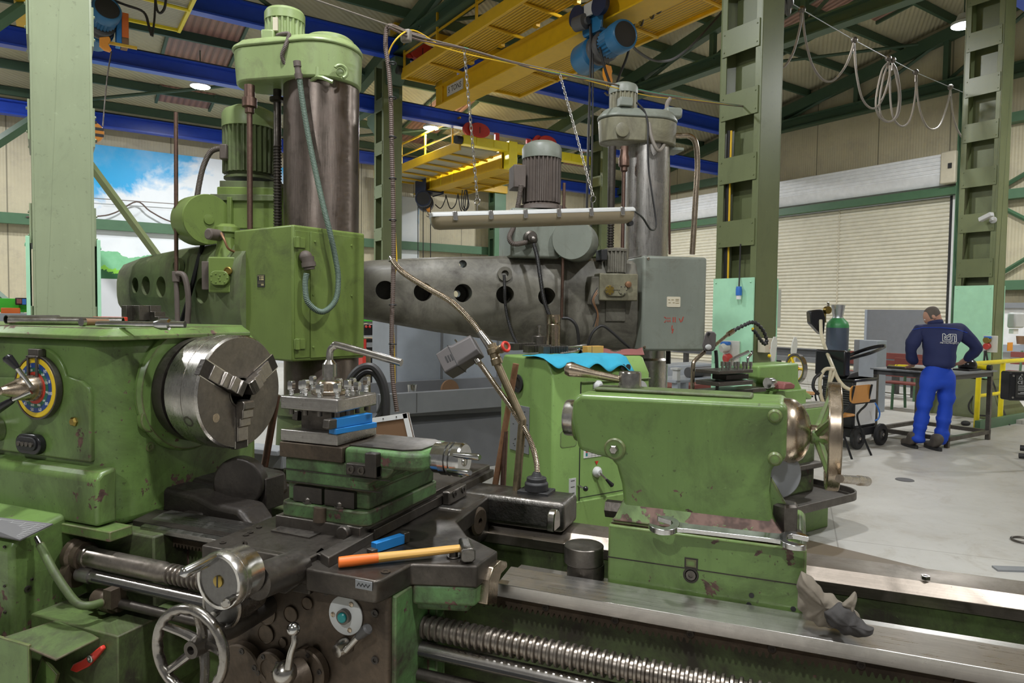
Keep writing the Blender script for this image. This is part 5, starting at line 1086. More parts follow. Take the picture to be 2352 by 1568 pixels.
# ---------------- grey radial drill
KD=Matrix.Translation(P(1476,700,d=5.45))@Matrix.Rotation(YAW+R(13),4,'Z'); KD.translation.z=0
with frame(KD):
    dg_,dk,ol=G['drill_grey'],G['drill_grey_dark'],G['drill_grey_olive']
    zt=P(1476,586,y=0).z; zb=P(1476,806,y=0).z; W2=P(1622,700,y=0).x; W0=P(1446,700,y=.25).x
    cc=P(1484,450,d=6.0); rc=.5*103/1596*6.0
    D2=thing('radial_drill','grey radial drilling machine with long holed arm behind the hanging lamp','drilling machine',(cc.x,cc.y,0))
    zt2=P(1484,340,d=6.0).z
    MB().lathe([(0,.0001),(0,rc*1.1),(1.2,rc*1.1),(1.22,rc),(zt2,rc),(zt2,.0001)],(cc.x,cc.y,0),(0,0,1),48).build('column',G['column_steel_bright'],D2)
    MB().lathe([(0,.0001),(0,rc*1.8),(.2,rc*1.8),(.72,rc*1.35),(.80,rc*1.35),(.86,rc*1.7),(.90,rc*1.7),(.9,.0001)],(cc.x,cc.y,0),(0,0,1),36).build('column_foot',ol,D2)
    BX=MB().box(0,W2,0,.34,zb,zt).build('switch_cabinet',dg_,D2,.02,seg=3); MB().box(W0+.02,0.004,.05,.34,zb+.02,zt+.005).build('cabinet_back',dk,BX,.01)
    for px,py in((1489,594),(1480,797)):
        c=P(px,py,y=0); MB().slot((c.x,-.0,c.z),(0,-1,0),.012,.004).build('cabinet_screw',G['bronze_steel'],BX)
    c=P(1547,693,y=0); m=MB(); m.prism(rrect(c.x-.058,c.x+.058,c.z-.041,c.z+.041,.008),'y',-.003,0); pl=m.build('rating_plate',G['ivory_plate'],BX)
    m=MB()
    for x,z,w in((-.04,.015,.016),(-.01,.015,.02),(.03,.02,.03),(.03,.008,.03),(-.035,-.008,.02),(.0,-.008,.018),(.03,-.01,.03)): m.box(c.x+x-w/2,c.x+x+w/2,-.0036,-.003,c.z+z-.002,c.z+z+.002)
    m.build('plate_marks',G['brass'],pl)
    # stencil 380 V and the lightning mark: strokes broken by the stencil bridges
    m=MB()
    def sk(pts,w=.0065):
        for (a,b),(e,f) in zip(pts,pts[1:]):
            p=P(a,b,y=0);q=P(e,f,y=0); d=(q-p).normalized(); n=vv(-d.z,0,d.x)*w/2
            m.add([vv(v.x,y_,v.z) for y_ in(-.0006,-.0025) for v in(p+n,q+n,q-n,p-n)],[[0,1,2,3],[4,5,6,7],[0,1,5,4],[1,2,6,5],[2,3,7,6],[3,0,4,7]])
    for s in(((1525.5,728),(1528,728.5)),((1529.5,729),(1529.5,732)),((1525.5,739),(1528,739.5)),((1529.5,735),(1529.5,738)),((1534,729),(1534,732)),((1538.5,729),(1538.5,732)),((1534,735),(1534,739)),((1538.5,735),(1538.5,739)),((1546,728),(1546,740)),((1550.5,728),(1550.5,740)),((1560,731),(1564,740)),((1569.5,727),(1565.5,738)),((1544,747),(1542.5,755)),((1542.5,758),(1547,755)),((1546,757),(1543.5,765))): sk(s)
    m.build('voltage_stencil',G['stamp_red'],BX)
    # long arm
    ya=.28
    def st(px,t,b,w): q=P(px,t,y=ya); s=P(px,b,y=ya); return ((q+s)/2,(q.z-s.z)/2,w)
    S=[st(735,628,716,.05),st(740,615,720,.11),st(780,606,724,.14),st(860,598,737,.17),st(1000,591,762,.2),st(1150,588,783,.21),st(1300,590,800,.22),st(1400,596,806,.22),st(1452,600,806,.2)]
    A2=arm_mesh(S,None,(0,1,0)).build('arm',dk,D2,ang=50); cu=[]
    for px,py in((885,666),(972,670),(1063,673),(1159,677),(1254,681)):
        c=P(px,py,y=ya-.19); cu.append(MB().cyl((c.x,ya-.4,c.z),(c.x,ya+.08,c.z),.069,n=28))
    c=P(1063,606,y=ya-.15); cu.append(MB().cyl((c.x,ya-.5,c.z+.0),(c.x,ya+.5,c.z+.0),.03,n=18))
    c=P(1056,674,y=ya); cu.append(MB().cyl((c.x-.01,ya-.1,c.z),(c.x-.01,ya+.5,c.z),.028,n=14))
    boolcut(A2,cu)
    c=P(1159,629,y=ya-.2); MB().ring((c.x,ya-.19,c.z),(0,-1,0),.028,.055,.03,24).build('arm_boss',dk,A2)
    MB().hose([P(1158,632,y=-.0),P(1159,660,y=-.03),P(1160,690,y=-.02),P(1166,730,y=-.02),P(1178,770,y=-.02),P(1194,800,y=-.02)],.0125,.008,10).build('arm_conduit',G['cable_black'],A2)
    # gear head with motor and drum on the arm
    H=MB(); a=P(1175,590,y=.02); b=P(1290,480,y=.02); H.box(a.x,b.x,.04,.5,a.z,b.z); HB=H.build('gear_head',dg_,D2,.02,seg=3)
    b=P(1243,480,y=.25); motor((b.x,.25,b.z),P(1287,400,y=.25).x-b.x,P(1243,325,y=.25).z-b.z,G['dusty_brown'],dg_,D2,28,'head_motor',.26)
    MB().lathe([(0,.0001),(0,.21),(.03,.20),(.05,.14),(.06,.13),(.06,.0001)],(b.x,.25,b.z-.02),(0,0,1),32).build('motor_seat',G['dusty_brown'],HB)
    a=P(1178,440,y=.15); q=P(1207,380,y=.15); MB().box(a.x,q.x,.12,.3,P(1190,432,y=.15).z,q.z).build('terminal_box',G['dusty_brown'],D2,.008)
    MB().hose([P(1197,425,y=.1),P(1192,460,y=.1),P(1188,480,y=.1),P(1180,520,y=.05),P(1170,545,y=.0),P(1180,560,y=-.02),P(1210,556,y=0)],.02,.01,10).build('motor_conduit',G['dusty_brown'],D2)
    p=P(1310,555,y=.1); ax=vv(-.55,-1,0).normalized(); MB().lathe([(0,.0001),(0,.150),(.02,.156),(.30,.156),(.31,.15),(.31,.0001)],vv(p.x+.1,.18,p.z),-ax*-1,36).build('drum_cover',dg_,D2)
    p=P(1219,545,y=-.0); m=MB(); m.lathe([(0,.05),(.05,.05),(.06,.035),(.09,.034),(.09,.0001)],(p.x,.04,p.z),(0,-1,0),16); m.sph((p.x+.01,-.04,p.z-.02),.034,14); m.build('gland_fitting',G['dark_steel'],HB)
    MB().hose([P(1226,560,y=-.06),P(1234,590,y=-.08),P(1240,630,y=-.08),P(1250,690,y=-.08),P(1268,740,y=-.06)],.016,.009,10).build('drop_conduit',G['cable_black'],HB)
    m=MB(); m.cyl(P(1296,420,y=-.02),P(1290,730,y=-.02),.012,n=12); m.build('upright_pipe',G['rod_brown'],D2)
    MB().tube([P(1290,730,y=-.02),P(1310,733,y=-.03),P(1325,752,y=-.04),P(1330,795,y=-.02)],.012,8,6).build('black_hose',G['cable_black'],D2)
    MB().tube([P(1348,800,y=-.1),P(1360,765,y=-.12),P(1382,748,y=-.12),P(1405,762,y=-.12),P(1430,785,y=-.12),P(1455,806,y=-.08)],.011,8,6).build('black_hose',G['cable_black'],D2)
    # feed unit by the cabinet
    a=P(1372,690,y=.0); b=P(1460,630,y=.0); PU=MB().box(a.x,b.x,-.05,.3,a.z,b.z).build('pump_block',ol,D2,.008)
    p=P(1413,628,y=.1); motor((p.x,.1,p.z-.01),.088,P(1413,566,y=.1).z-p.z,G['drill_grey_dark'],G['drill_grey_dark'],PU,16,'pump_motor',.12,.16)
    MB().box(P(1378,600,y=.05).x,P(1392,600,y=.05).x,.02,.15,P(1385,598,y=.05).z,P(1385,573,y=.05).z).build('terminal_box',G['black_rubber'],PU,.006)
    m=MB(); a=P(1387,679,y=-.05);b=P(1438,654,y=-.05); m.prism(rrect(a.x,b.x,a.z,b.z,.045),'y',-.068,-.045); fl=m.build('flange_cover',ol,PU,.004)
    for px in(1400,1430):
        c=P(px,666,y=-.068); MB().lathe([(0,.036),(.006,.036),(.007,.030),(.007,.0001)],(c.x,-.068,c.z),(0,-1,0),22).build('cover_disc',G['brass'] if px<1420 else ol,fl)
        for k in range(6): MB().bolt((c.x+.03*cos(k*1.047),-.075,c.z+.03*sin(k*1.047)),(0,-1,0),.005,.003,False).build('flange_bolt',G['dark_steel'],fl)
    c=P(1443,653,y=-.06); MB().lathe([(0,.024),(.02,.024),(.024,.014),(.024,.0001)],(c.x,-.05,c.z),(0,-1,0),16).build('sight_glass',G['rust_pipe'],PU)
    m=MB(); a=P(1352,700,y=.02);b=P(1374,635,y=.02); m.box(a.x,b.x,-.03,.2,a.z,b.z); m.build('clamp_block',dk,PU,.01)
    m=MB(); a=P(1393,738,y=.03);b=P(1440,690,y=.03); m.box(a.x,b.x,.05,.2,a.z,b.z); m.build('lower_cover',dk,PU,.006)
    for k in range(3): MB().tube([P(1372,660+k*6,y=-.06),P(1358+k*3,690,y=-.06),P(1370+k*2,720,y=-.06),P(1362+k*5,750,y=-.05)],.004,6,5).build('loose_wire',G['rust_pipe'] if k else G['cable_black'],PU)
    # head housing on the column
    def Q(px,py,y): return P(px,py,y=y)
    yc=cc.y; c0=Q(1490,300,yc); hr=Q(1548,300,yc).x-c0.x; xl=Q(1371,300,yc).x; z0=Q(1460,338,yc).z; z1=Q(1460,285,yc).z; zr=Q(1460,262,yc).z
    pl=arc(c0.x,yc,hr,-100,100,14)+arc(xl+.16,yc-.05,.16,100,260,12)
    m=MB(); m.loft([[vv(c0.x+(x-c0.x)*.97,yc+(y-yc)*.96,z0) for x,y in pl],[vv(x,y,z1) for x,y in pl]]); HD=m.build('head_housing',ol,D2,.012)
    m=MB(); m.loft([[vv(c0.x+(x-c0.x)*1.02,yc+(y-yc)*1.03,z1) for x,y in pl],[vv(c0.x+(x-c0.x)*1.02,yc+(y-yc)*1.03,z1+.02) for x,y in pl],[vv(c0.x+(x-c0.x)*.9,yc+(y-yc)*.85,zr) for x,y in pl]]); m.build('housing_lid',dg_,HD,.01)
    p=Q(1428,262,yc-.02); motor((p.x,yc-.05,zr-.02),.118,Q(1428,196,yc).z-zr+.02,ol,dg_,HD,20,'top_motor',.36,.1)
    MB().box(Q(1421,250,yc-.17).x,Q(1450,250,yc-.17).x,yc-.21,yc-.1,Q(1460,262,yc).z,Q(1460,242,yc).z).build('terminal_box',dg_,HD,.008)
    p=Q(1427,299,yc-.2); MB().lathe([(0,.0001),(0,.058),(.012,.058),(.014,.05),(.014,.0001)],(p.x,yc-.215,p.z),(0,-1,0),26).build('round_cover',ol,HD)
    MB().box(Q(1508,268,yc+.1).x,Q(1545,268,yc+.1).x,yc-.1,yc+.2,zr-.03,Q(1460,262,yc).z+.06).build('rear_box',dg_,HD,.02)
    p=Q(1530,345,yc); MB().box(p.x-.02,p.x+.12,yc-.1,yc+.1,Q(1460,345,yc).z,Q(1460,338,yc).z).build('foot_flange',dg_,HD,.004)
    for px,thr in((1404,True),(1432,False)):
        t=Q(px,338,yc-.14); b=Q(px,600,yc-.14); L=t.z-b.z; x=.55; pr=[(0,.0001),(0,.034)]
        if thr:
            pr+=[(.5,.03)]
            while x<L: pr+=[(x,.03),(x+.01,.03),(x+.011,.022),(x+.02,.022)]; x+=.022
        else: pr=[(0,.0001),(0,.035),(.06,.035),(.1,.046),(.16,.046),(.17,.03),(.2,.03),(.21,.016)]
        pr+=[(L,pr[-1][1]),(L,.0001)]; MB().lathe(pr,(t.x,yc-.16,t.z),(0,0,-1),14).build('lifting_screw' if thr else 'drive_shaft',G['oily_steel'] if thr else G['rod_brown'],D2)
    MB().tube([Q(1525,311,yc-.1),Q(1560,312,yc-.1),Q(1584,313,yc-.1),Q(1598,330,yc-.1),Q(1602,380,yc-.1),Q(1598,450,yc-.1),Q(1594,520,yc-.1),Q(1590,584,yc-.1)],.024,12,6).build('cable_pipe',G['bronze_steel'],D2)
    MB().tube([Q(1532,270,yc-.05),Q(1532,240,yc-.05),Q(1540,226,yc-.05)],.018,10,5).build('cable_conduit',G['cable_grey'],D2)
    MB().tube([Q(1462,235,yc-.2),Q(1480,255,yc-.22),Q(1488,285,yc-.24),Q(1488,330,yc-.26),Q(1490,390,yc-.26),Q(1497,440,yc-.28),Q(1507,515,yc-.3),Q(1495,527,yc-.4),Q(1476,500,yc-.55),Q(1458,485,yc-.75)],.008,8,8).build('motor_cable',G['cable_black'],D2)
    MB().tube([Q(1490,270,yc-.2),Q(1495,310,yc-.24),Q(1510,345,yc-.26),Q(1524,335,yc-.2),Q(1524,310,yc-.1)],.015,8,6).build('cable_loop',G['cable_grey'],D2)
    MB().tube([Q(1535,300,yc+.1),Q(1537,450,yc+.1),Q(1538,584,yc+.1)],.012,8,3).build('rear_pipe',G['rod_brown'],D2)
    MB().cyl(Q(1535,806,.3),Q(1535,835,.3),.02,n=10).build('drain_stub',G['black_rubber'],D2)
# ================================================================== hanging lamp, wire, conduit
I4=Matrix.Identity(4)
with frame(I4):
    def W(px,py): return P(px,py,d=1/(.1235-.000166*(px-1725)))
    wp=[W(640,-30),W(725,0),W(893,58)]; wq=[W(893,58),W(960,83),W(1066,110),W(1180,142),W(1285,165),W(1400,190),W(1500,214),W(1600,228),W(1725,245)]
    t=thing('overhead_cable','bundle of thin cables slung from the conduit across to the right lattice column','cable',wq[4])
    MB().tube(wp+wq[1:],.0045,6,4).build('carrier_wire',G['cable_grey'],t)
    MB().tube([p+vv(0,0,-.012-.01*sin(i*2)) for i,p in enumerate(wq)],.006,6,6).build('cable',G['cable_brown'],t)
    MB().tube([p+vv(0,0,-.004+.012*sin(i*1.3)) for i,p in enumerate(wq)][2:],.004,6,6).build('green_wire',G['cable_green'],t)
    MB().tube([p+vv(0,.0,-.02+.014*cos(i*1.7)) for i,p in enumerate(wq)][1:],.004,6,6).build('yellow_wire',G['cable_yellow'],t)
    d=3.85; hz=[P(975,86,d=4.05),P(935,75,d=3.95),P(900,60,d=d),P(888,68,d=d),P(886,110,d=d),P(893,160,d=d),P(898,240,d=d),P(900,340,d=d),P(903,450,d=d),P(904,560,d=d),P(903,650,d=d),P(900,740,d=d),P(900,820,d=d),P(903,880,d=d),P(912,945,d=d)]
    t=thing('hanging_conduit','long brown ribbed conduit hanging from the wire beside the green drill','conduit',(hz[-1].x,hz[-1].y,hz[-1].z))
    MB().hose(hz,.0135,.011,10).build('ribbed_conduit',G['cable_brown'],t)
    MB().tube([P(1000,98,d=4.1),P(950,70,d=4.0),P(915,85,d=d),P(892,125,d=d+.01),P(893,180,d=d+.01),P(901,300,d=d+.012),P(906,420,d=d+.012),P(907,520,d=d+.012),P(911,600,d=d+.012),P(906,640,d=d+.012),P(903,740,d=d+.012),P(905,800,d=d+.02),P(907,880,d=d+.02)],.0045,8,6).build('yellow_wire',G['cable_yellow'],t)
    for py in(145,225,315,410,505,600,700,790): MB().torus(P(902,py,d=d-.01),(0,.05,1),.019,.004,14,6).build('cable_tie',G['black_rubber'],t)
    m=MB(); c=P(933,85,d=3.95); m.box(c.x-.03,c.x+.03,c.y-.02,c.y+.02,c.z-.03,c.z+.04); m.build('junction_box',G['cable_grey'],t,.01)
    # fluorescent lamp
    a=P(990,508,d=4.28); b=P(1452,494,d=4.72); d=(b-a); L=d.length; xx=d.normalized(); yy=vv(0,0,1).cross(xx).normalized(); zz=xx.cross(yy)
    T=Matrix((xx,yy,zz)).transposed().to_4x4(); T.translation=a
    t=thing('fluorescent_lamp','dusty long fluorescent lamp hanging by two chains in front of the grey drill','lamp',(a+b)/2)
    m=MB(); m.T=T; m.loft([[vv(x,y*s,z) for y,z in((.055,.04),(.062,.02),(-.062,.02),(-.055,.04),(-.03,.052),(.03,.052))] for x,s in((0,.9),(.01,1),(L-.01,1),(L,.9))]); HO=m.build('housing',G['lamp_grey'] if 0 else G['pale_grey'],t,.004)
    MAT['dusty_diffuser']=plain('dusty_diffuser',(.31,.255,.165),.32)
    m=MB(); m.T=T; sec=[(.06*cos(R(k)),.02+.075*sin(R(k))) for k in range(180,361,18)]
    m.loft([[vv(x,y*s,.02+(z-.02)*s) for y,z in sec] for x,s in((.0,.55),(.02,.92),(.05,1),(L-.05,1),(L-.02,.92),(L,.55))]); m.build('diffuser',G['dusty_diffuser'],t,ang=50)
    for k in range(6):
        m=MB(); m.T=T; x=L*(.09+.165*k); m.box(x,x+.03,-.068,-.058,-.006,.05); m.build('clip',G['bright_steel'],t,.003)
    m=MB(); m.T=T; m.cyl((L-.02,-.02,-.055),(L-.02,.02,-.055),.018,n=10); m.build('cable_gland',G['black_rubber'],t)
    def chain(p,q,par):
        p=Vector(p);q=Vector(q); n=int((p-q).length/.026); dd=(q-p)/n; u,v_,w=basis(dd)
        ln=MB(); ring=[]
        for i in range(14):
            a_=2*PI*i/14; ring.append((.0085*cos(a_),.013*sin(a_)+.006*(1 if sin(a_)>0 else -1)))
        for k in range(n):
            c=p+dd*(k+.5); e=u if k%2 else v_; pts=[c+e*x+w*y*.95 for x,y in ring]; pts.append(pts[0])
            ln.tube(pts,.0028,5,1,cap=False)
        return ln.build('chain',G['bright_steel'],par)
    p1=a+d*.215+zz*.05; p2=a+d*.79+zz*.05
    for top,q in((W(1066,112),p1),(W(1285,167),p2)):
        r=q+vv(0,0,.065); chain(top,r+vv(0,0,.022),t); MB().torus(r,(.3,1,0),.022,.003,22,6).build('ring',G['bright_steel'],t); MB().tube([r+vv(0,0,-.022),q],.0035,6,1).build('hook',G['bright_steel'],t)
# ================================================================== overhead cranes
with fH:
    Y,YB=G['crane_yellow'],G['crane_yellow_bright']
    def hoist(t,ax,c,r,L,mt,dark):
        """electric chain/rope hoist: drum housing, motor with fan cover, terminal box"""
        ax=Vector(ax).normalized(); c=Vector(c)
        b=MB().lathe([(0,.0001),(0,r*.92),(.04,r),(L*.32,r),(L*.34,r*.8),(L*.5,r*.8),(L*.5,.0001)],c-ax*L*.5,ax,28).build('hoist_gearbox',mt,t)
        MB().lathe([(0,r*.86),(L*.02,r*.95),(L*.06,r*.95),(L*.08,r*.84),(L*.13,r*.84),(L*.15,r*.95),(L*.19,r*.95),(L*.21,r*.8)],c-ax*L*.12,ax,28).build('rope_drum',dark,t)
        n=24; x,y,_=basis(ax); m=MB(); p0=c+ax*L*.12; rings=[]
        for tt in(0,L*.2): rings.append([p0+ax*tt+(x*cos(2*PI*i/(n*2))+y*sin(2*PI*i/(n*2)))*r*(.86 if i%2 else .76) for i in range(n*2)])
        m.loft(rings); m.build('motor_barrel',mt,t,ang=15)
        f=MB().lathe([(0,.0001),(0,r*.93),(L*.14,r*.93),(L*.17,r*.86),(L*.17,.0001)],p0+ax*L*.2,ax,28).build('fan_cover',mt,t)
        e=p0+ax*(L*.371); MB().lathe([(0,.0001),(0,r*.76),(.004,.0001)],e,ax,24).build('fan_grille',G['black_rubber'],f)
        MB().torus(e,ax,r*.8,.012,28,6).build('fan_rim',G['hoist_blue'] if mt!=G['hoist_navy'] else mt,f)
        return b
    def hookblock(t,p,s=1.,mt=None):
        mt=mt or G['hook_orange']; p=Vector(p); m=MB()
        pl=[(-.05,.14),(.05,.14),(.075,.06),(.06,.0),(.085,-.08),(.07,-.14),(.02,-.15),(-.03,-.10),(-.07,-.02),(-.075,.08)]
        m.prism([(x*s,z*s) for x,z in pl],'y',-.035*s,.035*s,m=Matrix.Translation(p)); m.build('hook_block',mt,t,.006)
        MB().tube([p+vv(.0,0,-.14)*s,p+vv(0,0,-.2)*s,p+vv(.05,0,-.25)*s,p+vv(.02,0,-.31)*s,p+vv(-.05,0,-.28)*s],.016*s,8,6).build('hook',G['dark_steel'],t)
    def redwheel(t,u,v,z,s=1.):
        m=MB(); m.lathe([(0,.0001),(0,.17*s),(.03,.17*s),(.03,.15*s),(.1,.15*s),(.1,.0001)],(u-.16*s,v-.06,z),(0,1,0),22); m.build('crane_wheel',G['red_paint'],t)
        m=MB(); pl=[(.3*s*cos(R(a))*1.05,.19*s*sin(R(a))) for a in range(0,360,20)]; m.prism([(u+.12*s+x,z+.0+zz) for x,zz in pl],'y',v-.12,v+.02); b=m.build('wheel_cover',G['red_paint'],t,.012)
        MB().box(u+.11*s,u+.125*s,v-.125,v-.12,z-.08*s,z+.08*s).build('cover_slot',G['black_rubber'],b)
    # ---- near crane
    t=thing('bridge_crane','large yellow walkway crane bridge overhead, nearest, with blue hoist','crane',(7.43,6,6.1))
    gu0,gu1=7.29,7.57
    m=MB(); m.box(gu0,gu0+.012,-6,13.95,6.12,6.52); m.box(gu1-.012,gu1,-6,13.95,6.12,6.52); m.box(gu0-.09,gu1+.09,-6,13.95,6.10,6.125); m.box(gu0-.09,gu1+.09,-6,13.95,6.51,6.53); m.box(gu0,gu1,13.93,13.95,6.1,6.5); m.build('girder',Y,t)
    MB().box(gu0-.05,gu1+.05,13.7,13.98,6.12,7.42).build('end_post',Y,t,.01); MB().box(gu0-.002+.06,gu1-.06,13.951,13.99,6.18,6.32).build('end_opening',G['black_rubber'],t)
    c=P(1046,208,x=gu0-.012); m=MB(); m.box(gu0-.02,gu0-.001,c.y-.32,c.y+.36,6.24,6.46); q=m.build('load_plate',G['pale_grey'],t); text_mb('5 TONS',.17,facing((gu0-.021,c.y+.02,6.35),(-1,0,0)),.001).build('load_lettering',G['black_rubber'],q)
    def walkway(u0,u1,z,v0,v1,mesh,inner,par,step=1.12,rails=None,ym=Y):
        w=MB().box(u0,u1,v0,v1,z,z+.03).build('walkway_grating',mesh,par)
        e=u0 if inner=='r' else u1
        MB().box(e-.03,e+.03,v0,v1,z-.06,z+.16).build('edge_beam',ym,par,.006)
        MB().box(u0,u1,v1-.05,v1,z-.05,z+.1).build('end_beam',ym,par,.004)
        k=0; v=v1-step
        while v>v0:
            MB().tube([vv(u0+.02,v,z-.02),vv((u0+u1)/2,v,z-.035),vv(u1+.06 if inner=='r' else u1,v,z-.06)],.028,6,1).build('cross_bar',ym,par); v-=step
            if inner=='r': MB().box(u1-.06,u1+.02,v+step*.5,v+step*.5+.1,z-.05,z+.02).build('bracket',ym,par)
        if rails:
            v=v1-.1; x=e
            while v>v0: MB().box(x-.02,x+.02,v-.02,v+.02,z+.1,z+rails).build('rail_post',ym,par); v-=1.5
            MB().box(x-.022,x+.022,v0,v1-.08,z+rails-.04,z+rails).build('hand_rail',ym,par)
            MB().box(x-.015,x+.015,v0,v1-.08,z+rails*.5,z+rails*.5+.03).build('knee_rail',ym,par)
    walkway(6.42,7.2,6.62,-6,13.95,G['grating'],'r',t,1.12,.85)
    walkway(7.75,8.75,6.38,-6,12.9,G['grating'],'l',t,1.4)
    MB().box(6.3,9.9,14.1,14.34,7.55,7.8).build('end_carriage',Y,t,.01)
    MB().cyl((6.30,13.97,6.75),(6.44,13.97,6.75),.09,n=16).build('buffer',G['black_rubber'],t)
    redwheel(t,6.75,14.0,7.22); redwheel(t,9.3,14.0,7.55)
    # hoist of the near crane
    hv_=P(1375,60,x=7.43).y
    h=thing('crane_hoist','bright blue electric hoist hanging under the nearest yellow crane bridge','hoist',(7.43,hv_,5.6))
    c=P(1362,62,x=7.15); m=MB(); m.prism([(c.y-.28,6.45),(c.y+.28,6.45),(c.y+.22,5.98),(c.y-.22,5.98)],'x',7.12,7.16); m.prism([(c.y-.28,6.45),(c.y+.28,6.45),(c.y+.22,5.98),(c.y-.22,5.98)],'x',7.68,7.72); m.box(7.12,7.72,c.y-.2,c.y+.2,5.95,6.0); m.build('trolley_frame',G['hoist_blue'],h,.01)
    for dv in(-.3,.25): MB().lathe([(0,.0001),(0,.17),(.04,.17),(.04,.14),(.1,.14),(.1,.0001)],(7.0,c.y+dv,6.27),(1,0,0),24).build('trolley_wheel',G['hoist_navy'],h)
    q=P(1335,52,x=7.0); MB().lathe([(0,.0001),(0,.11),(.2,.12),(.22,.06),(.26,.06),(.26,.0001)],(6.98,q.y+.12,q.z),(.2,-1,0),20).build('travel_motor',G['dark_grey'],h)
    q=P(1353,22,x=7.05); MB().box(7.03,7.06,q.y-.12,q.y+.1,q.z-.1,q.z+.1).build('rating_plate',G['pale_grey'],h)
    c=P(1385,110,x=7.3); hoist(h,vv(-.15,-1,.0),c,.25,1.25,G['hoist_blue'],G['dark_grey'])
    hk=P(1395,172,x=7.35); hookblock(h,hk,1.)
    for dx in(-.03,.03): MB().cyl(hk+vv(0,dx,.12),(7.35,hk.y+dx,c.z-.1),.008,n=6).build('hoist_rope',G['dark_steel'],h)
    MB().tube([P(1355,55,x=7.1),P(1357,120,x=7.1),P(1352,300,x=7.1),P(1346,560,x=7.1)],.02,8,4).build('pendant_cable',G['cable_black'],h)
    MB().tube([P(1358,55,x=7.12),P(1362,150,x=7.12),P(1360,350,x=7.12),P(1357,560,x=7.12)],.012,8,4).build('pendant_cord',G['cable_black'],h)
    MB().tube([P(1370,60,x=7.2),P(1378,110,x=7.1),P(1390,160,x=7.1),P(1405,205,x=7.1),P(1410,240,x=7.1)],.022,8,6).build('power_cable',G['cable_black'],h)
    # looped cable of the near crane
    t2=thing('festoon_cable','black cable loops hanging from the right walkway of the nearest crane','cable',P(1480,40,x=7.75))
    MB().tube([P(1468,-20,x=7.75),P(1462,20,x=7.75),P(1452,80,x=7.75),P(1440,130,x=7.75),P(1424,170,x=7.75),P(1412,205,x=7.75)],.02,8,6).build('cable',G['cable_black'],t2)
    for (x0,x1,yb) in((1468,1478,58),(1492,1503,42),(1497,1512,25),(1502,1520,30)):
        MB().tube([P(x0,-30,x=7.75),P(x0-2,yb*.5,x=7.75),P((x0+x1)/2,yb,x=7.75),P(x1,yb*.5,x=7.75),P(x1-2,-30,x=7.75)],.018,8,6).build('cable_loop',G['cable_black'],t2)
    MB().tube([P(1447,98,x=7.7),P(1465,118,x=8.2),P(1500,138,x=8.8),P(1540,138,x=9.4),P(1580,112,x=10.),P(1625,65,x=10.6),P(1660,25,x=11)],.022,8,6).build('power_cable',G['cable_black'],t2)
    # ---- far crane
    t=thing('bridge_crane','smaller far yellow walkway crane bridge under the middle blue rail','crane',(9.9,17.6,5.3))
    MB().box(8.54,13.2,14.98,15.2,5.70,5.92).build('end_carriage',YB,t,.008); MB().box(8.4,13.2,20.1,20.3,5.65,5.9).build('end_carriage',Y,t,.008)
    for k in range(9): MB().box(8.9+k*.5,8.92+k*.5,14.965,14.985,5.72,5.9).build('stiffener',YB,t)
    m=MB(); m.box(9.78,9.81,15.2,20.2,5.29,5.70); m.box(10.03,10.06,15.2,20.2,5.29,5.70); m.box(9.7,10.14,15.2,20.2,5.27,5.295); m.box(9.7,10.14,15.2,20.2,5.69,5.71); m.build('girder',Y,t)
    MB().box(9.84,10.10,14.94,15.2,5.27,5.95).build('end_post',YB,t,.006)
    for v in(17.8,18.5,19.2): MB().box(9.772,9.785,v,v+.03,5.3,5.69).build('stiffener',YB,t)
    walkway(8.5,9.65,5.62,15.1,20.1,G['mesh_white'],'r',t,.72,.75)
    walkway(10.3,11.4,5.45,15.2,20.1,G['grating'],'l',t,1.0)
    MB().cyl((8.38,15.1,5.8),(8.54,15.1,5.8),.1,n=16).build('buffer',G['black_rubber'],t)
    redwheel(t,8.85,15.05,6.08,.95); redwheel(t,10.95,15.05,6.08,.95)
    for u in(9.45,10.42): MB().box(u,u+.12,14.98,15.04,5.92,6.1).build('rail_sweeper',G['red_paint'],t)
    c=P(985,441,x=9.9); h=thing('crane_hoist','dark navy electric hoist under the far yellow crane bridge','hoist',(9.9,c.y,4.9))
    m=MB(); m.box(9.62,10.22,c.y-.35,c.y+.35,5.22,5.26); m.box(9.6,9.64,c.y-.35,c.y+.35,5.2,5.65); m.box(10.2,10.24,c.y-.35,c.y+.35,5.2,5.65); m.build('trolley_frame',G['hoist_navy'],h,.01)
    hoist(h,vv(-.6,-1,0),(9.75,c.y,4.98),.26,1.15,G['hoist_navy'],G['black_rubber'])
    q=P(983,477,x=9.85); hookblock(h,q,.9)
    MB().cyl(q+vv(0,0,.1),(9.85,q.y,4.9),.01,n=6).build('hoist_rope',G['dark_steel'],h)
    for px in(960,972,989): MB().cyl(P(px,470,x=9.7),P(px,592,x=9.7),.014,n=6).build('pendant_cable',G['cable_black'],h)
    f=thing('festoon_cable','black cable looped in coils right of the dark far hoist','cable',P(1060,440,x=10.2))
    for pts in(((1000,470),(1012,478),(1022,460),(1024,448)),((1024,448),(1034,478),(1046,470),(1052,445)),((1052,445),(1058,480),(1066,485),(1070,445)),((1062,436),(1060,470),(1068,484),(1077,470),(1072,436)),((1068,436),(1064,470),(1071,480),(1075,460),(1070,436))):
        MB().tube([P(a,b,x=10.2) for a,b in pts],.016,8,6).build('cable_loop',G['cable_black'],f)
    MB().tube([P(1062,434,x=10.2),P(1180,402,x=12.5)],.006,5,1).build('carrier_wire',G['galvanised'],f)
    # ---- crane at the upper left
    t=thing('bridge_crane','yellow meshed crane walkway at the top left, behind the pale column','crane',(1.2,10,6.3))
    walkway(.5,2.05,6.62,6.0,14.02,G['mesh_white'],'l',t,1.15,None,YB)
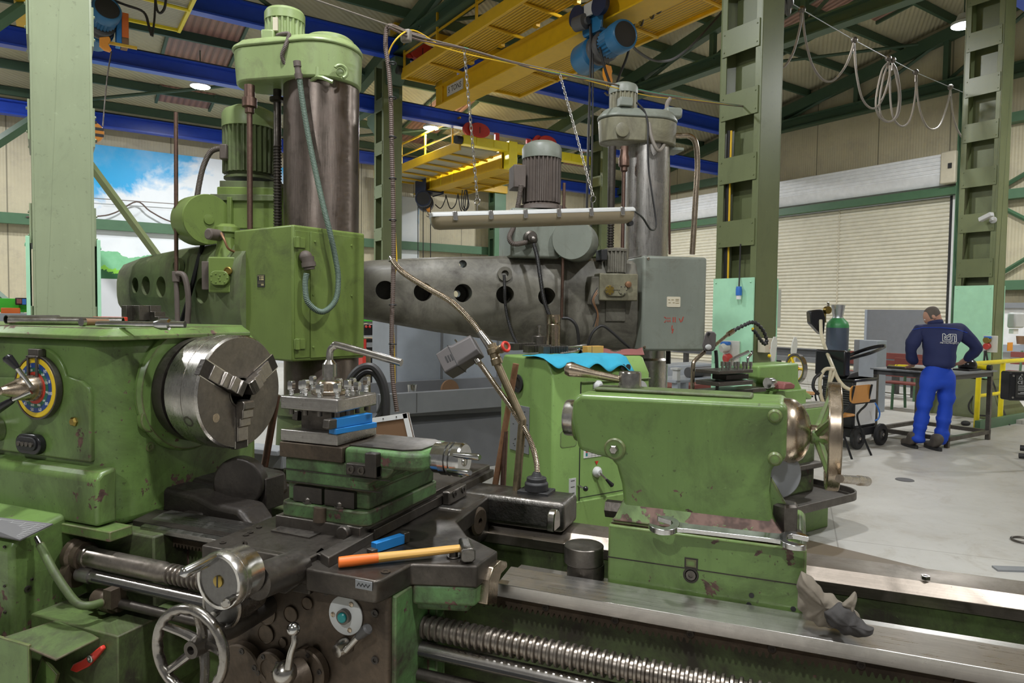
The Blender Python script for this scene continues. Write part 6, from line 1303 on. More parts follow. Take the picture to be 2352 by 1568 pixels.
    MB().box(-.35,.15,6.3,14.1,6.15,6.6).build('girder',Y,t)
    MB().box(-.5,1.6,14.12,14.32,7.52,7.74).build('end_carriage',Y,t)
    h=thing('crane_hoist','grey blue hoist with orange and blue box at the top left','hoist',P(240,90,y=12.6))
    c=P(232,50,y=12.4); hoist(h,vv(.15,-1,.25),c+vv(0,.1,0),.22,.9,G['hoist_blue'],G['dark_grey'])
    a,b=P(272,100,y=12.5),P(294,36,y=12.5); MB().box(a.x-.03,a.x+.04,12.4,12.7,a.z-.02,b.z).build('control_box',G['tape_blue'],h,.008); MB().box(a.x+.04,b.x,12.4,12.7,a.z+.08,b.z).build('box_cover',G['orange'],h,.008); MB().box(a.x+.04,b.x,12.4,12.7,a.z-.03,a.z+.08).build('box_foot',G['board_brown'],h,.006)
    q=P(240,105,y=12.4); m=MB(); m.prism([(P(x,z,y=12.4).x,P(x,z,y=12.4).z) for x,z in((228,88),(250,86),(254,94),(248,104),(256,116),(252,120),(240,116),(228,106))],'y',12.35,12.43); m.build('rope_guide',G['hook_orange'],h,.006)
    MB().box(P(250,100,y=12.4).x,P(315,108,y=12.4).x,12.4,12.44,P(280,106,y=12.4).z,P(280,100,y=12.4).z).build('yellow_bar',Y,h)
    MB().tube([P(256,118,y=12.4),P(246,180,y=12.4),P(236,290,y=12.4)],.011,6,3).build('hoist_rope',G['dark_steel'],h)
    MB().tube([P(258,0,y=12.5),P(290,12,y=12.5),P(330,28,y=12.5),P(342,60,y=12.5),P(348,82,y=12.5)],.02,8,5).build('cable',G['cable_black'],h)
    MB().tube([P(356,-10,y=12.5),P(360,20,y=12.5),P(368,30,y=12.5),P(378,18,y=12.5),P(382,-10,y=12.5)],.02,8,5).build('cable_loop',G['cable_black'],h)
    MB().tube([P(357,-10,y=12.5),P(355,40,y=12.5),P(350,84,y=12.5)],.016,8,5).build('cable',G['cable_black'],h)
    c=P(213,304,y=12.4); k=thing('hook_block','orange and black striped pulley block half hidden behind the pale column','hook block',(c.x,c.y,c.z-.2)); rr=P(239,304,y=12.4).x-c.x
    MB().lathe([(0,.0001),(0,rr*.96),(.02,rr),(.12,rr),(.14,rr*.96),(.14,.0001)],(c.x,12.33,c.z),(0,1,0),36).build('sheave_cover',G['hook_orange'],k)
    m=MB()
    for i in range(-3,4):
        z=c.z+i*.125*rr/.22*.55; w=math.sqrt(max(rr*rr-(z-c.z)**2,.0004)); 
        if i%2: m.box(c.x-w,c.x+w,12.324,12.33,z-.032*rr/.22,z+.032*rr/.22)
    m.build('hazard_stripes',G['hazard_black'],k)
    # festoon on its wire at the right
    ZW=5.7; f=thing('festoon_cable','pale grey cable hanging in loops from a wire before the end wall','cable',P(2040,135,z=ZW))
    car=[(1842,22),(1962,92),(2040,134),(2050,138),(2103,166),(2183,200),(2262,232)]
    CP=[P(a,b,z=ZW) for a,b in car]; MB().tube([P(1790,-10,z=ZW)]+CP+[P(2300,250,z=ZW)],.006,5,1).build('carrier_wire',G['galvanised'],f)
    for p in CP[:-1]:
        m=MB(); m.sph(p+vv(0,0,.0),.05,12); m.cyl(p,p+vv(0,0,-.16),.012,n=6); m.build('cable_trolley',G['dark_steel'],f)
    def loop(pts,ref): 
        d_=ref; MB().tube([P(a,b,**d_) for a,b in pts],.016,8,6).build('cable_loop',G['cable_grey'],f)
    def dd(p): return dict(y=p.y)
    loop(((1781,155),(1800,154),(1822,120),(1838,60),(1841,28)),dd(CP[0])); loop(((1843,28),(1850,90),(1866,150),(1890,183),(1915,184),(1940,155),(1955,120),(1961,98)),dd(CP[1]))
    loop(((1962,98),(1966,160),(1978,220),(1996,246),(2015,245),(2032,215),(2043,175),(2046,150)),dd(CP[2]))
    loop(((2040,143),(2025,165),(2012,230),(2018,265),(2040,280),(2062,265),(2068,220),(2060,165),(2050,145)),dd(CP[2])); loop(((2042,145),(2030,175),(2020,235),(2026,270),(2045,279),(2060,262),(2064,215),(2056,165),(2050,148)),dd(CP[2]))
    loop(((2043,150),(2046,240),(2056,278),(2075,290),(2092,270),(2102,220),(2104,172)),dd(CP[4])); loop(((2104,172),(2110,240),(2125,285),(2142,297),(2160,285),(2176,240),(2183,206)),dd(CP[5])); loop(((2183,206),(2190,270),(2206,310),(2225,323),(2245,308),(2252,280),(2254,245)),dd(CP[5]))
    for k in range(3): MB().tube([P(1785+k*6,-20,z=ZW),P(1800+k*5,20+k*6,z=ZW),P(1818-k*3,8,z=ZW),P(1812,-20,z=ZW)],.03,8,5).build('cable_coil',G['cable_black'],f)
    # drooping wires on the far wall
    w=thing('wall_wire','thin grey wire drooping along the far wall over the landscape picture','wire',(2,20.7,4))
    MB().tube([P(215,455,y=20.7),P(400,468,y=20.7)],.012,5,1).build('stay_wire',G['cable_grey'],w)
    MB().tube([P(60,498,y=20.7),P(215,497,y=20.7),P(265,488,y=20.7),P(314,463,y=20.7),P(345,485,y=20.7),P(390,508,y=20.7),P(440,515,y=20.7)],.02,6,5).build('wire',G['cable_brown'],w)
    q=thing('diagonal_brace','olive diagonal steel brace sloping across the landscape picture','brace',P(215,395,y=19.6)); m=MB(); a,b=P(205,375,y=19.6),P(365,592,y=19.6); m.tube([a,b],.10,4,1); m.build('bar',G['column_green_dark'],q)
    q=thing('diagonal_brace','green steel brace running up from the left edge to the pale column','brace',P(0,300,y=15)); MB().tube([P(-40,350,y=15.),P(80,272,y=15.)],.09,4,1).build('bar',G['steel_green'],q)
    q=thing('diagonal_brace','green steel brace at the very top left corner','brace',P(0,60,y=13)); MB().tube([P(-40,80,y=13.),P(90,-12,y=13.)],.09,4,1).build('bar',G['steel_green'],q)
    q=thing('diagonal_brace','green steel brace low at the left edge, above the bright green bench','brace',P(0,680,y=16)); MB().tube([P(-30,655,y=16.),P(50,722,y=16.)],.07,4,1).build('bar',G['steel_green'],q)
# ================================================================== second lathe behind
LF=Matrix.Translation(P(1268,1000,d=3.72))@Matrix.Rotation(YAW+R(33.8),4,'Z'); LF.translation.z=0
with frame(LF):
    g2=G['small_lathe_green']
    zt=P(1262,826,y=0).z; L2=thing('lathe','lighter green lathe standing behind the long one, gear cover end facing us','lathe',(1.6,.4,0))
    yb=P(1150,900,x=0).y; x1=P(1492,880,y=0).x
    zc=P(1268,868,y=0).z
    m=MB(); pf=[(0,.12),(0,zc),(.055,zt-.01),(.075,zt),(yb-.03,zt),(yb,zt-.05),(yb,.12)]; m.prism(pf,'x',0,x1); HS2=m.build('headstock_housing',g2,L2,.012,seg=3)
    m=MB(); m.box(-.0,x1,-.012,.02,.05,P(1300,1205,y=0).z+.12); m.build('plinth',g2,L2,.006)
    # seams of the front covers
    m=MB(); s=P(1332,1000,y=0).x; m.box(s-.003,s+.003,-.0025,.0,.3,zc-.03); m.box(s,x1,-.0025,0,P(1400,1130,y=0).z-.003,P(1400,1130,y=0).z); m.box(.02,x1,-.0025,0,P(1400,1165,y=0).z-.004,P(1400,1165,y=0).z); m.build('cover_seam',G['black_rubber'],HS2)
    m=MB(); m.box(s,x1,-.012,.003,P(1400,872,y=0).z-.008,P(1400,872,y=0).z); m.build('trim_bead',g2,HS2,.003)
    q=P(1191,880,x=0); MB().ring((-.004,q.y,q.z),(-1,0,0),.034,.052,.008,28).build('spindle_rim',G['black_rubber'],HS2); MB().lathe([(0,.0001),(0,.05),(.003,.0001)],(-.004,q.y,q.z),(-1,0,0),28).build('spindle_bore',G['black_oil'],HS2)
    a,b=P(1172,1030,x=0),P(1217,935,x=0); m=MB(); m.box(-.006,-.0,b.y,a.y,a.z,b.z); pl=m.build('data_plate',G['mid_grey'],HS2,.001)
    m=MB(); rnd=random.Random(4)
    for i in range(26): y=b.y+(a.y-b.y)*rnd.random()*.85; z=a.z+(b.z-a.z)*(.06+.88*rnd.random()); m.box(-.0068,-.006,y,y+.012,z,z+.004)
    m.build('plate_marks',G['label_dark'],pl)
    # front controls
    def dial(px,py,r,nm,arrow=True,lever=None):
        c=P(px,py,y=-.002); d=MB().lathe([(0,r),(.012,r),(.03,r*.55),(.032,r*.5),(.032,.0001)],(c.x,-.002,c.z),(0,-1,0),26).build(nm,G['pale_grey'],HS2)
        if arrow: MB().prism([(c.x-.012,c.z+r+.03),(c.x+.012,c.z+r+.03),(c.x,c.z+r+.008)],'y',-.004,-.001).build('red_arrow',G['red_paint'],d)
        if lever:
            e=P(*lever,y=-.05); MB().cyl((c.x,-.03,c.z),e,.006,n=8).build('lever',G['worn_chrome'],d); MB().lathe([(0,.007),(.05,.014),(.055,.008),(.055,.0001)],e,e-vv(c.x,-.03,c.z),12).build('grip',G['black_gloss'],d)
    dial(1372,886,.032,'speed_knob'); dial(1370,1083,.03,'feed_knob',True,(1392,1100))
    q=P(1412,832,y=0)
    for px in(1429,1441): c=P(px,843,y=.0); MB().lathe([(0,.0001),(0,.018),(.006,.018),(.006,.0001)],(c.x,.0-.003,c.z),(0,-1,0),18).build('dark_button',G['black_rubber'],HS2)
    c=P(1470,895,y=0); MB().lathe([(0,.0001),(0,.055),(.006,.055),(.006,.0001)],(c.x,0,c.z),(0,-1,0),30).build('round_scale',G['pale_grey'],HS2)
    a,b=P(1340,1052,y=0),P(1392,1028,y=0); m=MB(); m.box(a.x,b.x,-.005,0,a.z,b.z); pl=m.build('feed_chart',G['white'],HS2); m=MB()
    for i in range(4): m.box(a.x+.035,b.x,-.0056,-.005,a.z+.008+i*.013,a.z+.0095+i*.013)
    for i in range(4): m.box(a.x+.03+i*.025,a.x+.031+i*.025,-.0056,-.005,a.z,b.z)
    m.build('chart_lines',G['label_dark'],pl); MB().box(a.x+.012,a.x+.025,-.0058,-.005,a.z+.03,b.z-.005).build('chart_mark',G['red_paint'],pl); MB().box(a.x+.012,a.x+.025,-.0058,-.005,a.z+.01,a.z+.028).build('chart_mark',G['button_teal'],pl)
    a,b=P(1306,1140,y=0),P(1322,1097,y=0); m=MB(); m.box(a.x,b.x,-.005,0,a.z,b.z); pl=m.build('lever_plate',G['pale_grey'],HS2); m=MB()
    for z in(.15,.5,.85): m.box(a.x+.01,b.x-.01,-.0056,-.005,a.z+(b.z-a.z)*z,a.z+(b.z-a.z)*z+.004)
    m.build('plate_marks',G['label_dark'],pl)
    p=P(1328,1115,y=-.0);e=P(1345,1122,y=-.06); MB().cyl(p,e,.006,n=8).build('lever',G['worn_chrome'],HS2); MB().sph(e,.015,12).build('knob',G['black_gloss'],HS2)
    for px,py in((1330,1160),(1360,1155),(1408,1145)): c=P(px,py,y=0); MB().slot((c.x,0,c.z),(0,-1,0),.008,.003).build('cover_screw',G['dark_steel'],HS2)
    m=MB(); a,b=P(1286,1030,y=0),P(1325,985,y=0); m.prism(rrect(a.x,b.x,a.z,b.z,.02),'y',-.002,.002); m.build('finger_recess',g2,HS2,.002)
    # chuck
    cc=P(1497,862,y=.34); C2=MB().lathe([(0,.0001),(0,.165),(.03,.172),(.10,.172),(.105,.165),(.105,.0001)],(x1,.36,cc.z),(1,0,0),44).build('chuck',G['bright_steel'],L2)
    for a in(100,-20,220):
        e=vv(0,cos(R(a)),sin(R(a))); tt=vv(0,-sin(R(a)),cos(R(a))); T=Matrix((vv(1,0,0),e,tt)).transposed().to_4x4(); T.translation=(x1+.1,.36,cc.z); m=MB(); m.T=T; m.prism([(0,.03),(.05,.03),(.05,.08),(.03,.08),(.03,.12),(.012,.12),(.012,.17),(0,.17)],'z',-.02,.02); m.build('jaw',G['dark_steel'],C2,.002)
    # bed, pan and foot
    xe=P(1890,950,y=.15).x; zb=.92
    m=MB(); m.box(x1-.05,xe,.12,.55,.70,.90); m.build('bed',g2,L2,.006)
    m=MB(); m.box(x1-.02,xe+.02,.13,.22,.90,.935); m.box(x1-.02,xe+.02,.42,.53,.90,.935); m.build('bed_ways',G['way_steel'],L2,.004)
    px1_=2.667
    m=MB(); m.box(2.0,px1_,.04,.5,0,.262); m.build('foot',g2,L2,.006)
    m=MB(); m.box(1.5,2.58,.10,.48,.262,.70); m.build('bed_end',ld,L2,.03)
    # swarf pan with rounded end
    pl=[(x1,-.2)]+arc(2.58,-.02,.18,-90,0,8)+arc(2.58,.42,.18,0,90,8)+[(x1,.6)]
    i2=[(x1,-.185)]+arc(2.58,-.02,.165,-90,0,8)+arc(2.58,.42,.165,0,90,8)+[(x1,.585)]
    m=MB(); m.loft([[vv(x,y,.262) for x,y in pl],[vv(x,y,.32) for x,y in pl],[vv(x,y,.32) for x,y in i2],[vv(x,y,.275) for x,y in i2]]); m.build('swarf_pan',G['dark_steel'],L2,.004)
    m=MB(); m.box(2.25,2.60,.05,.30,.46,.505); m.build('tray_edge',G['dark_steel'],L2,.012)
    # carriage, slides, tool post
    cx=P(1690,1000,y=.05).x
    m=MB(); m.box(cx-.22,cx+.25,.0,.6,.93,.99); m.box(cx-.15,cx+.12,-.1,.45,.99,1.02); CA=m.build('carriage',G['dark_steel'],L2,.004)
    tz=P(1690,918,y=.1).z
    def bb(xa,xb,y0,y1,pa,pb,nm,mt,par,b=.003):
        p=P(xa,pa,y=y0);q=P(xb,pb,y=y0); return MB().box(p.x,q.x,y0,y1,p.z,q.z).build(nm,mt,par,b)
    bb(1652,1728,.1,.3,955,922,'slide_base',G['black_oil'],CA); bb(1650,1730,.08,.28,922,893,'top_slide',G['black_oil'],CA); bb(1650,1760,.10,.26,908,890,'slide_arm',G['dark_steel'],CA)
    bb(1652,1730,.06,.26,888,873,'post_base',G['dark_steel'],CA); bb(1668,1720,.1,.22,873,858,'post_core',G['black_oil'],CA); TP2=bb(1652,1730,.06,.26,860,848,'post_head',G['dark_steel'],CA)
    for px,dy in((1659,0),(1676,0),(1695,0),(1708,.0),(1724,0),(1668,.15),(1688,.15),(1715,.15)):
        p=P(px,849,y=.08+dy); MB().lathe([(0,.008),(.03,.008),(.03,.012),(.06,.012),(.06,.0001)],(p.x,.08+dy,p.z-.005),(0,0,1),8).build('tool_bolt',G['worn_chrome'],TP2)
    MB().tube([P(1676,846,y=.15),P(1677,832,y=.15),P(1684,824,y=.15),P(1720,807,y=.1)],.011,10,5).build('clamp_handle',G['chrome'],TP2); MB().tube([P(1718,832,y=.18),P(1718,822,y=.18),P(1726,812,y=.18),P(1727,805,y=.18)],.009,8,5).build('clamp_lever',G['chrome'],TP2)
    c=P(1765,880,y=.15); MB().lathe([(0,.0001),(0,.04),(.05,.04),(.07,.03),(.07,.0001)],(c.x,.16,c.z),(1,-.1,0),24).build('micrometer_drum',G['chrome'],CA)
    # tailstock with yellow spoked wheel
    p=[P(a,b,y=.3) for a,b in((1722,838),(1814,832),(1814,872),(1822,890),(1845,905),(1845,915),(1765,915),(1770,885),(1745,872),(1722,868))]
    m=MB(); m.prism([(v.x,v.z) for v in p],'y',.22,.44); TS2=m.build('tailstock',g2,L2,.02,seg=3)
    a,b=P(1775,960,y=.2),P(1847,893,y=.2); m=MB(); m.box(a.x,b.x,.18,.48,a.z,b.z); m.build('tailstock_foot',g2,TS2,.006)
    c=P(1821,846,y=.33); x_w=c.x+.02; MB().ring((x_w,.33,c.z),(1,-.35,0),.10,.118,.03,40).build('rim',G['worn_chrome'],TS2); W_=MB().ring((x_w+.005,.33,c.z),(1,-.35,0),.09,.101,.018,40).build('wheel_felloe',G['dial_yellow'],TS2)
    ex,ey,_=basis(vv(1,-.35,0))
    for a in(60,180,300):
        e=ex*cos(R(a))+ey*sin(R(a)); MB().tube([vv(x_w+.01,.33,c.z),vv(x_w+.01,.33,c.z)+e*.095],.011,6,1).build('spoke',G['dial_yellow'],W_)
    MB().lathe([(0,.025),(.05,.02),(.05,.0001)],(x_w-.03,.33,c.z),(1,-.35,0),16).build('hub',G['red_paint'],W_)
    t=thing('rag','dull red folded rag on the tailstock foot of the second lathe','rag',P(1792,885,y=.15)); m=MB(); a,b=P(1780,893,y=.15),P(1806,885,y=.15); m.prism([(a.x,a.z),(b.x,a.z-.0),(b.x+.01,a.z+.03),(b.x-.04,a.z+.05),(a.x+.02,a.z+.05)],'y',.08,.2); m.build('cloth',G['leather_red'],t,.01)
    for px,lb in((1775,'left of two grey paddle shaped guards on the second lathe'),(1822,'right of two grey paddle shaped guards on the second lathe')):
        t=thing('guard_paddle',lb,'guard',P(px,830,y=.62)); c=P(px,800,y=.75); w=.045
        m=MB(); m.prism([(c.x+x*w,c.z+z*.1) for x,z in ((-.5,-1.3),(-.9,-.2),(-.6,.5),(0,1),(.7,1),(1.1,.5),(.9,-.2),(.4,-1.3))],'y',.74,.75); m.build('paddle',G['socket_grey'],t,.002); MB().sph(P(px-8,817,y=.735),.016,10).build('yellow_knob',G['dial_yellow'],t)
    # loose things on its cover
    ZT=zt+.001
    def fold(i,j): return 0
    m=MB()
    def cl(u,v):
        x=-.02+.60*u; y=.02+.24*v; ed=.075+.012*sin(9*u*PI)*1+.02*u; w=.003*sin(40*x)*sin(33*y)+.004*sin(17*x+3)
        if v<.32:
            s=(.32-v)/.32; zz=ZT-s*(.03+.05*u+.02*sin(u*21)); y=.075-s*.085-.004*abs(sin(u*13)); return vv(x,y-.006,zz+.006)
        return vv(x,y,ZT+.006+abs(w))
    m.grid(cl,44,14); t=thing('shop_cloth','bright blue cloth draped over the front edge of the second lathe cover','cloth',(.28,.12,ZT)); o=m.build('cloth',G['cloth_blue'],t,solid=.003)
    def rackjaw(x,y,lb,ang):
        t=thing('chuck_jaw',lb,'chuck jaw',(x,y,ZT+.012),'toothed jaws on the second lathe'); T=Matrix.Translation((x,y,ZT+.012))@Matrix.Rotation(R(ang),4,'Z'); m=MB(); m.T=T; n=11; pf=[(0,0),(.17,0),(.17,.05),(.06,.05)]; pts=[(0,0),(.18,0)]
        pl=[(.0,.0),(.0,-.045),(.04,-.045)]
        for i in range(n): q=.045+i*.0125; pl+=[(q,-.045),(q+.006,-.045),(q+.006,-.034),(q+.0125,-.034)]
        pl+=[(.19,-.045),(.19,.0)]
        m.prism(pl[::-1],'z',0,.042); m.build('jaw',G['dark_steel'],t,.001)
    a=P(1215,810,z=ZT+.01); rackjaw(a.x-.03,a.y+.02,'left toothed steel chuck jaw on the blue cloth',8); a=P(1232,812,z=ZT+.01); rackjaw(a.x,a.y-.02,'right toothed steel chuck jaw on the blue cloth',4)
    a=P(1183,808,z=ZT); rackjaw(a.x-.04,a.y+.01,'dark steel jaw at the left end of the toothed ones',10)
    c=P(1271,795,z=ZT); t=thing('steel_sleeve','tall pale steel sleeve standing on the second lathe cover','sleeve',(c.x,c.y,ZT)); r=.052; h=P(1271,722,y=c.y).z-ZT; MB().lathe([(0,.0001),(0,r),(h-.075,r),(h-.07,r*.93),(h-.06,r),(h-.012,r),(h-.01,r*.95),(h,r*.95),(h,r*.7),(h-.1,r*.7),(h-.1,.0001)],(c.x,c.y,ZT),(0,0,1),30).build('sleeve',G['bronze_steel'],t)
    c=P(1237,788,y=c.y-.02); t=thing('bolt_bush','dark round bush with an upright bolt beside the pale sleeve','bush',(c.x,c.y,ZT)); MB().lathe([(0,.0001),(0,.05),(.075,.05),(.08,.046),(.08,.0001)],(c.x,c.y,ZT),(0,0,1),28).build('bush',G['dark_steel'],t); MB().lathe([(.08,.018),(.09,.018),(.09,.009),(.14,.009),(.14,.016),(.155,.016),(.155,.0001)],(c.x,c.y,ZT),(0,0,1),8).build('bolt',G['worn_chrome'],t)
    a,b=P(1345,806,z=ZT+.02),P(1394,806,z=ZT+.02); t=thing('wooden_box','small wooden block lying on the blue cloth end','wooden block',((a.x+b.x)/2,a.y,ZT)); m=MB(); m.box(a.x,b.x,a.y-.02,a.y+.03,ZT+.006,ZT+.05); m.build('block',G['wood_box'],t,.002); MB().box(a.x+.03,a.x+.034,a.y-.021,a.y+.031,ZT+.006,ZT+.0505).build('joint',G['board_brown'],t)
    a,b=P(1290,800,z=ZT+.015),P(1332,808,z=ZT+.015); t=thing('steel_pipe','short dark pipe lying between sleeve and wooden block','pipe',(a+b)/2); MB().ring(a,b-a,.012,.017,(b-a).length,18).build('pipe',G['dark_steel'],t)
    a,b=P(1285,812,z=ZT+.01),P(1326,810,z=ZT+.01); t=thing('hook_spanner','dark flat spanner lying on the front of the blue cloth','spanner',(a+b)/2); MB().tube([a,a.lerp(b,.5)+vv(0,0,.004),b+vv(0,0,.01),b+vv(.01,0,.03)],.011,8,5).build('spanner',G['worn_chrome'],t)
    a,b=P(1300,797,z=ZT+.03),P(1346,793,z=ZT+.04); t=thing('ratchet_spanner','bright ratchet handle behind the wooden block','ratchet',(a+b)/2); MB().lathe([(0,.006),(.1,.008),(.12,.013),((b-a).length,.013),((b-a).length,.0001)],a,b-a,12).build('handle',G['chrome'],t)
    m=MB(); t=thing('leather_apron','dull red leather apron lying on the second lathe cover by the grey cabinet','apron',P(1420,808,z=ZT)); m.grid(lambda u,v:P(1360+115*u,800+8*sin(u*3),z=ZT).lerp(P(1360+120*u,816,z=ZT),v)*1+vv(0,0,.004+.012*abs(sin(7*u))*(1-v)),24,6); m.build('leather',G['leather_red'],t,solid=.004)
    # its own machine lamp and bent pipe
    y_=.3; b0=P(1614,955,y=y_); t=thing('machine_lamp','small dark lamp head on a bent chrome pipe before the mint panel','lamp',(b0.x,y_,.99))
    MB().tube([P(1588,960,y=y_),P(1590,900,y=y_),P(1592,840,y=y_),P(1598,826,y=y_),P(1618,808,y=y_)],.014,10,5).build('bent_pipe',G['bronze_steel'],t)
    MB().tube([P(1644,805,y=y_),P(1646,830,y=y_),P(1648,908,y=y_)],.012,8,5).build('cable',G['cable_black'],t)
    hm=MB(); 
    for k in range(1): 
        pts=[[P(a,b,y=yy) for a,b in((1613,793),(1618,771),(1623,761),(1640,761),(1645,768),(1643,800),(1638,806),(1616,806))] for yy in(y_-.05,y_+.05)]
        hm.loft(pts)
    hd=hm.build('lamp_head',G['lamp_grey'],t,.008); c=P(1627,797,y=y_-.053); MB().sph(c,.026,14,(1.25,.3,.75)).build('lens',G['pale_grey'],hd); c=P(1627,770,y=y_-.055); MB().cyl(c,c+vv(0,-.01,.02),.008,n=8).build('switch',G['black_rubber'],hd)
    t=thing('coolant_hose','chrome coolant arm with black jointed hose reaching over the second lathe','coolant arm',P(1645,790,y=y_+.05)); yy=y_+.05
    MB().tube([P(1642,793,y=yy),P(1672,768,y=yy)],.012,10,1).build('arm',G['bronze_steel'],t); MB().cyl(P(1672,768,y=yy),P(1684,760,y=yy),.018,n=12).build('joint_nut',G['bronze_steel'],t)
    hz=smooth_path([P(a,b,y=yy) for a,b in((1685,759),(1700,751),(1715,744),(1725,740),(1738,743),(1750,755),(1758,770),(1761,786),(1755,789),(1747,780),(1738,767),(1729,755))],4); m=MB(); m.tube(hz,lambda t_,i:.016 if i%2 else .009,10,1); m.build('jointed_hose',G['black_rubber'],t); MB().sph(hz[-1],.011,8).build('yellow_tip',G['dial_yellow'],t)
# ================================================================== far right: worker, table, welding set, chairs
from mathutils.bvhtree import BVHTree
def skinmesh(name,mat,par,verts,edges,rad,root=0,sub=2,fold=0.,seed=1,sc=30):
    me=bpy.data.meshes.new(name); o=bpy.data.objects.new(name,me); COL.objects.link(o)
    W=CUR[-1]; me.from_pydata([W@Vector(p) for p in verts],edges,[])
    o.modifiers.new('skin','SKIN'); sv=me.skin_vertices[0].data
    for i,r in enumerate(rad): sv[i].radius=r if isinstance(r,tuple) else (r,r); sv[i].use_root=(i==root)
    md=o.modifiers.new('sub','SUBSURF'); md.levels=sub; md.render_levels=sub
    dg=bpy.context.evaluated_depsgraph_get(); dg.update(); m2=bpy.data.meshes.new_from_object(o.evaluated_get(dg))
    o.modifiers.clear(); o.data=m2; bpy.data.meshes.remove(me); m2.name=name
    rn=random.Random(seed); ph=[rn.uniform(0,6.3) for _ in range(4)]
    if fold:
        for v in m2.vertices:
            p=v.co; v.co=p+v.normal*fold*(sin(sc*p.z+9*p.x+ph[0])*.6+sin(sc*.6*p.z-14*p.y+ph[1])+.5*sin(sc*1.9*p.z+20*p.x+ph[2]))
    rt=par
    while rt.parent: rt=rt.parent
    inv=rt.matrix_world.inverted()
    for v in m2.vertices: v.co=inv@v.co
    m2.polygons.foreach_set('use_smooth',[True]*len(m2.polygons)); m2.materials.clear(); m2.materials.append(mat)
    o.parent=par
    off=Vector(); q=par
    while q.parent: off+=q.location; q=q.parent
    o.location=-off
    return o
WF=Matrix.Translation(P(2125,1030,z=0))@Matrix.Rotation(YAW,4,'Z')
with frame(WF):
    dep=8.45; s=dep/FPX
    def J(px,py,y=0.): 
        p=P(px,py,y=y); return p
    wk=thing('person','worker in dark blue jacket and bright blue trousers bending over the welding table','person',(.1,0,0))
    # continuous body: pelvis, spine, neck, head, arms, hands with fingers, legs, feet
    V=[];E=[];RA=[]
    def add(p,r,prev=None):
        V.append(p);RA.append(r)
        if prev is not None: E.append((prev,len(V)-1))
        return len(V)-1
    pel=add(J(2155,856,.03),(.11,.09)); sp=add(J(2157,812,.055),(.13,.10),pel); ch=add(J(2155,772,.09),(.165,.115),sp); ne=add(J(2148,744,.14),(.062,.062),ch)
    def limb(path,prev):
        for p,r in path: prev=add(p,r,prev)
        return prev
    lw=limb([(J(2112,760,.11),.068),(J(2095,800,.12),.05),(J(2098,836,.27),.033)],ch); rw=limb([(J(2205,760,.09),.068),(J(2247,798,.06),.05),(J(2212,832,.24),.033)],ch)
    for w,sgn in((lw,1),(rw,-1)):
        hnd=add(V[w]+vv(.02*sgn,.07,-.03),(.036,.018),w)
        for k in range(4):
            b=add(V[hnd]+vv((k-1.5)*.019,.045,-.004),.0095,hnd); c=add(V[b]+vv(.002*sgn,.035,-.012),.0085,b); add(V[c]+vv(0,.022-.004*abs(k-1.5),-.018),.007,c)
        b=add(V[w]+vv(.035*sgn,.045,-.012),.011,w); add(V[b]+vv(.02*sgn,.03,-.008),.009,b)
    for hx,kx,kz,ax,az,yk in((2134,2121,945,2106,1014,-.02),(2177,2170,945,2160,1018,-.02)):
        h=add(J(hx,876,.03),(.072,.072),pel); k=add(J(kx,kz,.02),.05,h); a=add(J(ax,az,.03),.036,k); add(V[a]+vv(-.02,.15,-.035),.034,a)
    B=skinmesh('body',G['skin'],wk,V,E,RA)
    # head, joined to the neck: skull, face turned down to the left, ear
    hc=J(2142,727,.19); Rm=Matrix.Translation(hc)@Matrix.Rotation(R(58),4,'Z')@Matrix.Rotation(R(-34),4,'X')   # local +y = where the face looks
    rings=[]; n=24
    prof=[(-.125,.045,.05,-.01),(-.10,.058,.062,-.005),(-.06,.066,.08,.008),(-.02,.072,.094,.004),(.03,.076,.098,-.004),(.07,.07,.09,-.01),(.10,.052,.066,-.014),(.118,.025,.03,-.015),(.122,.002,.002,-.015)]
    for z,rx,ry,oy in prof:
        rr=[]
        for i in range(n):
            a=2*PI*i/n; x=rx*cos(a); y=ry*sin(a)+oy
            if sin(a)>.8:                                   # nose, brow, chin
                if -.05<z<.0: y+=.022*(sin(a)-.8)/.2
                if z<-.09: y+=.014*(sin(a)-.8)/.2
                if .0<=z<.05: y+=.006
            rr.append(Rm@vv(x,y,z))
        rings.append(rr)
    m=MB(); m.loft(rings); hd=m.build('head',G['skin'],wk,sub=1)
    m=MB()
    for sx in(-1,1): m.T=Rm; m.sph((sx*.076,-.01,-.01),.028,12,(.35,.7,1.05))
    m.build('ear',G['skin'],hd)
    m=MB(); m.T=Rm
    for sx in(-1,1): m.sph((sx*.03,.088,.012),.011,10)
    m.build('eye',G['white'],hd); m=MB(); m.T=Rm; m.box(-.022,.022,.086,.093,-.066,-.061); m.build('mouth',G['leather_red'],hd)
    rings=[]
    for z,rx,ry,oy in prof[2:]:
        if z<-.03: z=-.035
        rings.append([Rm@vv((rx+.0035)*cos(a),(ry+.0035)*(sin(a) if sin(a)<.2 else .2+(sin(a)-.2)*(.45 if z<.075 else 1))+oy,z+.002) for a in[2*PI*i/n for i in range(n)]])
    m=MB(); m.loft(rings); m.build('hair',G['hair'],hd,sub=1)
    # jacket
    V=[];E=[];RA=[]
    a0=add(J(2157,848,.03),(.185,.15)); a1=add(J(2158,828,.035),(.195,.155),a0); a2=add(J(2157,795,.055),(.195,.15),a1); a3=add(J(2154,766,.085),(.195,.14),a2); a4=add(J(2150,747,.12),(.10,.085),a3); add(J(2147,739,.14),(.078,.075),a4)
    limb([(J(2113,760,.10),.098),(J(2099,780,.11),.088),(J(2091,803,.12),.075),(J(2095,822,.19),.066),(J(2099,835,.25),.054)],a3)
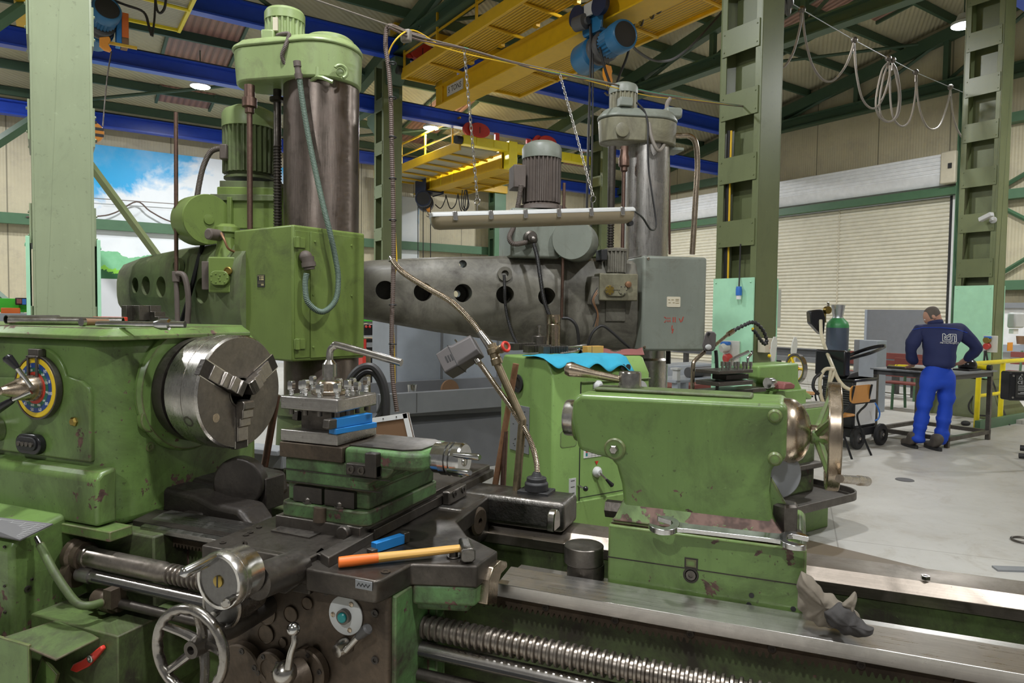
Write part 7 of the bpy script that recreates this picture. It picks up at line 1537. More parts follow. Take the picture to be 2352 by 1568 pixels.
    limb([(J(2204,760,.08),.098),(J(2226,778,.07),.088),(J(2248,799,.06),.078),(J(2232,815,.14),.066),(J(2215,829,.22),.054)],a3)
    JK=skinmesh('jacket',G['jacket_navy'],wk,V,E,RA,fold=.0055,seed=4,sc=30)
    MB().lathe([(0,.075),(.03,.088),(.06,.082)],J(2150,748,.115),vv(-.06,.16,.6),22).build('collar',G['jacket_navy'],JK)
    def bvh_of(o):
        me=o.data; M=o.matrix_world.copy(); rt=wk.matrix_world
        return BVHTree.FromPolygons([rt@v.co for v in me.vertices],[list(p.vertices) for p in me.polygons])
    bv=bvh_of(JK); eye=CM.translation
    def surf(px,py,off=.004,bv=bv):
        d=(CM.to_3x3()@Vector(((px-IW/2)/FPX,-(py-IH/2)/FPX,-1))).normalized(); h=bv.ray_cast(eye,d)
        return None if h[0] is None else (CUR[-1].inverted()@(h[0]-d*off))
    def stroke(pts,w,nm,mat,par,bv=bv,st=2.5,off=.004):
        q=[]
        for (a,b),(c,d) in zip(pts,pts[1:]):
            k=max(1,int(math.hypot(c-a,d-b)/st))
            for i in range(k): q.append((a+(c-a)*i/k,b+(d-b)*i/k))
        q.append(pts[-1]); q=[surf(*p,off=off,bv=bv) for p in q]; q=[p for p in q if p]
        m=MB(); m.tube(q,w,6,1) if len(q)>1 else None; return m.build(nm,mat,par)
    stroke([(2096,757),(2120,752),(2160,752),(2195,755),(2222,764)],.004,'yoke_piping',G['trouser_blue'],JK)
    def LG(x,y): return (2150+x/2352*90,755+y/1307*50)
    out=[(1100,760),(1110,420),(960,420),(960,740),(400,730),(400,300),(500,290),(640,460),(790,320),(1200,330),(1220,770),(1100,770)]
    stroke([LG(*p) for p in out],.0042,'back_logo',G['white'],JK,st=1.2)
    stroke([LG(*p) for p in((850,330),(850,650),(520,640),(520,440),(650,580),(800,430))],.0042,'back_logo',G['white'],JK,st=1.2)
    pc=surf(*LG(800,850)); pn=(surf(*LG(1200,860))-surf(*LG(400,840))).normalized()
    zz=(CUR[-1].inverted()@eye-pc).normalized(); zz=(zz-pn*zz.dot(pn)).normalized(); T=Matrix((pn,zz.cross(pn),zz)).transposed().to_4x4(); T.translation=pc+zz*.004
    text_mb('METALPROJECT',.029,T,.001).build('back_lettering',G['white'],JK)
    # trousers, boots
    V=[];E=[];RA=[]
    p0=add(J(2155,828,.04),(.165,.135)); p1=add(J(2155,856,.03),(.18,.155),p0)
    for pts in(((2133,880,.105),(2125,912,.096),(2120,945,.084),(2112,985,.08),(2106,1018,.078)),((2178,880,.105),(2174,912,.096),(2170,945,.084),(2164,985,.08),(2160,1022,.078))):
        limb([(J(a,b,.02 if k<3 else .03),r) for k,(a,b,r) in enumerate(pts)],p1)
    TR=skinmesh('trousers',G['trouser_blue'],wk,V,E,RA,fold=.0075,seed=9,sc=44)
    bt=BVHTree.FromPolygons([wk.matrix_world@v.co for v in TR.data.vertices],[list(p.vertices) for p in TR.data.polygons])
    for (px,py,w,h) in((2110,879,.03,.035),(2192,848,.045,.028)):
        p=surf(px,py,.004,bt)
        if p: m=MB(); m.box(p.x-w,p.x+w,p.y-.006,p.y+.03,p.z-h,p.z+h); m.build('pocket_flap',G['jacket_navy'],TR,.008)
    for (ax,ay) in((2106,1030),(2161,1036)):
        V=[];E=[];RA=[]; f=P(ax,ay,z=0); b=add(vv(f.x,f.y+.06,.21),.075); c=add(vv(f.x,f.y+.06,.09),.07,b); d=add(vv(f.x-.01,f.y+.15,.052),(.055,.05),c); add(vv(f.x-.03,f.y+.26,.045),(.05,.042),d)
        e=add(vv(f.x,f.y+.03,.05),.052,c)
        bo=skinmesh('boot',G['boot_brown'],wk,V,E,RA,fold=.002); m=MB(); m.loft([[vv(f.x-.012+x,f.y+.14+y,z) for x,y in[(.055*cos(a),.165*sin(a)) for a in[2*PI*i/16 for i in range(16)]]] for z in(0,.03)]); m.build('boot_sole',G['black_rubber'],bo)
with fH:
    # welding table
    u0,u1,v0,v1=9.12,10.28,4.03,4.98; zt=.915
    def tt(px,r=0,x=10.05): p=P(px,845,x=x); return vv(x,p.y,zt+r)
    t=thing('welding_table','grey steel welding table with open frame in front of the worker','table',((u0+u1)/2,(v0+v1)/2,0))
    MB().box(u0-.03,u1+.05,v0-.03,v1+.03,zt-.02,zt).build('table_top',G['mid_grey'],t,.002)
    gs=G['dark_steel']
    m=MB(); m.box(u0,u1,v0,v0+.05,zt-.08,zt-.02); m.box(u0,u1,v1-.05,v1,zt-.08,zt-.02); m.box(u0,u0+.05,v0,v1,zt-.08,zt-.02); m.box(u1-.05,u1,v0,v1,zt-.08,zt-.02); m.build('top_frame',G['dark_grey'],t)
    for a in(u0,u1-.05):
        for b in(v0,v1-.05): MB().box(a,a+.05,b,b+.05,0,zt-.08).build('leg',gs,t,.003)
    m=MB(); m.box(u0,u1,v0,v0+.05,.08,.13); m.box(u0,u1,v1-.05,v1,.08,.13); m.box(u0,u0+.05,v0,v1,.08,.13); m.box(u1-.05,u1,v0,v1,.08,.13); m.build('lower_frame',gs,t)
    c=tt(2262,.03,10.2); t=thing('gas_lighter_tube','yellow tube with black cap lying on the right end of the welding table','tube',(c.x,c.y,zt)); MB().cyl(tt(2243,.033,10.2),tt(2268,.033,10.2),.032,n=16).build('tube',G['rail_yellow'],t); MB().cyl(tt(2268,.035,10.2),tt(2278,.035,10.2),.034,n=16).build('cap',G['black_rubber'],t)
    c=tt(2222,0,9.95); t=thing('welding_helmet','black welding helmet lying on the table at the worker right elbow','helmet',(c.x,c.y,zt)); m=MB(); m.sph((c.x,c.y,zt+.06),.12,20,(1,.9,.85)); m.build('shell',G['black_gloss'],t); MB().box(c.x-.18,c.x+.16,c.y-.10,c.y+.10,zt+.001,zt+.02).build('visor',G['black_rubber'],t,.006)
    a,b=tt(2045,.03,9.3),tt(2085,.03,9.3); t=thing('grinder','yellow and black hand grinder on the left end of the welding table','grinder',(a.x*.5+b.x*.5,a.y,zt)); d=b-a; MB().lathe([(0,.025),(d.length*.5,.03),(d.length,.028),(d.length,.0001)],a+d*.3,d,14).build('body',G['rail_yellow'],t); MB().lathe([(0,.02),(.1,.022),(.12,.03)],a-d*.1,d,12).build('head',G['brass'],t)
    a=P(2085,848,z=zt); MB().box(a.x-.2,a.x+.25,a.y-.06,a.y+.12,zt,zt+.03).build('x',gs) if 0 else None
    t=thing('steel_plate','dark steel workpiece plate lying under the worker hands','plate',(9.35,4.6,zt)); MB().box(9.2,9.5,4.35,4.85,zt,zt+.035).build('plate',G['dark_steel'],t,.004)
    # yellow guard rail on its kerb
    t=thing('guard_rail','bright yellow tubular guard rail at the right edge','railing',(12.,4.59,0)); zr=.93
    MB().tube([vv(11.2,4.62,zr-.03),vv(11.22,4.59,zr),vv(11.35,4.58,zr+.01),vv(15.5,4.55,zr+.02)],.033,10,4).build('top_rail',G['rail_yellow'],t)
    for u in(11.22,12.0,13.3): MB().cyl((u,4.59,.0),(u,4.58,zr),.035,n=12).build('rail_post',G['rail_yellow'],t)
    MB().cyl((11.22,4.59,.46),(15.5,4.56,.48),.026,n=10).build('knee_rail',G['rail_yellow'],t)
    t=thing('kerb','low green edged concrete kerb below the yellow guard rail','kerb',(13,4.8,0)); MB().box(11.0,15.5,4.45,4.52,0,.13).build('edge',G['steel_green'],t); MB().box(11.0,15.5,4.52,6.2,0,.0) if 0 else None
    MB().box(12.2,15.5,4.30,4.45,0,.06).build('step',G['concrete'],t)
    # control box at the right edge
    c=P(2338,886,d=7.2); t=thing('control_box','black control box with rating label at the right edge of the picture','control box',(c.x,c.y,0)); with_ = None
CF2=Matrix.Translation(P(2350,886,d=7.2))@Matrix.Rotation(YAW,4,'Z')
with frame(CF2):
    w=.16; m=MB(); m.prism(rrect(-.14,.30,-.155,.145,.02),'y',0,.14); bx=m.build('housing',G['black_gloss'],t,.012); m=MB(); m.prism(rrect(-.08,.25,-.12,.11,.01),'y',-.006,.002); pl=m.build('label_plate',G['label_dark'],bx)
    m=MB()
    for z,x0,x1 in((-.005,-.055,.1),(-.025,-.055,.08),(-.045,-.055,.12),(-.07,-.03,.15),(-.085,-.055,.12)): m.box(x0,x1,-.0075,-.006,z,z+.006)
    m.build('label_lines',G['pale_grey'],pl); text_mb('CE',.05,facing((-.035,-.0072,.035),(0,-1,0)),.0006).build('label_mark',G['pale_grey'],pl)
    m=MB(); [m.tube([(-.055+a,-.0075,.07+b),(-.055+c,-.0075,.07+d)],.002,4,1) for a,b,c,d in((0,0,.04,0),(0,0,.02,.035),(.04,0,.02,.035))]; m.build('warning_triangle',G['pale_grey'],pl)
    for x,z in((-.105,.105),(-.02,.118),(-.105,-.12)): MB().slot((x,-.001,z),(0,-1,0),.012,.004).build('cover_screw',G['worn_chrome'],bx)
    MB().cyl((.15,.07,-.15),(.15,.07,-.886+ -.0),.03,n=12).build('stand',G['dark_grey'],t)
with fH:
    # chairs
    def chair(M,label):
        CUR.append(M)
        t=thing('school_chair',label,'chair',(0,0,0),'wooden school chairs'); bk=G['black_gloss']
        for s_ in(-1,1):
            MB().tube([(s_*.2,-.20,0),(s_*.185,-.10,.22),(s_*.18,-.03,.42),(s_*.18,-.06,.50),(s_*.18,-.14,.60),(s_*.18,-.19,.82)],.0125,8,6).build('rear_leg',bk,t)
            MB().tube([(s_*.2,.36,0),(s_*.185,.30,.25),(s_*.18,.22,.415),(s_*.18,.0,.42)],.0125,8,5).build('front_leg',bk,t)
        MB().tube([(-.18,.22,.41),(.18,.22,.41)],.011,8,1).build('seat_rail',bk,t)
        m=MB(); m.loft([[vv(x,y,z+.012*((x/.2)**2)) for x,y in rrect(-.2,.2,-.02,.36,.07)] for z in(.43,.442)]); m.build('seat',G['wood_chair'],t)
        m=MB(); m.loft([[vv(x,-.165-.0*z-.03*(1-(x/.2)**2)+o,z) for x,z in rrect(-.205,.205,.62,.82,.05)] for o in(.0,.012)]); m.build('backrest',G['wood_chair'],t)
        CUR.pop(); return t
    a=P(1957,1055,z=0);b=P(2001,1045,z=0); c=(a+b)/2
    chair(HM@Matrix.Translation((c.x,c.y+.2,0)),'wooden school chair with black legs in front of the welding machine, nearer one')
    c=P(1872,903,z=.45); chair(HM@Matrix.Translation((c.x,c.y,0))@Matrix.Rotation(R(25),4,'Z'),'wooden school chair partly hidden behind the second lathe, farther one')
    # welding machine on its trolley
    o=P(1962,1032,z=0); u=o.x+.02; v=o.y+.05
    t=thing('welding_machine','black and white welding machine on rubber wheels behind the front chair','welding machine',(u+.25,v+.2,0)); bg_=G['black_rubber']
    zt=P(1965,868,x=u).z; zb=.24
    B1=MB().box(u,u+.52,v,v+.40,zb,zt-.02).build('body',bg_,t,.012)
    MB().box(u+.06,u+.50,v-.012,v+.005,zb+.33,zt-.05).build('side_panel',G['white'],B1,.006); MB().box(u+.06,u+.50,v-.012,v+.005,zb+.03,zb+.29).build('side_panel',G['white'],B1,.006)
    for k in range(9): MB().box(u-.012,u,v+.04,v+.37,zb+.28+k*.028,zb+.293+k*.028).build('grille_bar',G['dark_grey'],B1)
    MB().box(u-.02,u+.54,v-.02,v+.42,zt-.05,zt-.02).build('top_tray',G['black_gloss'],B1,.01); MB().prism([(u+.05,zt-.02),(u+.3,zt-.02),(u+.28,zt+.06),(u+.1,zt+.04)],'y',v+.1,v+.3).build('top_pack',G['dark_grey'],B1,.01)
    MB().lathe([(0,.03),(.004,.03),(.004,.0001)],(u+.1,v-.012,zb+.36),(0,-1,0),18).build('yellow_sticker',G['dial_yellow'],B1)
    MB().box(u-.05,u+.6,v-.02,v+.5,.14,.24).build('trolley',bg_,t,.01)
    for x,y in((u+.0,v-.05),(u+.52,v-.05)):
        w=MB().lathe([(0,.07),(0,.115),(.015,.135),(.05,.135),(.065,.115),(.065,.07),(.03,.065),(.0,.07)],(x+.02,y+.02,.136),(0,-1,0),30).build('wheel',bg_,t); MB().lathe([(0,.075),(.035,.07),(.05,.03),(.06,.02),(.06,.0001)],(x+.02,y+.015,.136),(0,-1,0),20).build('hub',G['dark_grey'],w); MB().lathe([(0,.02),(.065,.02),(.07,.012),(.07,.0001)],(x+.02,y+.015,.136),(0,-1,0),12).build('axle_cap',G['bright_steel'],w)
    MB().tube([P(1920,828,y=v+.3),P(1960,812,y=v+.2),P(1995,800,y=v),P(2025,794,y=v-.1),P(2030,797,y=v),P(2000,810,y=v+.3),P(1950,824,y=v+.45)],.022,8,5).build('push_handle',G['black_gloss'],t)
    MB().box(u-.02,u+.1,v+.1,v+.5,zt,zt+.32).build('feeder_box',G['black_gloss'],t,.02)
    gp_=P(1919,900,d=9.2); gx,gy=gp_.x,gp_.y; r=.5*48/1596*9.2; zs=P(1919,752,d=9.2).z; z1=P(1919,730,d=9.2).z; zc0=P(1919,700,d=9.2).z
    g=thing('gas_cylinder','tall grey gas cylinder with green shoulder and valve cap by the welding machine','gas cylinder',(gx,gy,0))
    MB().lathe([(0,.0001),(0,r*.96),(.02,r),(zs,r),(zs,.0001)],(gx,gy,0),(0,0,1),32).build('body',G['cylinder_grey'],g)
    MB().lathe([(0,r),(.03,r*.99),(.07,r*.9),(z1-zs,r*.5),(z1-zs+.01,.0001)],(gx,gy,zs),(0,0,1),32).build('shoulder',G['cylinder_green'],g); MB().lathe([(0,r*.5),(.02,r*.45),(.06,r*.5),(zc0-z1,r*.62),(zc0-z1,r*.5),(.06,r*.4)],(gx,gy,z1),(0,0,1),24).build('valve_cap',G['galvanised'],g)
    q=P(1897,712,d=9.1); m=MB(); m.lathe([(0,.05),(.05,.05),(.05,.0001)],q,(-.3,-1,0),16); m.lathe([(0,.02),(.14,.025)],q+vv(0,.02,-.02),(0,0,-1),10); m.build('regulator',G['brass'],g); MB().torus(q+vv(.05,0,.06),(.4,-1,.1),.04,.01,16,6).build('gauge_rim',G['worn_chrome'],g)
    MB().tube([P(1885,735,d=9.0),P(1887,770,d=8.9),P(1898,805,d=8.7),P(1912,840,d=8.35),P(1925,870,d=8.3),P(1940,888,d=8.25),P(1955,895,d=8.2)],.022,8,6).build('gas_hose',G['hose_cream'],g)
    MB().tube([P(1915,848,d=8.3),P(1895,848,d=8.3),P(1884,870,d=8.3),P(1885,905,d=8.3),P(1895,935,d=8.3)],.022,8,6).build('hose_loop',G['hose_cream'],t); MB().tube([P(1905,845,d=8.3),P(1908,850,d=8.3),P(1905,880,d=8.3),P(1918,850,d=8.3)],.02,8,6).build('hose_loop',G['hose_cream'],t)
    MB().tube([P(1890,855,d=8.3),P(1872,868,d=8.3),P(1868,890,d=8.3),P(1880,905,d=8.3)],.02,8,6).build('hose_loop',G['cable_black'],t); MB().tube([P(2010,925,d=8.4),P(2020,945,d=8.4),P(2018,960,d=8.4),P(2010,966,d=8.4)],.01,8,6).build('blue_hose',G['socket_blue'],t)
    q=P(1875,735,d=9.0); h=thing('welding_helmet','black welding helmet hung on the gas cylinder valve','helmet',(q.x,q.y,q.z-.12)); m=MB(); hp=[(1860,715),(1868,712),(1890,710),(1897,730),(1893,768),(1886,768),(1862,742)]
    pts=[P(a,b,d=9.0) for a,b in hp]; m.loft([[p for p in pts],[p+vv(.1,.12,0) for p in pts]]); m.build('shell',G['black_gloss'],h,.015)
    # steel stock: long beams on trestles, sheets and box column before the roller door
    u=14.6
    t=thing('steel_beam','long dark steel beam lying on trestles before the roller door, upper one','beam',(u,8,.9)); ya,yb=P(1545,805,x=u).y,P(2130,800,x=u).y; zc=P(1850,815,x=u).z
    m=MB(); m.box(u,u+.015,yb,ya,zc-.14,zc+.14); m.box(u-.1,u+.1,yb,ya,zc+.13,zc+.15); m.box(u-.1,u+.1,yb,ya,zc-.15,zc-.13); m.build('section',G['cabinet_dark'],t)
    for y in(yb+.6,(ya+yb)/2,ya-.5): MB().box(u-.06,u+.06,y-.05,y+.05,0,zc-.15).build('trestle_leg',G['dark_grey'],t)
    u2=14.2; z2=P(2060,840,x=u2).z; t=thing('steel_beam','lower rusty edged steel beam below the upper one, before the roller door','beam',(u2,7,z2)); m=MB(); m.box(u2-.05,u2+.05,P(2110,840,x=u2).y,P(1760,845,x=u2).y,z2-.06,z2+.05); m.build('section',G['mid_grey'],t,.004); 
    for y in(P(2100,840,x=u2).y,P(1780,840,x=u2).y): MB().box(u2-.04,u2+.04,y-.04,y+.04,0,z2-.06).build('support',G['dark_grey'],t)
    u3=16.2; ya,yb=P(1990,780,x=u3).y,P(2125,780,x=u3).y; t=thing('steel_sheet','large grey steel sheet standing before the roller door, left of the worker head','steel sheet',(u3,(ya+yb)/2,0)); MB().box(u3,u3+.03,yb,ya,0,P(2050,711,x=u3).z).build('sheet',G['cabinet_dark'],t); MB().box(u3-.02,u3+.05,ya,ya+.05,0,P(2050,711,x=u3).z).build('sheet_edge',G['cabinet_grey'],t)
    u3=11.6; ya,yb=P(1985,900,x=u3).y,P(2026,900,x=u3).y; t=thing('steel_post','light grey box section standing upright behind the welding machine','steel post',(u3,(ya+yb)/2,0)); z_=P(2000,781,x=u3).z; MB().box(u3-.2,u3+.1,yb,ya,0,z_).build('box_section',G['cabinet_grey'],t,.006); MB().box(u3-.05,u3+.1,ya,ya+.18,0,z_).build('flange',G['mid_grey'],t,.006)
    # garden benches beyond the table
    def bench(uu,va,vb,lb):
        t=thing('bench',lb,'bench',(uu,(va+vb)/2,0),'red slatted benches'); 
        for k in range(3): MB().box(uu+k*.13,uu+.11+k*.13,va,vb,.44,.47).build('seat_slat',G['bench_red'],t,.004)
        for k in range(2): MB().box(uu+.42,uu+.45,va,vb,.6+k*.15,.72+k*.15).build('back_slat',G['bench_red'],t,.004)
        for v in(va+.15,vb-.2):
            MB().tube([(uu,v,0),(uu+.02,v,.43),(uu+.4,v,.43),(uu+.46,v,.9)],.025,6,1).build('bench_leg',G['steel_green'],t); MB().tube([(uu+.45,v,0),(uu+.4,v,.43)],.025,6,1).build('bench_leg',G['steel_green'],t)
    bench(12.1,P(2150,880,x=12.1).y,P(2030,890,x=12.2).y,'dark red slatted bench seen behind the worker legs'); bench(13.6,P(2120,860,x=13.6).y,P(1900,862,x=13.6).y,'dark red slatted bench farther back behind the welding machine')
    bench(17.0,P(2352,850,x=17.0).y-.8,P(2300,850,x=17.0).y,'dark red slatted bench behind the yellow rail at the right edge')
    # fittings on the columns
    def plate(px0,px1,py0,py1,xx,nm,mat,lb,cat,th=.03):
        a,b=P(px0,py1,x=xx),P(px1,py0,x=xx); t=thing(nm,lb,cat,(xx,(a.y+b.y)/2,a.z)); o=MB().box(xx-th,xx,b.y,a.y,a.z,b.z).build('plate',mat,t,.006); return t,a,b
    xR=uR-.035
    t,a,b=plate(1663,1701,783,837,xR,'socket_outlet',G['socket_grey'],'grey power socket plate on the mint panel of the right column','socket')
    c=P(1671,796,x=xR-.03); MB().lathe([(0,.055),(.05,.055),(.09,.045),(.09,.0001)],c,(-1,.3,-.3),18).build('socket_body',G['socket_grey'],t); MB().box(c.x-.06,c.x-.0,c.y-.05,c.y+.06,c.z+.02,c.z+.06).build('blue_lid',G['socket_blue'],t,.01)
    c=P(1676,822,x=xR-.03); MB().lathe([(0,.055),(.06,.055),(.07,.04),(.07,.0001)],c,(-1,.2,-.2),20).build('red_socket',G['socket_red'],t)
    q=P(1697,670,x=xR-.05); t=thing('power_plug','blue plug hanging down the mint panel of the right column','plug',q); MB().lathe([(0,.03),(.03,.035),(.1,.035),(.1,.0001)],q+vv(0,0,.06),(0,0,-1),14).build('plug',G['socket_blue'],t); MB().cyl(q-vv(0,0,.04),q-vv(0,0,.085),.028,n=14).build('plug_face',G['white'],t); MB().tube([q+vv(0,0,.05),P(1699,620,x=xR),P(1701,560,x=xR)],.009,6,3).build('cord',G['cable_black'],t)
    yv=yR-.02
    a,b=P(1741,809,y=yv),P(1762,776,y=yv); t=thing('switch_box','small cream switch box with red button on the right column side','switch',((a.x+b.x)/2,yv,a.z)); MB().box(a.x,b.x,yv-.09,yv+.01,a.z,b.z).build('box',G['ivory_plate'],t,.006); MB().lathe([(0,.02),(.02,.018),(.02,.0001)],((a.x+b.x)/2+.03,yv-.09,a.z+.05),(0,-1,0),14).build('red_button',G['red_paint'],t)
    a,b=P(1762,751,y=yv+.2),P(1781,664,y=yv+.2); t=thing('wall_cabinet','beige flat cabinet on the far side of the right column','cabinet',(a.x+.1,yv+.3,a.z)); MB().box(a.x,b.x+.05,yv+.15,yv+.42,a.z,b.z).build('cabinet',G['socket_grey'],t,.006)
    xF=uF-.035
    t,a,b=plate(2259,2293,771,808,xF,'socket_outlet',G['socket_grey'],'grey power socket plate on the mint panel of the far right column','socket')
    c=P(2270,780,x=xF-.03); MB().lathe([(0,.05),(.06,.05),(.06,.0001)],c,(-1,.2,-.2),16).build('socket_body',G['brass'],t); MB().box(c.x-.05,c.x,c.y-.05,c.y+.05,c.z+.02,c.z+.055).build('blue_lid',G['socket_blue'],t,.01); c=P(2270,794,x=xF-.03); MB().lathe([(0,.05),(.06,.05),(.06,.0001)],c,(-1,.2,-.2),16).build('red_socket',G['socket_red'],t)
    MB().tube([P(2262,805,x=xF-.05),P(2258,840,x=xF-.08),P(2240,900,x=xF-.1),P(2225,930,x=xF-.3),P(2235,950,x=xF-.4),P(2270,955,x=xF-.4)],.014,6,6).build('cord',G['cable_black'],t); MB().tube([P(2264,805,x=xF-.05),P(2275,860,x=xF-.08),P(2300,930,x=xF-.2),P(2318,975,x=xF-.6),P(2322,990,x=xF-.9)],.014,6,6).build('cord',G['cable_black'],t)
    a,b=P(2313,753,y=yF-.01),P(2333,718,y=yF-.01); t=thing('dispenser','grey paper dispenser on the far right column','dispenser',((a.x+b.x)/2,yF,a.z)); MB().box(a.x,b.x+.05,yF-.13,yF,a.z,b.z).build('box',G['pale_grey'],t,.03); a,b=P(2318,766,y=yF-.01),P(2330,755,y=yF-.01); MB().box(a.x,b.x,yF-.07,yF,a.z,b.z).build('switch',G['white'],t,.005)
    a,b=P(2314,806,y=yF-.01),P(2327,786,y=yF-.01); t=thing('notice_label','small orange notice plate on the far right column','notice',((a.x+b.x)/2,yF,a.z)); MB().box(a.x,b.x,yF-.008,yF-.002,a.z,b.z).build('plate',G['hook_orange'],t)
    c=P(2280,505,x=xF); t=thing('security_camera','small grey security camera on the far right column','camera',c); MB().lathe([(0,.055),(.02,.05),(.03,.02),(.1,.018)],c+vv(.02,0,0),(-1,0,0),16).build('mount',G['pale_grey'],t); MB().box(-.13,.09,-.04,.04,-.03,.04,m=Matrix.Translation(c+vv(-.12,.06,.03))@Matrix.Rotation(R(70),4,'Z')@Matrix.Rotation(R(18),4,'Y')).build('housing',G['pale_grey'],t,.01)
    # wires and hoses inside the lattice columns
    t=thing('column_wiring','black and yellow wires running down inside the right lattice column','wire',(uR+.1,yR+.45,2.2)); 
    for px,mt in((1664,'cable_black'),(1668,'cable_black'),(1672,'cable_yellow')): MB().tube([P(px+8,300,x=uR+.05),P(px+4,450,x=uR+.05),P(px,650,x=uR+.05)],.012,6,3).build('wire',G[mt],t)
    # white partition by the right edge
    t=thing('partition','white partition with grey rail behind the far right column','partition',(18.2,5.5,0)); a=P(2320,700,x=18.2); MB().box(18.2,18.25,a.y-3,a.y+.25,0,P(2340,705,x=18.2).z).build('board',G['white'],t); MB().box(18.1,18.2,a.y-3,a.y+.2,P(2340,705,x=18.2).z-.02,P(2340,695,x=18.2).z).build('rail',G['mid_grey'],t); MB().box(17.8,18.2,a.y-3,a.y+.25,P(2340,798,x=18.1).z-.1,P(2340,792,x=18.1).z).build('shelf',G['cabinet_grey'],t)
    q=P(2347,780,x=18.0); tt=thing('paper_cup','small brown cup on the shelf at the right edge','cup',q); MB().lathe([(0,.0001),(0,.07),(.18,.09),(.18,.0001)],P(2344,790,x=18.0),(0,0,1),14).build('cup',G['board_brown'],tt)
    # floor pieces
    c=P(2078,1102,z=0); t=thing('floor_drain','round dark drain cover in the floor','drain',c); MB().lathe([(0,.0001),(0,.085),(.006,.08),(.006,.0001)],c,(0,0,1),24).build('cover',G['dark_grey'],t)
    a=[P(*q,z=.012) for q in((2278,1298),(2420,1303),(2420,1312),(2292,1308))]; t=thing('flat_bar','flat steel bar lying on the floor at the right edge','bar',(a[0].x,a[0].y,0)); m=MB(); m.loft([[vv(p.x,p.y,.0) for p in a],[vv(p.x,p.y,.012) for p in a]]); m.build('bar',G['mid_grey'],t)
    a,b=P(2343,1028,z=.06),P(2380,1032,z=.06); t=thing('cable_plug','black rubber cable ends lying at the right edge of the floor','cable',(a.x,a.y,0)); MB().cyl(a,b,.035,n=12).build('plug',G['black_rubber'],t); MB().cyl(P(2340,1046,z=.035),P(2385,1050,z=.035),.03,n=12).build('plug',G['black_rubber'],t)
    c=P(2352,1240,z=.01); t=thing('steel_ring','thin steel ring lying on the floor at the right edge','ring',(c.x,c.y,0)); MB().torus(c,(0,0,1),.075,.008,30,8).build('ring',G['dark_steel'],t)
    c=P(2218,972,z=.03); t=thing('rubber_foot','small black lump on the floor behind the table','foot',(c.x,c.y,0)); MB().sph(c+vv(0,0,.0),.06,12,(1.3,1,.7)).build('lump',G['black_rubber'],t)
    # grey trestle with roll, red crates between second lathe and column
    yy=6.2; t=thing('steel_trestle','grey steel trestle frame seen under the grey cabinet, left of the mint panel','trestle',P(1600,900,y=yy)); m=MB(); a=P(1552,880,y=yy);b=P(1640,868,y=yy); m.box(a.x,b.x,yy,yy+.5,a.z,b.z); m.build('top_beam',G['cabinet_grey'],t,.004)
    for px in(1556,1575): q=P(px,905,y=yy); MB().box(q.x,q.x+.05,yy,yy+.1,0,a.z).build('leg',G['cabinet_grey'],t); 
    q=P(1559,860,y=yy); MB().box(q.x-.03,q.x+.03,yy,yy+.08,a.z,P(1559,846,y=yy).z).build('stud',G['pale_grey'],t); MB().box(q.x-.05,q.x+.05,yy-.02,yy+.1,P(1559,849,y=yy).z,P(1559,845,y=yy).z).build('stud_cap',G['pale_grey'],t)
    c=P(1605,862,y=yy+.2); t2=thing('steel_bar','dark round bar lying on the grey trestle','bar',c); MB().cyl((P(1580,862,y=yy+.2).x,yy+.2,b.z+.07),(P(1645,866,y=yy+.2).x,yy+.2,b.z+.07),.07,n=16).build('bar',G['dark_grey'],t2)
    t=thing('crate','dull red wooden crate on the floor behind the grey trestle','crate',P(1580,900,y=7.4)); a,b=P(1530,915,y=7.4),P(1650,880,y=7.4); MB().box(a.x,b.x,7.4,8.,0,b.z).build('crate_body',G['bench_red'],t,.004); [MB().box(a.x-.01,b.x+.01,7.38,7.4,b.z-.09-k*.16,b.z-.07-k*.16).build('crate_batten',G['board_brown'],t) for k in range(3)]
    t=thing('steel_box','large bluish grey steel box under the grey cabinet beyond the trestle','box',P(1580,860,y=9.)); a,b=P(1535,900,y=9.2),P(1645,835,y=9.2); MB().box(a.x,b.x,9.2,9.8,0,b.z).build('box',G['cabinet_grey'],t,.01)
    # between the two drills: grey cabinet wall, trough, stuff behind
    q=P(1000,897,z=.82); vt=q.y
    t=thing('coolant_trough','long grey steel trough behind the carriage','trough',(q.x,vt,0)); a=P(868,900,y=vt).x; b=P(1240,900,y=vt).x
    m=MB(); m.box(a,b,vt,vt+.03,.55,.60); m.box(a,b,vt-.05,vt,.64,.82); m.box(a,b,vt,vt+.03,.0,.82); m.box(a,b,vt+.6,vt+.63,0,.86); m.box(a,b,vt,vt+.63,.5,.55); m.build('trough_body',G['cabinet_dark'],t,.004)
    MB().box(a,b,vt-.055,vt+.0,.62,.82).build('rim_sheet',G['mid_grey'],t,.003); s_=P(957,905,y=vt-.06).x; MB().box(s_,s_+.006,vt-.0575,vt-.05,.63,.815).build('weld_seam',G['dark_grey'],t)
    c=P(924,898,y=vt+.25); g=thing('glass_tumbler','small clear tumbler standing at the rim of the grey trough','tumbler',(c.x,vt+.15,.8)); MB().lathe([(0,.04),(.09,.05),(.09,.046),(.01,.036)],(c.x,vt+.03,.80),(0,0,1),18).build('tumbler',G['chrome'],g)
    vc=vt+.68; t=thing('grey_cabinet','tall dented grey sheet metal cabinet behind the hanging conduit','cabinet',(q.x,vc,0)); a=P(906,800,y=vc).x; b=P(1240,800,y=vc).x; z_=P(1000,690,y=vc).z; zb_=P(1000,888,y=vc).z
    m=MB(); m.box(a,b,vc,vc+.6,0,z_); m.build('cabinet_body',G['cabinet_grey'],t,.006)
    for px in(908,1014,1143): x=P(px,800,y=vc).x; MB().box(x-.012,x+.012,vc-.012,vc,zb_,z_).build('panel_joint',G['cabinet_dark'],t)
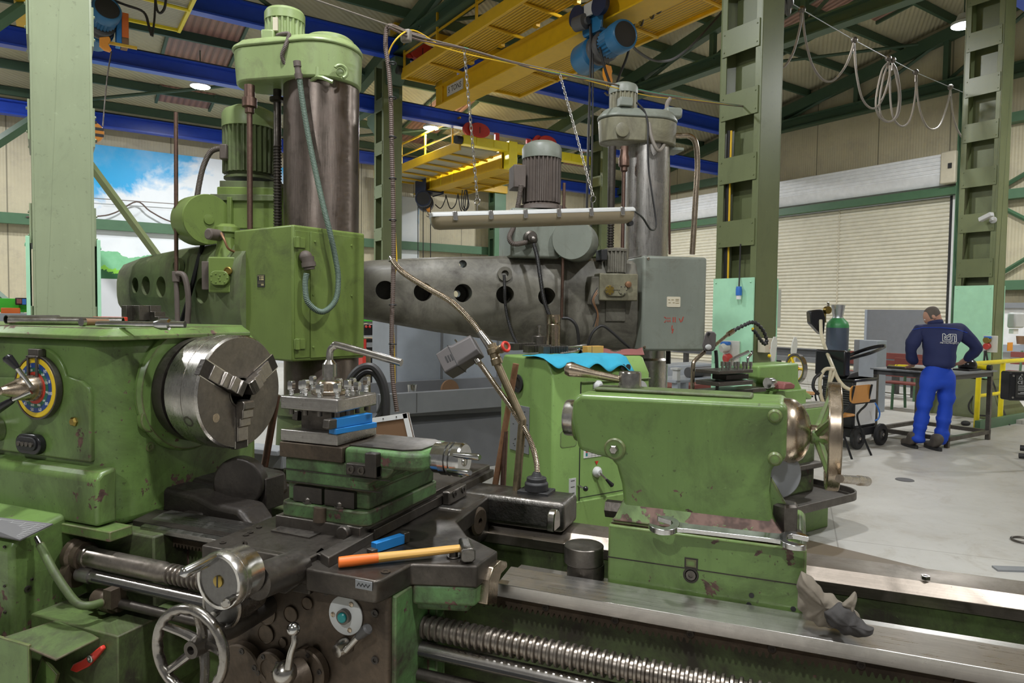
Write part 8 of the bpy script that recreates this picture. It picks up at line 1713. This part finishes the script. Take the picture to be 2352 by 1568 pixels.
    MB().box(a,b,vc-.03,vc,zb_-.1,zb_).build('plinth',G['board_brown'],t)
    c=P(1018,885,y=vc-.1); m=MB(); m.sph(c,.1,14,(1,.3,1)); g=thing('wooden_disc','brown disc lying behind the trough rim','disc',(c.x,vt+.4,.55)); MB().lathe([(0,.0001),(0,.11),(.03,.11),(.03,.0001)],(c.x,vt+.45,.66+.1),(.1,-1,.1),22).build('disc',G['board_brown'],g)
    # red welder, rack and orange fascia seen through the gap
    def far(px0,px1,py0,py1,yy,nm,mat,lb,cat,dp=.4,z0=None):
        a,b=P(px0,py1,y=yy),P(px1,py0,y=yy); t=thing(nm,lb,cat,((a.x+b.x)/2,yy+dp/2,a.z if z0 is None else z0)); MB().box(a.x,b.x,yy,yy+dp,a.z if z0 is None else z0,b.z).build('body',mat,t,.01); return t,a,b
    t,a,b=far(836,858,745,770,12.,'wire_feeder',G['black_gloss'],'black and red wire feeder on top of the red welding set','wire feeder'); MB().box(b.x-.01,b.x+.06,11.98,12.4,a.z,b.z).build('red_cheek',G['red_paint'],t); 
    for px in(841,849): c=P(px,750,y=11.99); MB().lathe([(0,.025),(.02,.02),(.02,.0001)],c,(0,-1,0),10).build('knob',G['red_paint'],t)
    t,a,b=far(834,868,778,862,12.,'welding_set',G['black_gloss'],'black and red welding set seen between green drill and conduit','welding machine',.5,0.); MB().box(b.x-.03,b.x+.04,11.98,12.5,P(850,820,y=12).z,b.z).build('red_cheek',G['red_paint'],t); MB().box(a.x-.02,a.x+.05,11.98,12.5,a.z,b.z).build('red_cheek',G['red_paint'],t); MB().box(P(842,796,y=11.97).x,P(862,796,y=11.97).x,11.96,12.,P(850,797,y=12).z,P(850,786,y=12).z).build('front_panel',G['mid_grey'],t)
    t=thing('storage_rack','pale grey storage rack with orange fascia behind the welding set','rack',P(870,800,y=14.)); 
    for py,mt in((739,'mid_grey'),(763,'galvanised'),(771,'galvanised'),(797,'galvanised'),(806,'galvanised'),(814,'galvanised')): a,b=P(828,py+3,y=13.9),P(882,py-2,y=13.9); MB().box(a.x,b.x,13.9,14.3,a.z,b.z).build('shelf',G[mt],t)
    a,b=P(828,731,y=13.85),P(900,718,y=13.85); MB().box(a.x,b.x,13.85,13.9,a.z,b.z).build('orange_fascia',G['orange'],t); MB().box(a.x,b.x,13.84,13.85,a.z-.06,a.z).build('green_strip',G['signal_green'],t)
    for px in(829,880): x=P(px,800,y=14).x; MB().box(x-.03,x+.03,14.0,14.3,0,b.z).build('rack_post',G['steel_green'],t)
    MB().box(P(858,750,y=13.95).x,P(878,750,y=13.95).x,13.95,14.3,P(868,757,y=13.95).z,P(868,741,y=13.95).z).build('carton',G['ivory_plate'],t)
    a,b=P(885,750,y=14.3),P(895,772,y=14.3); t=thing('socket_outlet','small socket box on the mint panel of the far lattice column','socket',(6.15,14.5,1.5)); 
    c=P(886,748,x=6.16); MB().box(6.07,6.165,c.y-.18,c.y+.05,c.z-.35,c.z+.12).build('plate',G['socket_grey'],t,.006); MB().sph((6.05,c.y-.02,c.z),.07,10).build('blue_lid',G['socket_blue'],t); MB().sph((6.05,c.y-.02,c.z-.22),.07,10).build('red_socket',G['socket_red'],t)
    # bright green and orange bench things at the left edge
    t,a,b=far(-40,72,686,716,13.5,'display_board',G['signal_green'],'bright green back board of the bench at the left edge','back board',.1); tt,a,b=far(35,68,684,700,13.3,'display_box',G['black_gloss'],'small dark display box before the bright green board','display box',.15); MB().box(P(38,690,y=13.28).x,P(50,690,y=13.28).x,13.28,13.3,P(50,697,y=13.28).z,P(50,686,y=13.28).z).build('red_screen',G['leather_red'],tt); MB().box(P(51,690,y=13.28).x,P(60,690,y=13.28).x,13.28,13.3,P(50,699,y=13.28).z,P(50,686,y=13.28).z).build('blue_screen',G['socket_blue'],tt)
    tt,a,b=far(2,46,707,722,13.2,'orange_box',G['orange'],'orange box on the bench at the left edge','box',.2); tt,a,b=far(-40,80,720,760,13.0,'workbench',G['cabinet_grey'],'pale grey bench top at the left edge behind the steel tubes','workbench',.9,0.)
# ------------------------------------------------ behind the carriage, in the lathe's own axes
t=thing('wooden_board','worn brown board with white nailed edging leaning behind the tool post','board',(-1.6,2.9,.6)); yy=2.9
cs=[P(662,988,y=yy),P(935,948,y=yy),P(950,1014,y=yy),vv(P(945,1120,y=yy).x,yy,.006),vv(P(670,1120,y=yy).x,yy,.006)]
m=MB(); m.prism([(p.x,p.z) for p in cs],'y',yy,yy+.015); bd=m.build('board',G['board_brown'],t)
m=MB()
def strip(a,b,w): 
    d=(b-a).normalized(); n=vv(-d.z,0,d.x)*w; m.prism([(p.x,p.z) for p in(a,b,b-n,a-n)],'y',yy-.004,yy+.018)
strip(cs[0],cs[1],.024); strip(cs[1],cs[2],.024); m.build('edging',G['white'],bd)
for i in range(9):
    p=cs[0].lerp(cs[1],.08+.105*i)-vv(0,0,.011); MB().lathe([(0,.004),(.002,.003),(.002,.0001)],(p.x,yy-.004,p.z),(0,-1,0),8).build('nail',G['dark_steel'],bd)
c=P(838,915,d=3.6); t=thing('cable_coil','thick black cable coil hanging behind the tool post','cable coil',(c.x,c.y,c.z-.2))
for k,(pts,r) in enumerate(((((800,905),(805,870),(828,845),(855,842),(875,865),(886,900),(888,940),(885,975)),.019),(((800,950),(815,880),(838,855),(860,858),(876,885),(882,915),(878,945),(860,968),(835,985)),.017),(((872,860),(882,900),(880,925),(870,950)),.015))):
    MB().tube([P(a,b,d=3.55+.05*k) for a,b in pts],r,8,8).build('cable',G['cable_black'],t)
a,b=P(846,745+60,d=3.7),P(847,900,d=3.7); t=thing('square_bar','slim worn steel bar standing behind the tool post','bar',b); m=MB(); m.box(a.x-.009,a.x+.009,a.y-.009,a.y+.009,.0,a.z); m.build('bar',G['valve_brass'],t)
a,b=P(628,955,y=2.75),P(600,1112,y=2.75); t=thing('leaning_pipe','dark pipe leaning behind the chuck','pipe',b); MB().cyl(vv((b+(b-a)*1.95).x,b.y,.02),a+(a-b)*.3,.018,n=12).build('pipe',G['rod_brown'],t)
t=thing('steel_profile','grey steel profile lying low behind the chuck','profile',P(610,1060,y=3.1)); a,b=P(560,1055,y=3.1),P(648,1052,y=3.1); m=MB(); m.box(a.x,b.x,3.1,3.2,a.z-.03,a.z+.08); m.box(a.x,b.x,3.06,3.1,a.z+.05,a.z+.08); m.build('profile',G['mid_grey'],t,.004); MB().box(a.x+.1,a.x+.2,3.12,3.2,0,a.z-.03).build('stand',G['dark_grey'],t); MB().box(b.x-.2,b.x-.1,3.12,3.2,0,a.z-.03).build('stand',G['dark_grey'],t)
# dark oily floor under the long lathe
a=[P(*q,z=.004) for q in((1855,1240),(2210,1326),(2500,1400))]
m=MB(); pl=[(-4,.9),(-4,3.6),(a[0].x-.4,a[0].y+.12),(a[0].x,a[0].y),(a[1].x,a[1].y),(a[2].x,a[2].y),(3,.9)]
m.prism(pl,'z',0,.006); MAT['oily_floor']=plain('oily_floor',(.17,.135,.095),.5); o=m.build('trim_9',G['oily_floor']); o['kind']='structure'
